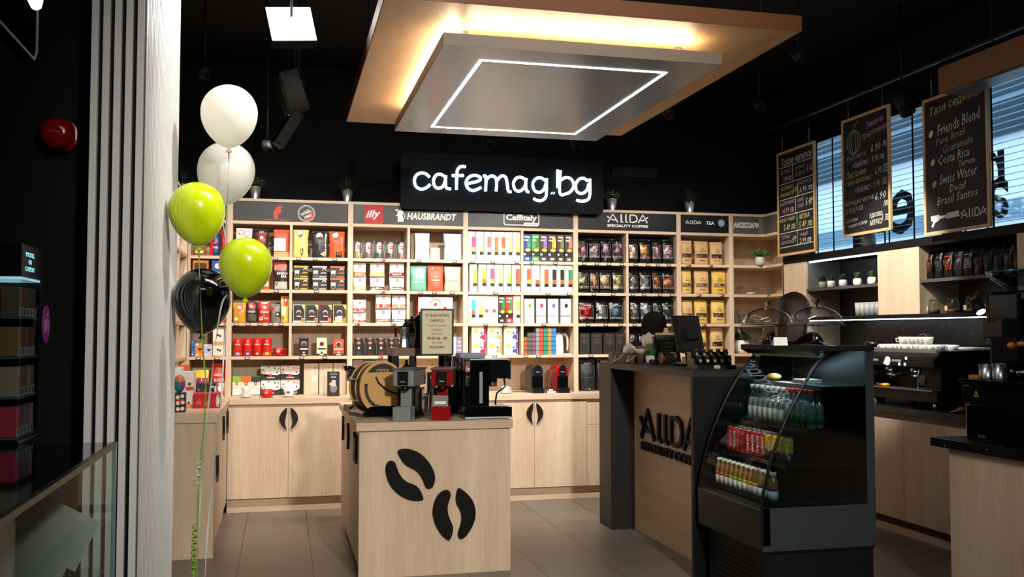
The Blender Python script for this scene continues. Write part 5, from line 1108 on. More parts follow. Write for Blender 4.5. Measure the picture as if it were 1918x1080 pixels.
# ---------------------------------------------------------------- things on the reception counter
ZR = RZ + .0008
def rx(px, Y): return atY(px, 680, Y).x
# napkin box with looped rope handles
t = thing('napkin_box', 'dark wooden napkin box with rope handles at the counter edge', 'box', (rx(1166, 6.9) + .015, 6.93, ZR + .0006), -.1)
DW = mat('dark_walnut_box', (60, 42, 32), .5)
B().box(-.10, .10, -.06, -.05, 0, .08).box(-.10, .10, .05, .06, 0, .08).box(-.10, -.09, -.05, .05, 0, .08).box(.09, .10, -.05, .05, 0, .08).box(-.09, .09, -.05, .05, 0, .008).build('body', DW, t)
for k in (-.075, .03): B().tube(catmull([(k, -.062, .05), (k - .02, -.09, .02), (k - .03, -.10, .008), (k + .01, -.105, .03), (k + .05, -.085, .06), (k + .06, -.062, .06)]), .006, 8).build('rope_handle', mat('tan_rope', (150, 112, 74), .8), t)
b = B()
for k in range(6): b.add([(-.03 + .012*k, -.04, .01), (-.03 + .012*k, .04, .01), (-.01 + .016*k, .035, .15 - .012*abs(k - 2)), (-.01 + .016*k, -.035, .14 - .012*abs(k - 2))], [(0, 1, 2, 3)])
tag(b.build('napkins', mat('napkin_white', (214, 204, 190), .8), None, (t.location.x + .03, 6.925, ZR + .0095)), 'fan of white napkins standing in the dark wooden box', 'napkins')
def rcup(px, Y, r, h, m, lab, sleeve=None):
    t = thing('paper_cup', lab, 'cup', (rx(px, Y), Y, ZR)); B().lathe([(r*.75, 0), (r, h), (r*.94, h), (r*.7, .006), (0, .006)], n=20).build('cup', m, t)
    if sleeve: B().lathe([(r*.93, h*.6), (r*1.01, h*.85), (r*.99, h*.85), (r*.91, h*.6)], n=20).build('sleeve', sleeve, t)
rcup(1199, 6.8, .036, .13, mat('brown_cup', (92, 62, 46), .5), 'brown cup with pale band left of the small grass plant', C((190, 184, 176)))
# holder with wrapped straws
t = thing('straw_holder', 'dark holder behind the small grass plant', 'holder', (rx(1214, 6.98), 6.98, ZR)); B().lathe([(.04, 0), (.045, .11), (.042, .11), (.036, .006), (0, .006)], n=20).build('holder', DW, t)
for k in range(11):
    a = -.34 + k*.062; rr = random.Random(k)
    b = B().box(-.0065, .0065, -.002, .002, 0, .215 + .012*rr.random() - .03*abs(k - 6)/6, 0)
    tag(b.build('wrapped_straw', mat('straw_paper', (206, 194, 176), .7), None, (rx(1214, 6.98) - .019 + .0038*k, 6.975 + .004*(k % 3), ZR + .012), (0, a*.55, 0)), 'white wrapped straw standing in the dark holder behind the grass plant', 'straw', 'wrapped straws in the holder')
t = stem_pot('small bright green grass plant in white pot on the reception counter', (rx(1216, 6.72), 6.70, ZR), .036, .062, C((212, 206, 196)), leaves(60, .05, .085, .006, GRASSG, 1, 5, True), GRASSG)
# small chalk board on an easel
t = thing('chalkboard_easel', 'small green chalk menu board on wooden easel on the reception counter', 'chalkboard', (rx(1248, 6.84), 6.84, ZR), -.25)
w2, h2 = .15, .215
B().box(-w2/2, w2/2, 0, .008, .012, h2).build('slate', mat('green_slate', (30, 48, 40), .6), t)
b = B()
for k, (tx, ww) in enumerate((('ALLDA', .07), ('Friends Blend', .10), ('Guatemala', .075), ('Peru, Brazil', .10), ('Tarrazu', .06), ('espresso', .09))): b.text(tx, Mx((0, -.0006, h2 - .03 - k*.03)), ww, .013)
b.build('chalk_writing', C((170, 176, 160)), t)
B().box(-w2/2 - .008, w2/2 + .008, -.006, .012, h2, h2 + .016).build('top_rail', TAN, t); B().box(-w2/2 - .008, w2/2 + .008, -.012, .014, 0, .012).build('bottom_rail', TAN, t)
B().prism([(-.022, h2 + .016), (.022, h2 + .016), (.012, h2 + .055), (-.012, h2 + .055)], 'y', .0, .01).build('easel_head', TAN, t)
B().tube([(0, .012, h2), (0, .10, .0)], .006, 6).build('easel_leg', TAN, t)
tag(B().box(-.05, .05, -.035, .035, 0, .035).build('card_reader', BLACK, None, (rx(1232, 6.62), 6.62, ZR), (0, 0, .2), .006), 'small black card reader before the chalk board', 'card reader')
t = thing('cookie_jar', 'glass jar of cookies lying on its side before the chalk board', 'jar', (rx(1254, 6.5), 6.52, ZR), -.1)
b = B().lathe([(.0, -.05), (.042, -.05), (.044, -.045), (.044, .05), (0, .05)], (0, 0, .0445), 24, 0, True, 'x'); b.build('glass', GLASSB, t)
B().cyl((-.064, 0, .0445), .043, .014, 24, axis='x').build('wooden_lid', mat('cork_brown', (140, 88, 48), .6), t)
for k in range(6): tag(B().cyl((0, 0, 0), .026, .012, 14).build('cookie', mat('cookie_brown', (120, 76, 40), .7), None, (rx(1254, 6.5) - .035 + .014*k, 6.52, ZR + .034 + .003*(k % 2)), (0, 1.3, -.1)), 'brown cookie inside the glass jar lying on the reception counter', 'cookie', 'cookies in the jar')
# till monitor seen from behind
MY = 6.18
t = thing('till_monitor', 'black till monitor on its stand seen from behind', 'monitor', (rx(1297, MY), MY, ZR), .42)
B().box(-.085, .085, -.07, .11, 0, .018).build('base', BLACK, t, bevel=.005)
B().prism([(-.02, .018), (.03, .018), (.055, .20), (.015, .21)], 'x', -.035, .035).build('stand', BLACK, t, bevel=.004)
b = B().prism([(-.01, .10), (.025, .09), (.095, .345), (.045, .355)], 'x', -.125, .125); b.build('screen_housing', mat('till_black', (26, 25, 25), .45), t, bevel=.012)
B().prism([(.012, .17), (-.02, .19), (.01, .26), (.035, .26)], 'x', -.065, .065).build('rear_box', _M['till_black'], t, bevel=.006)
B().box(-.004, .004, .0415, .044, .315, .328).build('badge', CHROME, t)
B().add([(-.115, .0285, .10), (.115, .0285, .10), (.115, .096, .335), (-.115, .096, .335)], [(3, 2, 1, 0)]).build('screen', mat('screen_blue', (20, 40, 80), .15), t)
# rack with small bottles / pods
PY_ = 5.78
t = thing('pod_rack', 'black stepped rack of small jars beside the till monitor', 'rack', (rx(1337, PY_), PY_, ZR), -.1)
B().box(-.13, .13, -.06, .16, 0, .022).box(-.13, .13, .02, .16, .022, .062).box(-.13, .13, .08, .16, .062, .105).build('steps', BLACK, t)
bj = B().lathe([(.016, 0), (.017, .045), (.012, .05)], n=12); bl2 = B().cyl((0, 0, .05), .0155, .012, 12); bd = B().flat(circ(.010, 12), Mx((0, -.0175, .026)))
mj, ml, md_, mdy = bj.mesh('jar_glass', [mat('dark_jar', (28, 26, 22), .12)]), bl2.mesh('jar_lid', [C((70, 70, 68), .3)]), bd.mesh('jar_label', [C((150, 140, 110))]), bd.mesh('jar_label', [YPR])
for r_ in range(2):
    for k in range(5):
        j = thing('spice_jar', ('small jar with yellow label on the front step of the black rack' if (r_, k) == (0, 1) else 'small dark jar, %s from left, %s step of the black rack' % (ORD[k], ('front', 'middle')[r_])), 'jar', t.matrix_basis @ Matrix.Translation((-.10 + .05*k, .05 - .08 + .02 + r_*.065 + (0 if r_ == 0 else .0), (.0228 if r_ == 0 else .0628))).to_translation(), -.1, 'small jars on the black rack')
        for nm, me in (('jar_glass', mj), ('jar_lid', ml), ('jar_label', mdy if (r_, k) == (0, 1) else md_)):
            o = bpy.data.objects.new(nm, me); COL.objects.link(o); o.parent = j
b = B().box(-.02, .02, -.001, 0, .0, .02).build('rack_sticker', C((180, 178, 170)), t, (0, -.0605, .001))

# ---------------------------------------------------------------- refrigerated display case
FX, FY0, FY1 = 2.455, 4.60, 5.375
fr = thing('display_fridge', 'black curved glass display fridge full of drinks', 'display fridge', (FX, FY0, 0), .0)
PR = [(.010, .553), (.027, .672), (.082, .858), (.166, 1.047), (.254, 1.196), (.348, 1.323), (.427, 1.395)]
PRs = catmull(PR, 4); FD = FY1 - FY0; FW = .69
FBL = mat('fridge_black', (15, 16, 18), .4, spec=.35); FGR = mat('fridge_dark_grey', (44, 50, 54), .4); GLASSO = thin_glass('dome_glass', (248, 250, 249), 2.6)
B().box(.06, FW, .03, FD - .03, 0, .33).build('plinth', BLKM, fr)
for k in range(7): B().box(.052, .06, .12, FD - .12, .06 + .03*k, .072 + .03*k).build('grille_bar', BLKM, fr)
B().prism([(.004, .35), (.0, .56), (.02, .575), (.06, .575), (.06, .35)], 'y', .0, FD).build('front_panel', FBL, fr, bevel=.003)
B().box(.061, FW - .001, .013, FD - .013, .331, .569).build('lower_body', FBL, fr)
B().box(FW - .04, FW, .02, FD - .02, .57, 1.40).build('back_panel', FBL, fr)
sidep = [(.45, 1.395)] + [(FW - .0, 1.395), (FW - .0, .57), (FW - .06, .57)]
for y, nm in ((.0, 'near'), (FD - .012, 'far')):
    B().box(FW - .05, FW, y, y + .012, .36, 1.395).build('side_post', FGR, fr)
    B().box(.012, FW, y - .002, y + .012, .345, .375).build('side_rail', FGR, fr)
    B().box(.02, FW - .05, y, y + .012, .375, .57).build('side_panel', FGR, fr)
    pts = [(x, y + .006, z) for x, z in PRs]
    B().tube(pts, .0085, 8).build('arc_frame', mat('black_metal', (18, 18, 19), .3, .4), fr)
    poly = [(x + .004, z) for x, z in PRs] + [(FW - .05, 1.395), (FW - .05, .575), (.02, .575)]
    B().prism(poly, 'y', y + .003, y + .009).build('side_glass', GLASSD, fr)
n = len(PRs); V = []
for x, z in PRs: V += [(x - .002, .012, z), (x - .002, FD - .012, z)]
B().add(V, [(2*i, 2*i + 1, 2*i + 3, 2*i + 2) for i in range(n - 1)], 0, True).build('front_glass', GLASSF, fr)
B().box(.30, FW, -.01, FD + .01, 1.396, 1.425).build('top_lid', BLKM, fr, bevel=.004)
B().prism([(.30, 1.396), (.34, 1.425), (.36, 1.425), (.36, 1.372), (.345, 1.372)], 'y', -.008, FD + .008).build('lid_nose', BLKM, fr)
B().box(.36, .40, .02, FD - .02, 1.36, 1.392).build('glass_edge', mat('teal_glass_edge', (60, 104, 100), .2), fr)
SHZ = [.596, .79, .972, 1.205]; SHX = [.09, .165, .30, .375]
for x, z in zip(SHX, SHZ):
    B().box(x, FW - .04, .015, FD - .015, z - .014, z).build('shelf', FBL, fr)
    B().box(x - .006, x, .015, FD - .015, z - .022, z + .004).build('shelf_edge', GREYP if z > 1 else FBL, fr)
area('fridge_lamp', (FX + .50, (FY0 + FY1)/2, 1.352), (FX + .36, (FY0 + FY1)/2, .8), .6, .05, 3.2, (.9, .97, 1)).rotation_euler = (0, .25, PI/2)
def dup(root, loc, rz, label):
    r = root.copy(); COL.objects.link(r); r.location = loc; r.rotation_euler = (0, 0, rz); r['label'] = label
    for ch in list(root.children):
        c = ch.copy(); COL.objects.link(c); c.parent = r
    return r
def drink(name, label, cat, grp, parts):
    t = thing(name, label, cat, (0, 0, -5), 0, grp)
    for nm, b, m in parts: b.build(nm, m, t)
    return t
def row(proto, n, x, y0, y1, z, lab, first=0, tot=None):
    for k in range(n):
        y = y0 + (y1 - y0)*k/max(n - 1, 1); L = lab % ORD[k]
        if not proto.get('used'): o = proto; o['used'] = 1; o.location = (x, y, z); o['label'] = L
        else: o = dup(proto, (x, y, z), random.uniform(-.4, .4), L)
    return
WB = [(.027, 0), (.0285, .006), (.0285, .10), (.024, .135), (.0125, .165), (.0125, .19), (0, .19)]
def water(cap, lab, grn=None): return drink('water_bottle', lab, 'bottle', 'drink bottles in the fridge', [('bottle', B().lathe(WB, n=18), GLASSB), ('cap', B().cyl((0, 0, .19), .0145, .022, 16), cap), ('label', B().lathe([(.0288, .025), (.0288, .085)], n=18), grn or mat('clear_label', (176, 182, 182), .4)), ('water', B().lathe([(.0, .003), (.026, .004), (.026, .10), (.021, .132), (0, .135)], n=16), mat('water_grey', (128, 136, 134), .1))])
WC = C((206, 204, 200)); RC = C((190, 40, 36)); GRL = mat('green_label', (60, 96, 60), .4)
ww, wr = water(WC, ''), water(RC, '', GRL); ww['used'] = 0; wr['used'] = 0
row(ww, 7, FX + .34, FD + FY0 - .06, FY0 + FD - .06 - 6*.0605, SHZ[2] + .0008, 'white capped water bottle, %s from the far end, front row, upper fridge shelf')
row(wr, 5, FX + .34, FY0 + FD - .06 - 7*.0605, FY0 + .055, SHZ[2] + .0008, 'red capped water bottle, %s after the white caps, front row, upper fridge shelf')
row(ww, 7, FX + .405, FD + FY0 - .085, FY0 + FD - .085 - 6*.0605, SHZ[2] + .0008, 'white capped water bottle, %s from the far end, second row, upper fridge shelf')
row(wr, 4, FX + .405, FY0 + FD - .085 - 7*.0605, FY0 + .085, SHZ[2] + .0008, 'red capped water bottle, %s after the white caps, second row, upper fridge shelf')
def soda(body, lab, txt, bandm=None):
    b = B().lathe([(.023, 0), (.027, .008), (.027, .128), (.024, .138)], n=22); ms = [body, WHITE]
    vs_, fs, asp = text_mesh(txt, .02, .3, 1, 1)
    V = []
    for x, y in vs_: a = -PI/2 - .5 + (y - .5)*.7; V.append((.0274*math.cos(a), .0274*math.sin(a), .07 + (x - .5)*.095))
    b.add(V, fs, 1)
    if bandm: b.lathe([(.0273, .0), (.0273, .06)], n=22, m=2); ms.append(bandm)
    return drink('soda_can', lab, 'can', 'soda cans in the fridge', [('can_body', b, ms), ('lid', B().lathe([(.024, .138), (.022, .142), (0, .141)], n=22), STEEL)])
cr, cy = soda(mat('soda_red', (186, 18, 24), .25, .2), '', 'Coca-Cola'), soda(mat('soda_yellow', (226, 170, 20), .3, .2), '', 'Tonic', DKB); cr['used'] = 0; cy['used'] = 0
row(cr, 8, FX + .20, FY0 + FD - .055, FY0 + FD - .055 - 7*.0575, SHZ[1] + .0008, 'red soda can, %s from the far end, front row, middle fridge shelf')
row(cy, 4, FX + .20, FY0 + FD - .055 - 8*.0575, FY0 + .055, SHZ[1] + .0008, 'yellow and black soda can, %s after the red cans, front row, middle fridge shelf')
row(cr, 8, FX + .26, FY0 + FD - .055, FY0 + FD - .055 - 7*.0575, SHZ[1] + .0008, 'red soda can, %s from the far end, second row, middle fridge shelf')
JB = [(.024, 0), (.027, .006), (.027, .085), (.022, .11), (.016, .122), (.016, .13), (0, .13)]
def juice(top, lab): return drink('juice_bottle', lab, 'bottle', 'juice bottles in the fridge', [('bottle', B().lathe(JB, n=18), mat('amber_bottle_%d' % id(top), (150, 110, 60), .15)), ('cap', B().cyl((0, 0, .1305), .018, .018, 16), C((226, 222, 210))), ('label', B().lathe([(.0275, .006), (.0275, .05)], n=18), C((226, 222, 214))), ('label_band', B().lathe([(.0277, .05), (.0277, .068)], n=18), top)])
y = FY0 + FD - .05
for m, n_, nm in ((C((222, 96, 50)), 3, 'orange'), (C((150, 190, 60)), 3, 'green'), (YPR, 3, 'yellow'), (C((110, 50, 110)), 3, 'purple')):
    j = juice(m, ''); j['used'] = 0
    row(j, n_, FX + .125, y, y - (n_ - 1)*.058, SHZ[0] + .0008, nm + ' banded juice bottle, %s of its colour from the far end, lowest fridge shelf'); y -= n_*.058
for o in bpy.data.objects:
    if 'used' in o: del o['used']
# top fridge shelf: pastry and yellow tag
tag(B().ell((0, 0, .022), .05, .035, .022).build('pastry', C((206, 164, 70)), None, (FX + .46, FY1 - .10, SHZ[3] + .0008)), 'yellow pastry on the top shelf of the display fridge', 'pastry')
tag(B().box(-.06, .06, -.06, .06, 0, .022).build('sandwich_pack', C((196, 196, 190)), None, (FX + .50, FY0 + .36, SHZ[3] + .0008)), 'pale wrapped pack on the top shelf of the display fridge', 'pack')
tag(B().add([(0, -.03, 0), (0, .03, .0), (.01, .02, -.04), (.01, -.03, -.035), (.003, -.03, 0), (.003, .03, .0), (.013, .02, -.04), (.013, -.03, -.035)], [(0, 3, 2, 1), (4, 5, 6, 7), (0, 1, 5, 4), (1, 2, 6, 5), (2, 3, 7, 6), (3, 0, 4, 7)]).build('yellow_tag', YPR, None, (FX + .36, FY0 + .50, SHZ[3] - .022)), 'yellow price tag hanging under the top fridge shelf', 'price tag')
# two glass cake stands with domes, glass bowl, little card
ZF = 1.4255
def cake_stand(x, y, lab):
    t = thing('cake_stand', lab, 'cake stand', (x, y, ZF), 0, 'glass cake stands on the fridge'); r = .155
    B().lathe([(.085, 0), (.085, .004), (.03, .016), (.014, .03), (.02, .045), (.012, .055), (.022, .07), (.012, .085), (.02, .098), (.03, .105)], n=28).build('foot', GLASSO, t)
    B().lathe([(.02, .106), (r, .112), (r + .008, .118), (r, .12), (.02, .114), (0, .114)], n=36).build('plate', GLASSO, t)
    B().lathe([(r*.93, .121), (r*.93, .135), (r*.86, .165), (r*.66, .195), (r*.36, .213), (.03, .219), (.0, .22)], n=36).build('dome', GLASSO, t)
    B().lathe([(.012, .22), (.01, .228), (.022, .25), (.024, .258), (.0, .254)], n=16, smooth=False).build('knob', CHROME, t)
    return t
cake_stand(px_at(1438, 5.14), 5.14, 'glass cake stand with dome at the left on the fridge top')
cake_stand(px_at(1530, 4.83), 4.83, 'glass cake stand with dome at the right on the fridge top')
tag(B().lathe([(.03, 0), (.035, .006), (.066, .055), (.08, .098), (.077, .098), (.062, .055), (.03, .012), (0, .012)], n=28).build('glass_bowl', GLASSB, None, (px_at(1408, 5.28), 5.285, ZF)), 'tapered glass bowl behind the left cake stand', 'bowl')
q = atY(1466, 645, 4.78); b = B().add([(-.04, 0, 0), (.04, 0, 0), (.045, .03, .045), (-.03, .03, .045), (.045, .032, .045), (-.03, .032, .045), (.04, .06, 0), (-.04, .06, 0)], [(0, 1, 2, 3), (3, 2, 4, 5), (5, 4, 6, 7)])
tag(b.build('tent_card', WHITE, None, (q.x, 4.80, ZF), (0, 0, -.2)), 'small white folded card between the two cake stands', 'card')
# ---------------------------------------------------------------- bar along the window wall
XB = 4.46
STONE = None
def stone():
    m = bpy.data.materials.new('black_speckled_stone'); m.use_nodes = True; n = m.node_tree.nodes; l = m.node_tree.links; p = n['Principled BSDF']
    tc = n.new('ShaderNodeTexCoord'); vo = n.new('ShaderNodeTexVoronoi'); vo.inputs['Scale'].default_value = 26
    no = n.new('ShaderNodeTexNoise'); no.inputs['Scale'].default_value = 60
    ad = n.new('ShaderNodeMath'); ad.operation = 'ADD'; l.new(vo.outputs['Distance'], ad.inputs[0]); mu = n.new('ShaderNodeMath'); mu.operation = 'MULTIPLY'; mu.inputs[1].default_value = .35
    l.new(no.outputs['Fac'], mu.inputs[0]); l.new(mu.outputs[0], ad.inputs[1])
    r = n.new('ShaderNodeValToRGB'); r.color_ramp.elements[0].position = .25; r.color_ramp.elements[0].color = lin((170, 168, 160)); r.color_ramp.elements[1].position = .32; r.color_ramp.elements[1].color = lin((22, 22, 23))
    l.new(tc.outputs['Object'], vo.inputs['Vector']); l.new(tc.outputs['Object'], no.inputs['Vector']); l.new(ad.outputs[0], r.inputs[0]); l.new(r.outputs[0], p.inputs['Base Color'])
    p.inputs['Roughness'].default_value = .3; return m
STONE = stone()
BY0, BY1 = 5.05, 8.15
ys = [8.15, 7.3, 6.55, 5.80, 5.05]
for k in range(4):
    y1, y0 = ys[k], ys[k + 1]; t = thing('base_cabinet', ['wood bar cabinet behind the display fridge', 'wood bar cabinet under the far end of the espresso machine', 'wood bar cabinet right of the display fridge', 'wood bar cabinet behind the near service counter'][k], 'cabinet', (XB, (y0 + y1)/2, 0), 0, 'bar base cabinets'); h = (y1 - y0)/2
    B().box(.02, .50, -h, h, .11, ZCN - .05).build('body', WOODV, t)
    B().box(.05, .06, -h, h, 0, .11).build('plinth', EDGEW, t); B().box(.03, .05, -h, h, 0, .05).build('plinth_strip', WOODY, t)
    for a, b_ in ((-h + .0015, -.0015), (.0015, h - .0015)): B().box(0, .019, a, b_, .115, ZCN - .095).build('door', WOODV, t, bevel=.001)
    B().box(.012, .02, -h, h, ZCN - .093, ZCN - .05).build('grip_rail', mat('grip_rail_brown', (120, 98, 78), .4), t)
tag(B().box(XB - .03, XW - .002, BY0, BY1, ZCN - .05, ZCN).build('worktop', STONE, bevel=.002), 'black speckled stone worktop of the bar along the window wall', 'worktop')
tag(B().box(XW - .022, XW - .002, BY0, 7.78, ZCN + .001, 1.597).build('splashback', STONE), 'black speckled stone splashback above the bar worktop', 'splashback')
# tall wood end panel and upper cabinets
XU = XR
DG = mat('dark_grey_niche', (52, 52, 52), .5)
uc = thing('wall_cabinet', 'bar wall cabinet with dark niches, wood doors and black ledge', 'wall cabinet', (XU, 0, 1.60))
D = XW - XU - .004
z = lambda v: v - 1.60
B().box(0, D, 7.785, 8.195, z(1.604), z(2.14)).build('end_panel', WOODV, uc)
B().box(0, D, 7.785, 8.195, z(.95), z(1.60)).build('end_panel', WOODV, uc)
B().box(.0, D, 5.0, 7.784, z(1.605), z(1.635)).build('bottom_board', BLKM, uc)
B().box(-.0, D, 4.6, 8.19, z(2.141), z(2.205)).build('ledge', BLKM, uc, bevel=.002)
for a, b_, nm in ((6.712, 7.784, 0), (5.22, 6.20, 1)):
    B().box(D - .012, D, a, b_, z(1.636), z(2.14)).build('niche_back', DG, uc)
    B().box(.005, D - .013, a + .001, b_ - .001, z(1.868), z(1.892)).build('niche_shelf', mat('grey_shelf', (74, 72, 70), .5), uc)
B().box(.02, D - .013, 7.775, 7.784, z(1.893), z(2.14)).build('niche_side', C((120, 118, 116)), uc)
B().box(0, D - .013, 6.20, 6.711, z(1.636), z(2.14)).build('door', WOODV, uc, bevel=.001)
B().box(0, D - .013, 5.0, 5.219, z(1.636), z(2.14)).build('door', WOODV, uc, bevel=.001)
B().box(.02, .032, 6.73, 7.76, z(2.128), z(2.1395)).build('led_strip', LEDC, uc)
B().box(.01, .022, 5.3, 7.75, z(1.598), z(1.6045)).build('led_strip', LEDC, uc)
# window ledge plants
q = atX(1628, 470, 4.84); stem_pot('bushy blue green plant in ribbed white pot on the ledge under the pumpkin board', (4.78, atX(1628, 470, 4.78).y, 2.2058), .055, .11, C((224, 218, 208)), leaves(260, .15, .13, .016, LEAFG, .6, 21, False), LEAFG, True)
stem_pot('ribbed white pot with plant under the coffee bean board', (4.78, atX(1783, 455, 4.78).y, 2.2058), .05, .10, C((206, 202, 194)), leaves(120, .08, .10, .014, LEAFG, .6, 22, False), LEAFG, True)
tag(B().cyl((0, 0, 0), .045, .07, 20).build('red_tin', RED, None, (4.74, atX(1486, 487, 4.74).y - .05, 2.2058)), 'red tin on the ledge below the price list board', 'tin')
# niche one: row of succulents, tumblers below
SX = 4.74
for k, px in enumerate((1541, 1557, 1579, 1606, 1633)):
    q = atX(px, 530, SX); t = stem_pot('small succulent in round white pot, %s from left in the lit dark niche' % ORD[k], (SX, q.y, 1.8928), .036, .06, WHITEG if k else C((150, 146, 140)), leaves(80, .045, .075, .014, LEAF, 1, 30 + k, True), LEAF, False, 'succulent', 'succulents in the dark niche')
RIDG = mat('ridged_glass', (214, 220, 214), .12, trans=.55)
for r_ in range(2):
    for k in range(6):
        y = 6.76 + k*.068; tumbler('clear ridged tumbler, %s from right, %s row under the succulents' % (ORD[k], ('front', 'back')[r_]), (4.72 + .09*r_, y, 1.6358), .03, .11, 'tumblers in the dark niche').data.materials[0] = RIDG
# niche two: black pouches and clip jars
OUT = [(150, 70, 50), (90, 90, 60), (190, 80, 50), (70, 70, 70), (200, 200, 200), (170, 60, 70), (50, 90, 90), (80, 70, 110), (180, 110, 70), (140, 70, 60)]
for k in range(10):
    px = 1739 + k*18.6; q = atX(px, 510, 4.72); y = q.y
    if y < 5.28: break
    t = thing('coffee_bag', 'black coffee pouch with thin %s outline, %s from left in the right bar niche' % (['brown', 'olive', 'orange', 'grey', 'white', 'red', 'teal', 'violet', 'copper', 'maroon'][k], ORD[k]), 'coffee bag', (4.74, y, 1.8928), -PI/2, 'black pouches in the bar niche')
    make_bag(t, .085, .215, .07, mat('black_foil', (30, 29, 29), .3, .6, bump=.3, bscale=22), [('f', .06, .3, .94, .74, .03, C(OUT[k])), ('r', .2, .36, .8, .6, C(tuple(int(v*.45) for v in OUT[k])))], .005, True, seed=70 + k)
for k in range(5):
    px = 1747 + k*36; q = atX(px, 580, 4.74); y = q.y
    t = thing('clip_jar', 'clear clip top jar with tag, %s from left under the black pouches' % ORD[k], 'jar', (4.75, y, 1.6358), -PI/2, 'clip top jars in the bar niche')
    B().lathe([(.042, 0), (.045, .01), (.045, .085), (.036, .10), (.036, .108)], n=22).build('glass_body', GLASSB, t)
    B().lathe([(.039, .110), (.04, .122), (.02, .132), (0, .133)], n=22).build('lid', GLASSB, t)
    B().tube([(-.04, 0, .10), (0, -.042, .105), (.04, 0, .10), (.0, -.045, .06)], .002, 5).build('wire_clip', STEEL, t)
    B().box(-.03, -.002, -.0478, -.046, .02, .055).build('paper_tag', TAN, t)
    B().lathe([(.04, .006), (.041, .03), (0, .032)], n=18).build('contents', mat('beans_brown', (70, 50, 34), .6), t)
# ---------------------------------------------------------------- espresso machine on the bar
MBK = mat('machine_black', (10, 10, 11), .38, spec=.35)
EY0, EY1 = 5.84, 6.66; EZ = ZCN + .0008
t = thing('espresso_machine', 'black two group espresso machine on the bar with white cups on top', 'espresso machine', (4.50, (EY0 + EY1)/2, EZ)); h = (EY1 - EY0)/2
for y in (-h + .06, h - .06):
    for x in (.03, .38): B().cyl((x, y, 0), .018, .05, 12).build('foot', CHROME, t)
B().box(.0, .42, -h, h, .051, .13).build('base', MBK, t, bevel=.006)
B().box(.18, .42, -h + .03, h - .03, .13, .30).build('back_body', MBK, t)
B().prism([(-.02, .30), (.42, .30), (.42, .405), (.03, .405), (-.02, .36)], 'y', -h, h).build('upper_body', MBK, t, bevel=.008)
B().box(.02, .42, -h - .02, -h - .001, .03, .42).build('side_panel', MBK, t, bevel=.012); B().box(.02, .42, h + .001, h + .02, .03, .42).build('side_panel', MBK, t, bevel=.012)
b = B()
for y in (.30, .02): b.box(-.0225, -.02, y - .06, y + .05, .333, .349)
b.build('button_row', C((150, 146, 140)), t)
b = B()
for y, zz in ((.36, .36), (-.10, .36), (.16, .32), (-.02, .315), (-.085, .315)): b.box(-.023, -.02, y - .012, y + .012, zz - .01, zz + .012)
b.build('white_switches', WHITE, t)
b = B().cyl((-.026, .12, .335), .034, .008, 24, axis='x'); b.build('pressure_gauge', WHITE, t)
for y in (.24, -.06):
    B().lathe([(.04, .0), (.042, -.03), (.035, -.045), (0, -.045)][::-1], (.09, y, .30), 20).build('group_head', CHROME, t)
    hdl = B().tube([(.05, y, .245), (-.05, y, .24), (-.12, y, .225)], [.012, .014, .016], 10).build('portafilter_handle', BLACK, t)
    B().cyl((.09, y, .225), .036, .028, 20).build('portafilter', CHROME, t)
B().tube([(.02, -.22, .30), (-.01, -.225, .27), (-.015, -.22, .14)], .006, 8).build('steam_wand', CHROME, t)
B().cyl((-.02, -.27, .21), .035, .02, 20, axis='x').build('steam_knob', mat('dark_knob', (60, 58, 56), .35), t)
B().box(-.03, .17, -h + .02, h - .02, .131, .138).build('drip_grid', STEEL, t)
for d in (0, .42 - .006): B().box(d, d + .006, -h, h, .405, .43).build('cup_rail', STEEL, t)
ecb = B().lathe([(.02, 0), (.028, .004), (.037, .035), (.039, .055), (.036, .055), (.033, .03), (0, .008)], n=18).mesh('cup_bowl', [WHITEG]); ech = B().tube([(.035, 0, .045), (.056, 0, .042), (.052, 0, .018), (.03, 0, .018)], .004, 6).mesh('cup_handle', [WHITEG])
def stack_cup(x, y, z, lab):
    c = thing('coffee_cup', lab, 'cup', (x, y, z), random.choice((PI + .5, PI - .4, PI*.9, PI)), 'white cups on the espresso machine')
    for nm, me in (('bowl', ecb), ('handle', ech)): o = bpy.data.objects.new(nm, me); COL.objects.link(o); o.parent = c
for r_ in range(2):
    for k in range(8): stack_cup(4.575 + .11*r_, EY0 + .06 + k*.093, EZ + .4065, 'white coffee cup, %s from right, %s row on top of the espresso machine' % (ORD[k], ('front', 'back')[r_]))
for k in range(4): stack_cup(4.60, EY0 + .22 + k*.094, EZ + .4625, 'white coffee cup, %s from right, upper layer on top of the espresso machine' % ORD[k])
tag(B().lathe([(.03, 0), (.05, .01), (.052, .05), (.035, .075), (0, .08)], n=20).build('cling_film_bundle', GLASSB, None, (4.70, 6.22, EZ + .47)), 'clear plastic lid lying on the cups on the espresso machine', 'lid')
tag(B().box(-.1, .1, -.16, .16, 0, .012).build('white_tray', WHITE, None, (4.80, EY0 + .03, EZ + .432)), 'white cloth tray at the near end on top of the espresso machine', 'tray')
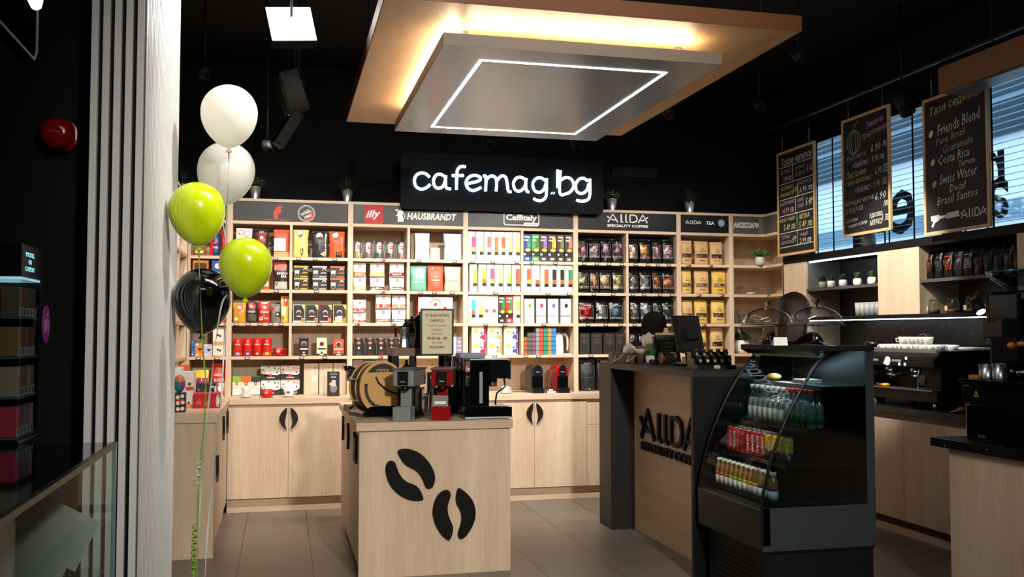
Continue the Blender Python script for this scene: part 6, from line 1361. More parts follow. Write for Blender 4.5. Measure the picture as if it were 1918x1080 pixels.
# tins and small things on the bar
t = thing('black_canister', 'black lidded canister left of the espresso machine behind the fridge', 'canister', (4.70, 6.86, ZCN + .0008)); B().cyl((0, 0, 0), .075, .40, 24).build('body', BLACK, t); B().cyl((0, 0, .401), .077, .03, 24).build('band', STEEL, t); B().lathe([(.077, .432), (.077, .47), (.06, .48), (0, .48)], n=24).build('lid', BLACK, t)
t = thing('cleaning_brush', 'wooden brush with red tip lying on the bar worktop', 'brush', (atX(1776, 765, 4.52).x, 5.66, ZCN + .01), .5)
B().tube([(-.12, 0, .004), (0, 0, .006)], [.006, .009], 8).build('handle', C((206, 190, 160)), t); B().tube([(-.15, 0, .004), (-.121, 0, .004)], [.005, .006], 8).build('red_tip', RED, t); B().ell((.05, 0, .01), .05, .025, .018).build('bristles', C((170, 120, 60)), t)
t = thing('orange_cup', 'orange plastic cup on a saucer beside the black coffee grinder', 'cup', (4.56, 5.50, ZCN + .0008)); B().lathe([(.05, 0), (.055, .008), (0, .008)], n=20).build('coaster', STEEL, t); B().lathe([(.03, .009), (.036, .10), (.033, .10), (.027, .014), (0, .014)], n=20).build('cup', ORANGE, t)
tag(B().box(-.045, .045, -.06, .06, 0, .17).build('tag_box', mat('black_tin', (22, 22, 24), .35), None, (4.62, 5.60, ZCN + .0009)), 'black box with white label left of the water boiler on the bar', 'box')
tag(B().box(-.002, 0, -.035, .02, 0, .03).build('label_sticker', C((190, 188, 184)), None, (4.5745, 5.60, ZCN + .05)), 'white label stuck to the black box on the bar', 'label')
for k, (y, m) in enumerate(((6.52, ORANGE), (6.45, YPR))): tag(B().ell((0, 0, .012), .03, .03, .012).build('drip_mat_fruit', m, None, (4.515, y, EZ + .1395)), ['orange cloth', 'yellow cloth'][k] + ' lump on the drip tray of the bar espresso machine', 'cloth')

# ---------------------------------------------------------------- near service counter with boiler and grinder
NX, NY1, NY0, NZ = 3.65, 4.65, 2.6, .90
sc_ = thing('service_counter', 'near wood service counter with black stone top at the right edge', 'counter', (NX, NY0, 0))
B().box(0, 1.2, 0, NY1 - NY0, 0, NZ - .05).build('body', WOODV, sc_)
B().box(-.03, 1.25, 0, NY1 - NY0 + .12, NZ - .05, NZ).build('counter_top', STONE, sc_, bevel=.003)
zz = NZ + .0008
t = thing('water_boiler', 'wide black machine with steel band and top tray on the near counter', 'coffee machine', (3.73, 4.61, zz), -PI/2)
hx0 = 0
B().box(0, .62, 0, .215, 0, .20).build('base', BLKG, t, bevel=.01)
B().box(-.035, .05, .01, .06, .205, .30).build('switch_box', BLACK, t, bevel=.004)
B().box(.02, .61, .012, .205, .20, .315).build('steel_band', mat('mirror_steel', (150, 165, 180), .12, 1), t)
B().box(-.04, .64, -.015, .225, .317, .338).build('top_tray', BLKG, t, bevel=.006)
b = B().flat([(-.02, -.016), (.02, -.016), (0, .02)], Mx((.075, .0105, .258)), 0); b.flat([(-.012, -.011), (.012, -.011), (0, .012)], Mx((.075, .0098, .258)), 1); b.build('warning_triangle', [YPR, INKB], t)
b = B(); b.text('brita', Mx((.13, -.0008, .03)), .06, .022); b.build('badge', C((120, 118, 114)), t)
for px, r, h, nm in ((1848, .040, .082, 'left'), (1872, .036, .088, 'right')):
    p = atX(px, 690, 3.83); tag(B().lathe([(r, 0), (r, .004), (r*.97, h), (r*.93, h), (r*.95, .01), (0, .008)], n=26).build('steel_pitcher', STEEL, None, (3.83, p.y, zz + .339)), '%s steel milk pitcher on the wide black machine' % nm, 'pitcher')
tag(B().box(-.02, .02, -.02, .02, 0, .02).build('wooden_cube', mat('amber_wood', (190, 120, 40), .5), None, (3.79, atX(1824, 690, 3.79).y, zz + .339)), 'small amber wood block left of the steel pitchers', 'block')
# tall grinder at the right edge
gx = 4.07
t = thing('coffee_grinder', 'tall dark coffee grinder with glass hopper at the right edge', 'grinder', (gx, 4.54, zz), 0); t.scale = (1.127,)*3
HB = mat('blue_black_metal', (12, 26, 38), .2, .5)
B().box(-.08, .22, .02, .2, 0, .36).build('stand', BLKG, t, bevel=.01)
B().box(-.04, .20, -.02, .2, .36, .74).build('body', HB, t, bevel=.02)
B().lathe([(.05, .74), (.07, .76), (.13, .80), (.155, .83), (.15, .835), (.12, .805), (.05, .765)], (.05, .08, 0), 30).build('hopper', GLASSD, t)
B().lathe([(.155, .832), (.158, .845), (.0, .846)], (.05, .08, 0), 30).build('hopper_lid', mat('teal_mirror', (60, 110, 130), .15, .8), t)
B().lathe([(.028, 0), (.028, .012), (.015, .02), (.0, .02)], (.02, -.042, .655), 20, axis='y').build('dial', mat('blue_ring', (40, 110, 160), .3, .5), t)
B().box(-.03, .03, -.024, -.02, .70, .73).build('badge_plate', C((120, 128, 130)), t)
B().tube([(-.06, -.02, .47), (-.0, -.05, .48)], .012, 8).build('wood_handle', mat('amber_handle', (206, 130, 50), .3), t)
B().ell((-.085, -.01, .465), .022, .016, .018).build('wood_knob', _M['amber_handle'], t)
B().cyl((-.01, -.05, .45), .032, .05, 20).build('group', CHROME, t)
B().ell((.06, -.05, .48), .045, .035, .035).build('brown_knob', mat('brown_knob', (120, 84, 56), .4), t)
B().box(-.13, -.04, .0, .14, .50, .60).build('side_hood', mat('hood_grey', (40, 40, 42), .3), t, bevel=.006)
B().lathe([(.08, .0), (.085, .03), (.05, .04), (.0, .04)], (.02, -.02, .31), 22).build('tray_bowl', CHROME, t)
t = thing('gooseneck_lamp', 'small black task lamp on a copper gooseneck beside the tall grinder', 'lamp', (3.805, 4.62, 1.555))
B().tube(catmull([(.10, 0, .0), (.09, 0, .12), (.05, 0, .17), (.0, -.02, .15), (-.015, -.03, .11)]), .009, 8).build('gooseneck', mat('copper_neck', (150, 80, 60), .35, .8), t)
hd = B().lathe([(.0, .0), (.030, .0), (.032, -.085), (.028, -.085), (.0, -.02)], n=22).build('lamp_head', BLKM, t, (-.018, -.035, .115), (-.75, .1, 0))
B().lathe([(.0, -.080), (.027, -.080), (.027, -.078)], n=22).build('lamp_lens', emis('lamp_lens_white', (255, 246, 230), 4), hd)

# ---------------------------------------------------------------- black menu boards on chains
XBD = 4.58
FRM = mat('pine_frame', (206, 164, 112), .5); SLT = mat('black_slate', (26, 25, 25), .6)
CHK = C((206, 202, 194)); CHP = C((186, 150, 156)); CHY = C((196, 186, 120))
def board(px_l, py_b, w_, h_, lab):
    q = atX(px_l, py_b, XBD); t = thing('menu_board', lab, 'menu board', (XBD, q.y - w_/2, q.z), 0, 'hanging menu boards')
    B().box(0, .008, -w_/2 + .02, w_/2 - .02, .02, h_ - .02).build('slate', SLT, t)
    f = B().box(-.006, .014, -w_/2, -w_/2 + .022, 0, h_).box(-.006, .014, w_/2 - .022, w_/2, 0, h_).box(-.006, .014, -w_/2 + .022, w_/2 - .022, 0, .022).box(-.006, .014, -w_/2 + .022, w_/2 - .022, h_ - .022, h_); f.build('frame', FRM, t)
    for s in (-1, 1): B().cyl((.004, s*w_*.36, h_), .002, 3.44 - q.z - h_, 5).build('chain', STEEL, t)
    return t
def chalk(t, items, w_, h_):
    """items: text, u, v (0..1 of the slate, v from the bottom), width share, height (m), colour index, tilt"""
    b = B()
    for it in items:
        if it[0] == '|': stroke(b, [((p[0] - .5)*w_, p[1]*h_) for p in it[1]], .006, Mx((-.001, 0, 0), 'left'), it[2])
        elif it[0] == 'o': 
            ring(b, circ(it[3]*w_, 24, it[5]*w_, ((it[1] - .5)*w_, it[2]*h_)), circ(it[3]*w_ - .005, 24, it[5]*w_ - .004, ((it[1] - .5)*w_, it[2]*h_)), Mx((-.001, 0, 0), 'left'), it[4])
        elif it[0] == 'f': b.flat([((p[0] - .5)*w_, p[1]*h_) for p in it[1]], Mx((-.001, 0, 0), 'left'), it[2])
        else:
            s, u, v, ws, hh, ci = it[:6]; M = Mx((-.0012, -(u - .5)*w_, v*h_), 'left') @ Matrix.Rotation(it[6] if len(it) > 6 else .03, 4, 'Z'); b.text(s, M, ws*w_, hh, ci, -.004, .22, 1, 1)
    b.build('chalk_writing', [CHK, CHP, CHY], t)
t1 = board(1458, 481, .655, .985, 'black price list board in a grid, leftmost of the hanging boards')
G = [('Топли напитки', .52, .90, .80, .07, 0)]
for v in (.85, .69, .54, .385, .22, .085): G.append(('|', [(.06, v - .005), (.95, v + .005)], 0))
for u, a, c in ((.43, .845, .70), (.56, .69, .545), (.5, .54, .39), (.53, .385, .225), (.53, .22, .09)): G.append(('|', [(u, a), (u, c)], 0))
G += [('ЕСПРЕСО', .25, .80, .28, .035, 1), ('2.80 лв', .28, .735, .22, .05, 0), ('ДВОЙНО', .62, .805, .28, .035, 1), ('ЕСПРЕСО', .62, .745, .28, .035, 1), ('4.40', .87, .77, .16, .07, 1),
      ('ЕСПРЕСО', .27, .645, .34, .035, 2), ('МАКИАТО', .27, .585, .36, .035, 2), ('3.40', .50, .61, .12, .05, 2), ('КОРТАДО', .77, .655, .34, .035, 2), ('3.90 лв', .77, .595, .34, .05, 0),
      ('КАПУЧИНО', .27, .50, .40, .035, 1), ('4.99 лв', .30, .43, .30, .055, 1), ('КАФЕ', .63, .50, .18, .035, 1), ('ЛАТЕ', .63, .445, .18, .035, 1), ('5.49', .85, .47, .18, .065, 0),
      ('ФЛАТ УАЙТ', .27, .345, .42, .04, 2), ('5.49 лв', .32, .27, .32, .06, 2), ('МОКА', .72, .345, .26, .045, 2), ('5.49 лв', .75, .27, .34, .06, 2),
      ('ТОПЪЛ', .22, .18, .24, .035, 1), ('ШОКОЛАД', .26, .125, .34, .035, 1), ('4.99', .45, .15, .10, .055, 0), ('ЧАЙ', .70, .18, .20, .04, 1), ('2.99 лв', .74, .12, .30, .05, 0)]
chalk(t1, G, .655, .985)
t2 = board(1580, 445, .645, .985, 'black winter menu board with a chalk pumpkin, middle of the hanging boards')
P2 = [('o', .26, .785, .15, 2, .155), ('o', .26, .785, .10, 2, .15), ('o', .26, .785, .045, 2, .15), ('|', [(.26, .885), (.30, .93), (.36, .955)], 2), ('Зимни', .70, .90, .36, .055, 1, .1), ('предложения', .70, .815, .52, .05, 1, .1),
      ('Руби мока ·', .33, .66, .46, .055, 1, .06), ('6.90', .72, .69, .20, .06, 0), ('лв', .90, .70, .08, .04, 0), ('+бейлис · 9.90 лв', .56, .60, .66, .055, 0, .04),
      ('Пистачио', .30, .52, .42, .055, 2, .05), ('с бял шоколад ·', .36, .455, .58, .05, 2, .05), ('6.90 ЛВ', .83, .50, .26, .065, 0), ('+бейлис - 9.90 ЛВ', .60, .39, .66, .055, 0, .05),
      ('Коледна матча', .36, .285, .60, .055, 0, .05), ('6.90', .80, .29, .22, .06, 0), ('с кружка ·', .28, .215, .40, .055, 0, .05), ('ЛВ', .90, .22, .09, .04, 0),
      ('добави', .20, .135, .24, .04, 0), ('сироп 0.50лв', .32, .09, .40, .035, 0, .06), ('ядково', .70, .14, .26, .045, 0), ('мляко', .70, .085, .24, .045, 0), ('1 лв', .90, .115, .14, .06, 0)]
chalk(t2, P2, .645, .985)
t3 = board(1733, 442, .665, 1.0, 'black weekly coffee board with chalk beans, nearest of the hanging boards')
def bean(u, v, ci): return [('f', [(u + .042*math.cos(a)*math.cos(.9) - .03*math.sin(a)*math.sin(.9), v + (.042*math.cos(a)*math.sin(.9) + .03*math.sin(a)*math.cos(.9))*.665) for a in [2*PI*k/16 for k in range(16)]], ci)]
P3 = [('Тази седмица', .52, .915, .80, .075, 2, .10), ('Friends Blend', .56, .765, .66, .075, 0, .10), ('Peru, Brazil', .44, .675, .46, .055, 1, .10), ('Guatemala', .54, .61, .46, .055, 1, .08),
      ('Costa Rica', .48, .535, .48, .065, 0, .05), ('Tarrazu', .68, .475, .24, .045, 0, .05), ('Swiss Water', .54, .395, .58, .07, 0, .06), ('Decaf', .54, .315, .26, .055, 0, .06), ('Brasil Santos', .52, .245, .62, .06, 0, .05)]
P3 += bean(.13, .735, 0) + bean(.15, .525, 2) + bean(.17, .365, 1)
P3 += [('f', [(.10, .135), (.24, .14), (.24, .10), (.17, .085), (.13, .05), (.11, .06), (.14, .095), (.11, .10)], 0), ('f', [(.24, .128), (.34, .13), (.34, .11), (.24, .108)], 0), ('f', [(.35, .14), (.54, .145), (.55, .105), (.35, .10)], 0)]
chalk(t3, P3, .665, 1.0)
b = B(); allda(b, Mx((-.001, -.26*.665, .115), 'left'), .24, .058); b.build('chalk_logo', CHK, t3)
# rail that carries the boards, with stems to the ceiling
t = thing('ceiling_rail', 'long dark ceiling rail carrying the menu boards', 'rail', (XBD + .004, 6.6, 3.44)); B().box(-.012, .012, -2.1, 1.9, .0, .02).build('rail', mat('rail_grey', (60, 66, 70), .35, .6), t)
for y in (-1.9, -.9, .1, 1.0, 1.8): B().cyl((0, y, .02), .004, ZC - 3.46, 6).build('stem', BLKM, t)
# camera-like spot on the rail
def track_spot(lab, loc, rz, tilt, L, r, m, up, face=None, grp=None, grn=None):
    t = thing('track_spot', lab, 'spotlight', loc, rz, grp)
    h = B().lathe([(r*.6, -L*.5), (r, -L*.42), (r, L*.5), (r*.86, L*.5), (r*.8, L*.42), (0, L*.42)], n=20).build('lamp_head', m, t, (0, 0, 0), (tilt, 0, 0), 0)
    B().cyl((0, 0, .0), .008, up, 8).build('stem', BLKM, t); B().box(-.02, .02, -.05, .05, up - .012, up).build('adapter', BLKM, t)
    if grn: B().box(-r*.2, r*.2, -r*1.02, -r*.98, -L*.4, L*.4).build('edge_glow', grn, h)
    return t
q = atX(1690, 190, 4.42); track_spot('black cylindrical spot under the rail between the pumpkin and coffee bean boards', (4.42, q.y, q.z), .4, 2.7, .22, .055, BLKM, ZC - q.z)
for px, py, Y, nm in ((1495, 105, 5.6, 'black spot on the ceiling right of the wooden raft'), (500, 275, 7.2, 'small black spot below the square floodlight'),):
    q = atY(px, py, Y); track_spot(nm, q, .3, 2.4, .10, .035, BLKM, ZC - q.z)
# shelf wash spots: the lamps that light the shelving
for i, (x, p) in enumerate(SPOTS):
    q = Vector((x, 6.96, SPZ[i] + .05)); track_spot('black track spot above the raft edge, %s from left, aimed at the shelves' % ORD[i], q, 0, 2.35 + 0, .14, .042, BLKM, ZC - q.z, None, 'track spots lighting the shelves')
# wooden canopy above the near counter at the upper right
t = thing('wooden_canopy', 'brown wooden canopy box hanging at the upper right corner', 'canopy', (4.2, 3.4, 3.07)); 
B().box(0, .2, -.2, 1.98, .0, .17).build('box', mat('canopy_brown', (112, 78, 50), .5), t, bevel=.002)
B().box(.02, .18, -.1, 1.90, -.012, -.001).build('underside', mat('canopy_under', (90, 100, 108), .3, .3), t)
for y in (.2, 1.6): B().cyl((.1, y, .17), .006, ZC - 3.24, 6).build('hanging_rod', BLKM, t)

# ---------------------------------------------------------------- square floodlight and the spots under it
FYY = 5.3
cs = [atY(495, 3, FYY), atY(585, 3, FYY), atY(590, 87, FYY), atY(509, 87, FYY)]; cc = sum(cs, Vector())/4
t = thing('square_floodlight', 'bright square white floodlight hanging in front of the shop', 'floodlight', cc, 0)
ex = ((cs[1] - cs[0]) + (cs[2] - cs[3]))/4; ez = ((cs[0] - cs[3]) + (cs[1] - cs[2]))/4; ez = ez + Vector((0, .10, 0)); ny = ex.cross(ez).normalized()
V = [-ex*1.04 + ez*1.0 - ez*0, ex*1.0 + ez, ex*1.03 - ez, -ex*.93 - ez]
if ny.y > 0: ny = -ny
b = B().add([v + ny*.0 for v in V] + [v - ny*.05 for v in V], [(0, 1, 2, 3), (7, 6, 5, 4), (0, 4, 5, 1), (1, 5, 6, 2), (2, 6, 7, 3), (3, 7, 4, 0)]); b.build('housing', BLKM, t)
b = B().add([v*.97 + ny*.004 for v in V], [(0, 3, 2, 1)]); b.build('led_face', FLOODE, t)
b = B().tube([-ny*.05, Vector((0, .06, ZC - cc.z))], .008, 8); b.build('stem', BLKM, t)
area('square_flood_lamp', cc + ny*.03, cc + ny*2 - Vector((0, 0, .6)), .22, .22, 6, (1, .96, .9))
GEDGE = mat('green_reflex', (16, 70, 46), .3)
q = atY(545, 172, 6.0)
t = thing('twin_track_spot', 'pair of black box spots hinged at an angle below the floodlight', 'spotlight', q)
hb = B().box(-.065, .065, -.06, .06, -.13, .13).build('upper_spot', mat('spot_box_black', (7, 7, 7), .5, spec=.2), t, (0, 0, .0), (.1, -.36, .3), .006)
B().box(-.068, -.0655, -.05, .05, -.12, .12).build('edge_reflex', GEDGE, hb)
hb = B().box(-.035, .035, -.06, .06, -.12, .12).build('lower_spot', _M['spot_box_black'], t, (-.02, 0, -.235), (.1, .52, .3), .006)
B().box(.0355, .038, -.03, .03, -.115, .115).build('edge_reflex', C((120, 118, 112), .3), hb)
B().box(-.012, .012, -.012, .012, -.15, -.11).build('hinge', STEEL, t)
for s in (-.018, .022): B().cyl((s, 0, .13), .005, ZC - q.z - .13, 6).build('stem', BLKM, t)

# ---------------------------------------------------------------- neighbouring stall at the left edge
# hanging lit sign at the top left
q = atY(66, 114, 2.3); t = thing('hanging_sign', 'black hanging sign with white neon lettering at the top left corner', 'sign', (q.x, 2.3, q.z), 0)
TH = math.atan2(atY(-200, -60, 1.9).y - 2.3, 1) # the sign runs towards the camera
B().box(-.04, .0, -1.1, .0, .0, .5).build('sign_box', mat('smoked_sign', (4, 5, 6), .9, spec=0), t, (0, 0, 0), (0, 0, -.0), .012)
bz = B().tube([(.002, -1.1, -.002), (.002, -.02, -.002), (.002, .001, .02), (.002, .002, .5)], .003, 6).build('edge_trim', C((110, 108, 104)), t)
b = B()
def nl(pts, r=.011): b.tube(catmull([(.012, p[0], p[1] - .05) for p in pts]), r, 8)
nl([(-.10, .30), (-.10, .185), (-.075, .16), (-.04, .175), (-.03, .30)]); nl([(-.19, .235), (-.13, .235)]); nl([(-.30, .30), (-.30, .19), (-.26, .16), (-.22, .19), (-.22, .30)])
b.build('neon_letters', emis('neon_soft', (205, 232, 255), 2.5), t)
for y in (-.9, -.15): B().cyl((-.02, y, .5), .005, ZC - q.z - .5, 6).build('hanging_rod', BLKM, t)
# red fire alarm sounder
q = atY(111, 254, 3.66); t = thing('alarm_sounder', 'dark red round fire alarm sounder on the black wall', 'alarm', (q.x, 3.68, q.z))
RDK = mat('alarm_red', (120, 10, 12), .2, coat=.4)
B().prism(smooth_poly([(p[0]*1.0, p[1]*.92) for p in rrect(.125, .125, .045)], 0), 'y', -.035, -.0).build('base', RDK, t, bevel=.006)
B().lathe([(.055, 0), (.055, -.03), (.045, -.05), (.02, -.055), (0, -.055)], (0, -.036, 0), 28, axis='y').build('lens', RDK, t)
b = B(); b.text('FIRE', Mx((0, -.0925, .002)), .035, .008); b.build('lettering', C((170, 70, 30)), t)
# glass showcase counter
GX = -.487
sx = thing('glass_showcase', 'glass showcase counter with black top at the lower left', 'showcase', (GX, 1.0, 0))
GT = 1.165
B().box(-1.2, -.0, 0, 2.12, GT - .006, GT).build('top_glass', mat('black_glass_top', (10, 10, 11), .06), sx)
B().box(-.012, .003, 0, 2.125, GT - .014, GT + .001).build('top_edge', BLACK, sx)
B().box(-.006, 0, .0, 2.12, .0, GT - .015).build('front_glass', GLASSF, sx)
B().box(-1.2, -.007, 2.114, 2.12, .0, GT - .015).build('side_glass', GLASS, sx)
B().box(-.009, .002, 2.110, 2.122, .0, GT - .015).build('corner_trim', mat('glass_edge_blue', (120, 150, 160), .2), sx)
B().box(-1.2, -.02, .0, 2.08, .0, .35).build('showcase_base', mat('showcase_wood', (84, 58, 36), .5), sx)
B().box(-1.2, -1.15, .0, 2.08, .351, 1.14).build('back_panel', mat('showcase_wood2', (60, 42, 28), .5), sx)
B().box(-1.14, -.02, .0, 2.08, .79, .80).build('glass_shelf', GLASS, sx)
for k in range(5):
    tag(B().box(-.10, .10, -.004, .004, -.0, .16).build('leaflet', mat('leaflet_white', (176, 178, 180), .5), None, (GX - .16 - .02*k, 2.93 - .09*k, .87), (-.5, .55, .3)), 'white leaflet leaning inside the glass showcase, %s from the pillar' % ORD[k], 'leaflet', 'leaflets in the showcase')
for k in range(4):
    tag(B().box(-.06, .06, -.03, .03, 0, .05).build('small_carton', C([(150, 30, 26), (170, 120, 40), (90, 60, 50), (140, 40, 50)][k]), None, (GX - .30 - .05*k, 2.35 + .12*k, .8008), (0, 0, .3*k)), '%s small carton lying inside the glass showcase' % ['red', 'amber', 'brown', 'crimson'][k], 'box')
# tobacco-style dispenser with glass shelves
q = atZ(30, 835, GT); dx, dy = q.x, q.y + .02
ds = thing('display_dispenser', 'dark illuminated pack dispenser on the glass showcase', 'dispenser', (dx, dy, GT + .001), 0); DH = .60
B().box(-.34, .0, 0, .26, DH - .10, DH).build('header_box', BLACK, ds, bevel=.003); B().box(-.34, .0, 0, .26, 0, .012).build('base_plate', BLACK, ds, bevel=.003)
B().box(-.34, .0, .24, .26, .012, DH - .10).build('back_panel', BLACK, ds)
B().box(-.335, -.004, .004, .236, DH - .108, DH - .101).build('light_strip', emis('dispenser_light', (150, 200, 215), .8), ds)
b = B()
for k, (tx, w_) in enumerate((('MODEL', .10), ('IN', .03), ('COMFORT', .11))): b.text(tx, Mx((.0012, .09, DH - .03 - .022*k), 'right'), w_, .014)
b.build('header_lettering', emis('cyan_letters', (150, 225, 240), 1.6), ds)
B().box(-.338, -.001, .001, .003, .012, DH - .108).build('front_glass', GLASS, ds); B().box(-.003, -.001, .003, .238, .012, DH - .108).build('side_glass', GLASS, ds)
for k in range(4): B().box(-.33, -.005, .01, .235, .014 + .12*k, .02 + .12*k).build('glass_shelf', mat('shelf_glass_teal', (70, 100, 106), .2), ds)
PC = [[(190, 60, 90), (150, 40, 70), (60, 120, 140), (170, 60, 100), (120, 140, 150)], [(150, 140, 120), (120, 90, 60), (130, 70, 50), (150, 130, 100), (110, 100, 80)], [(130, 100, 60), (100, 60, 40), (120, 80, 40), (90, 50, 40), (110, 70, 50)], [(90, 80, 60), (150, 40, 40), (60, 90, 60), (120, 60, 50), (80, 90, 90)]]
for r_ in range(4):
    for k in range(5):
        b_, ms = box_mesh(.036, .088, .05, C(PC[r_][k], .4), [('r', 0, 0, 1, .3, C((170, 176, 178))), ('r', .3, .05, .7, .25, INKB)])
        o = b_.build('cigarette_pack', ms, None, (dx - .035, dy + .035 + .04*k, GT + .001 + .0215 + .12*r_), (0, 0, PI/2)); tag(o, 'small pack facing the shop, %s from the front, %s tier of the dark dispenser' % (ORD[k], ('lowest', 'second', 'third', 'top')[r_]), 'pack', 'packs in the dispenser, side')
    for k in range(4):
        b_, ms = box_mesh(.052, .09, .03, C(PC[r_][(k*2) % 5], .4), [('r', .15, .1, .85, .35, C((160, 150, 130))), ('r', .4, .4, .6, .9, INKB)])
        o = b_.build('cigarette_pack', ms, None, (dx - .09 - .058*k, dy + .03, GT + .001 + .0215 + .12*r_)); tag(o, 'small pack facing the front, %s from the corner, %s tier of the dark dispenser' % (ORD[k], ('lowest', 'second', 'third', 'top')[r_]), 'pack', 'packs in the dispenser, front')
b = B().prism(circ(.052, 28, .062), 'x', .0, .003, 0); b.text('№1', Mx((.0036, .0, -.005), 'right'), .06, .045, 1); b.text('✓', Mx((.0036, .01, .035), 'right'), .03, .02, 1)
tag(b.build('round_sticker', [mat('purple_sticker', (120, 24, 120), .4), C((210, 160, 205))], None, (dx + .008, dy + .27, GT + .36)), 'purple round sticker sign with white mark beside the dark dispenser', 'sticker')

# ---------------------------------------------------------------- balloons
def balloon(px, py, rp, Y, m, lab, lean=0, tail=1.0, ribbon=None, rm=None):
    c = atY(px, py, Y); r = rp*sc_at(c)*.985
    t = thing('balloon', lab, 'balloon', c, 0, 'balloons')
    pr = []
    for k in range(33):
        a = PI*k/32; zz_ = -math.cos(a); rr = math.sin(a)
        if zz_ < 0: zz_ = zz_*1.28*tail; rr *= 1 - .17*(abs(math.cos(a)))**2.2
        pr.append((max(r*rr, .0), r*zz_))
    B().lathe(pr, n=40).build('balloon_body', m, t, (0, 0, 0), (0, lean, 0))
    nz = -r*1.28*tail; kx = -math.sin(-lean)*nz*-1
    kb = B().lathe([(.004, 0), (.012, -.012), (.014, -.02), (.004, -.02)][::-1], (0, 0, nz), 12).build('knot', m, t, (0, 0, 0), (0, lean, 0))
    if ribbon:
        P = [Matrix.Rotation(lean, 3, 'Y') @ Vector((0, 0, nz - .01))] + [atY(x, y, yy) - c for x, y, yy in ribbon]
        P = catmull([tuple(p) for p in P], 6); b = B(); V = []
        for i, p in enumerate(P): p = Vector(p); wv = .0035; a = i*.25; V += [p + Vector((wv*math.cos(a), wv*math.sin(a), 0)), p - Vector((wv*math.cos(a), wv*math.sin(a), 0))]
        b.add(V, [(2*i, 2*i + 1, 2*i + 3, 2*i + 2) for i in range(len(P) - 1)], 0, True); b.build('ribbon', rm, t)
    return t
def latex_white():
    m = bpy.data.materials.new('balloon_white'); m.use_nodes = True; n = m.node_tree.nodes; l = m.node_tree.links; p = n['Principled BSDF']
    p.inputs['Base Color'].default_value = lin((250, 248, 240)); p.inputs['Roughness'].default_value = .25
    tr = n.new('ShaderNodeBsdfTranslucent'); tr.inputs[0].default_value = lin((252, 250, 244)); mx = n.new('ShaderNodeMixShader'); mx.inputs[0].default_value = .5
    l.new(p.outputs[0], mx.inputs[1]); l.new(tr.outputs[0], mx.inputs[2]); l.new(mx.outputs[0], n['Material Output'].inputs[0]); return m
BW = latex_white(); BG = mat('balloon_lime', (186, 206, 12), .2, sss=.15, coat=.4); BK = mat('balloon_black', (8, 8, 9), .10, coat=.6)
RG = mat('ribbon_green', (120, 160, 50), .35); RS = mat('ribbon_silver', (176, 182, 176), .3)
balloon(429.5, 211, 52.5, 4.40, BW, 'topmost white balloon of the cluster at left', 0, 1, [(428, 330, 4.45), (424, 420, 4.5), (420, 560, 4.56)], RS)
balloon(424, 318, 53, 4.72, BW, 'lower white balloon partly behind the topmost white one', .16, 1.02, [(424, 470, 4.75), (420, 640, 4.75), (410, 800, 4.7), (392, 960, 4.66), (384, 1080, 4.64), (382, 1215, 4.62)], RS)
balloon(369, 392, 52, 4.17, BG, 'lime green balloon at the left edge of the cluster', -.06, 1.05, [(374, 520, 4.2), (380, 650, 4.25), (386, 740, 4.3), (376, 860, 4.35), (368, 960, 4.38), (364, 1050, 4.4), (361, 1120, 4.4), (358, 1230, 4.4)], RG)
balloon(460, 493, 49.5, 4.08, BG, 'lime green balloon at the right front of the cluster', 0, 1.03, [(440, 552, 4.11), (418, 562, 4.12), (404, 640, 4.13), (395, 720, 4.15), (386, 800, 4.17), (378, 900, 4.19), (372, 1000, 4.2), (369, 1120, 4.22), (367, 1230, 4.23)], RS)
balloon(379, 555, 53.5, 4.45, BK, 'black balloon below the two lime green ones', 0, 1.05, [(384, 700, 4.42), (382, 800, 4.4), (374, 880, 4.4), (371, 980, 4.46), (368, 1080, 4.47), (366, 1230, 4.48)], RG)
b = B()
def curl(px0, py0, px1, py1, n, r, m):
    a, c = atY(px0, py0, 4.315), atY(px1, py1, 4.315); V = []; N = int(n*10)
    for i in range(N + 1):
        p = a.lerp(c, i/N); th = 2*PI*n*i/N; p = p + Vector((r*math.cos(th), r*math.sin(th), 0)); V += [p + Vector((0, 0, .004)), p - Vector((0, 0, .004))]
    b.add(V, [(2*i, 2*i + 1, 2*i + 3, 2*i + 2) for i in range(N)], m, True)
curl(374, 862, 368, 905, 3, .012, 0); tag(b.build('curled_ribbon', RS), 'short silver ribbon curl, upper one below the balloons', 'ribbon')
b = B(); curl(366, 980, 361, 1075, 8, .012, 0); tag(b.build('curled_ribbon', RG), 'long green ribbon curl just above the floor below the balloons', 'ribbon')
t = thing('air_vent', 'black slotted air vent high on the back wall right of the neon sign', 'vent', atY(1189, 322, YB - .005))
B().box(-.24, .24, -.012, 0, -.05, .05).build('frame', mat('vent_black', (16, 16, 17), .5), t)
for k in range(4): B().box(-.22, .22, -.02, -.0125, -.038 + .022*k, -.028 + .022*k).build('slat', _M['vent_black'], t)

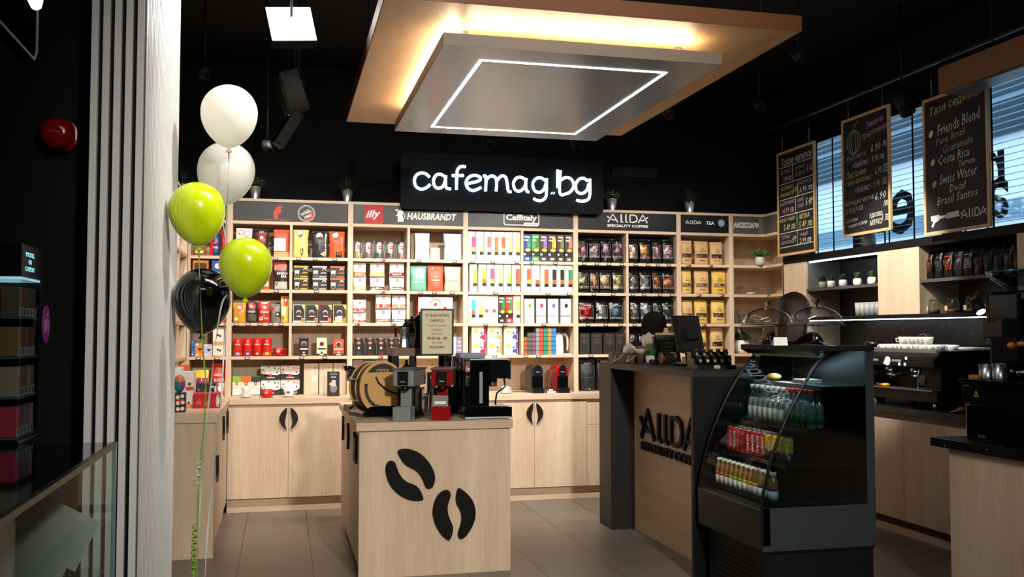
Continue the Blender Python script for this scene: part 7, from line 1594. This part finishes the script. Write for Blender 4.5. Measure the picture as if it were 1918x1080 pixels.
# ---------------------------------------------------------------- the two people behind the counters
SKIN = mat('skin', (206, 160, 132), .5, sss=.1)
def person(lab, loc, rz, hairm, topm, trm, long_hair=True, bend=.15, apron=None):
    t = thing('person', lab, 'person', loc, rz)              # faces -Y in its own frame, height about 1.68 m
    def chain(b, pts): b.tube([p[:3] for p in pts], [p[3] for p in pts], 14); [b.ell(p[:3], p[3], p[3], p[3], 12, 0, 8) for p in pts]
    hz = 1.40; lean = bend
    b = B(); hx, hy, hzc = 0, -.06 - lean*.5, 1.545 - lean*.15
    chain(b, [(0, .0, .92, .135), (0, .01, 1.08, .118), (0, -.01 - lean*.2, 1.24, .135), (0, -.02 - lean*.3, 1.36, .10), (0, -.03 - lean*.4, 1.44, .05), (hx, hy + .015, hzc - .06, .05)])
    b.ell((hx, hy + .005, hzc), .076, .096, .115, 20, 0, 14); b.ell((hx, hy - .03, hzc - .055), .052, .058, .058, 14, 0, 10)
    b.ell((hx, hy - .098, hzc - .015), .013, .018, .02, 10, 0, 8)                                   # nose
    b.ell((hx, hy - .088, hzc - .058), .024, .012, .009, 10, 0, 8)                                  # mouth
    for s in (-1, 1):
        b.ell((s*.076, hy + .01, hzc - .012), .012, .02, .03, 10, 0, 8)                             # ears
        chain(b, [(s*.16, -.02 - lean*.3, 1.365, .058), (s*.215, -.02 - lean*.2, 1.12, .044), (s*.17, -.20 - lean*.2, .99, .034), (s*.13, -.27 - lean*.2, .985, .028)])
        chain(b, [(s*.09, 0, .88, .092), (s*.10, -.01, .50, .062), (s*.105, .01, .10, .042)]); chain(b, [(s*.105, .03, .055, .045), (s*.11, -.09, .045, .04), (s*.11, -.15, .035, .03)])
        b.ell((s*.125, -.31 - lean*.2, .985), .036, .042, .016, 12, 0, 8)                           # palm
        for k, (fx, ln) in enumerate(((-.026, .060), (-.009, .07), (.009, .066), (.026, .052))):
            y0 = -.345 - lean*.2; b.tube([(s*.125 + fx, y0, .985), (s*.125 + fx*1.1, y0 - ln*.6, .982), (s*.125 + fx*1.1, y0 - ln, .968)], [.0095, .009, .0075], 8)
        b.tube([(s*.125 - s*.03, -.29 - lean*.2, .985), (s*.125 - s*.055, -.325 - lean*.2, .978), (s*.125 - s*.058, -.355 - lean*.2, .97)], [.012, .0105, .008], 8)
    body = b.build('body', SKIN, t); m = body.modifiers.new('skin_surface', 'REMESH'); m.mode = 'VOXEL'; m.voxel_size = .0085; m.use_smooth_shade = True
    e = B()
    for s in (-1, 1): e.ell((s*.03, hy - .083, hzc + .005), .013, .011, .009, 10, 0, 8)
    e.build('eyes', C((60, 44, 36)), t)
    # clothes follow the body, a little larger
    b = B(); chain(b, [(0, .0, .93, .15), (0, .01, 1.08, .132), (0, -.01 - lean*.2, 1.24, .148), (0, -.02 - lean*.3, 1.35, .112)])
    for s in (-1, 1): chain(b, [(s*.155, -.02 - lean*.3, 1.36, .07), (s*.215, -.02 - lean*.2, 1.13, .056), (s*.175, -.18 - lean*.2, 1.0, .045)])
    o = b.build('top', topm, t); m = o.modifiers.new('cloth_surface', 'REMESH'); m.mode = 'VOXEL'; m.voxel_size = .012; m.use_smooth_shade = True
    b = B()
    for s in (-1, 1): chain(b, [(s*.08, 0, .90, .11), (s*.10, -.01, .50, .078), (s*.105, .01, .11, .062)])
    chain(b, [(0, 0, .95, .14), (0, 0, .88, .135)])
    o = b.build('trousers', trm, t); m = o.modifiers.new('cloth_surface', 'REMESH'); m.mode = 'VOXEL'; m.voxel_size = .012; m.use_smooth_shade = True
    b = B(); b.ell((hx, hy + .018, hzc + .028), .099, .112, .115, 22, 0, 14)
    if long_hair:
        chain(b, [(0, hy + .05, hzc - .02, .085), (0, hy + .075, hzc - .14, .075), (0, hy + .085 + lean*.1, hzc - .26, .055), (.0, hy + .085 + lean*.1, hzc - .34, .03)])
        for s in (-1, 1): chain(b, [(s*.06, hy + .03, hzc + .02, .04), (s*.072, hy + .045, hzc - .12, .034), (s*.06, hy + .06, hzc - .24, .025)])
    else: b.ell((0, hy + .10, hzc + .02), .05, .045, .05, 14, 0, 8)
    st = B()
    if long_hair:
        for k in range(46):
            a_ = -1.5 + 3.0*k/45; rr = random.Random(k); q_ = .5 + .5*rr.random(); sx_, cy_ = math.sin(a_), math.cos(a_)
            st.tube(catmull([(.02*sx_, hy + .03, hzc + .142), (.085*sx_, hy + .02 + .075*cy_, hzc + .105), (.104*sx_, hy + .03 + .105*cy_, hzc - .01), (.095*sx_, hy + .055 + .095*cy_, hzc - .14), (.07*sx_ + .01*q_, hy + .075 + .08*cy_, hzc - .26 - .06*q_)]), [.0075 + .003*q_]*16 + [.004], 5)
    # keep the face clear
    b.v = [(x, max(y, hy - .045 + max(0, (z_ - hzc - .045))*-.55), z_) for x, y, z_ in b.v]
    o = b.build('hair', hairm, t); m = o.modifiers.new('hair_surface', 'REMESH'); m.mode = 'VOXEL'; m.voxel_size = .009; m.use_smooth_shade = True
    if long_hair: st.build('hair_strands', hairm, t)
    if apron: B().prism([(-.13, .55), (.13, .55), (.14, .95), (.10, 1.25), (-.10, 1.25), (-.14, .95)], 'y', -.20 - lean*.2, -.19 - lean*.2).build('apron', apron, t)
    return t
def hair(n_, a, c):
    m = wood(n_, a, c, (60, 60, 3), .35, .5); return m
CLO = mat('black_cloth', (8, 8, 9), .9, spec=.1)
q = atY(1222, 640, 7.52)
person('person with dark hair standing behind the reception counter, seen over the straws', (q.x, 7.55, 0), PI*.78, mat('dark_hair', (7, 5, 4), .8, spec=.06), CLO, CLO, True, .12)
q = atY(1480, 640, 5.78)
pw = person('person with long brown hair seen from behind between the cake stands and the bar', (q.x, 5.80, 0.0), PI*.62, hair('brown_hair', (92, 64, 46), (26, 16, 12)), CLO, CLO, True, .05)
pw.scale = (1.05,)*3
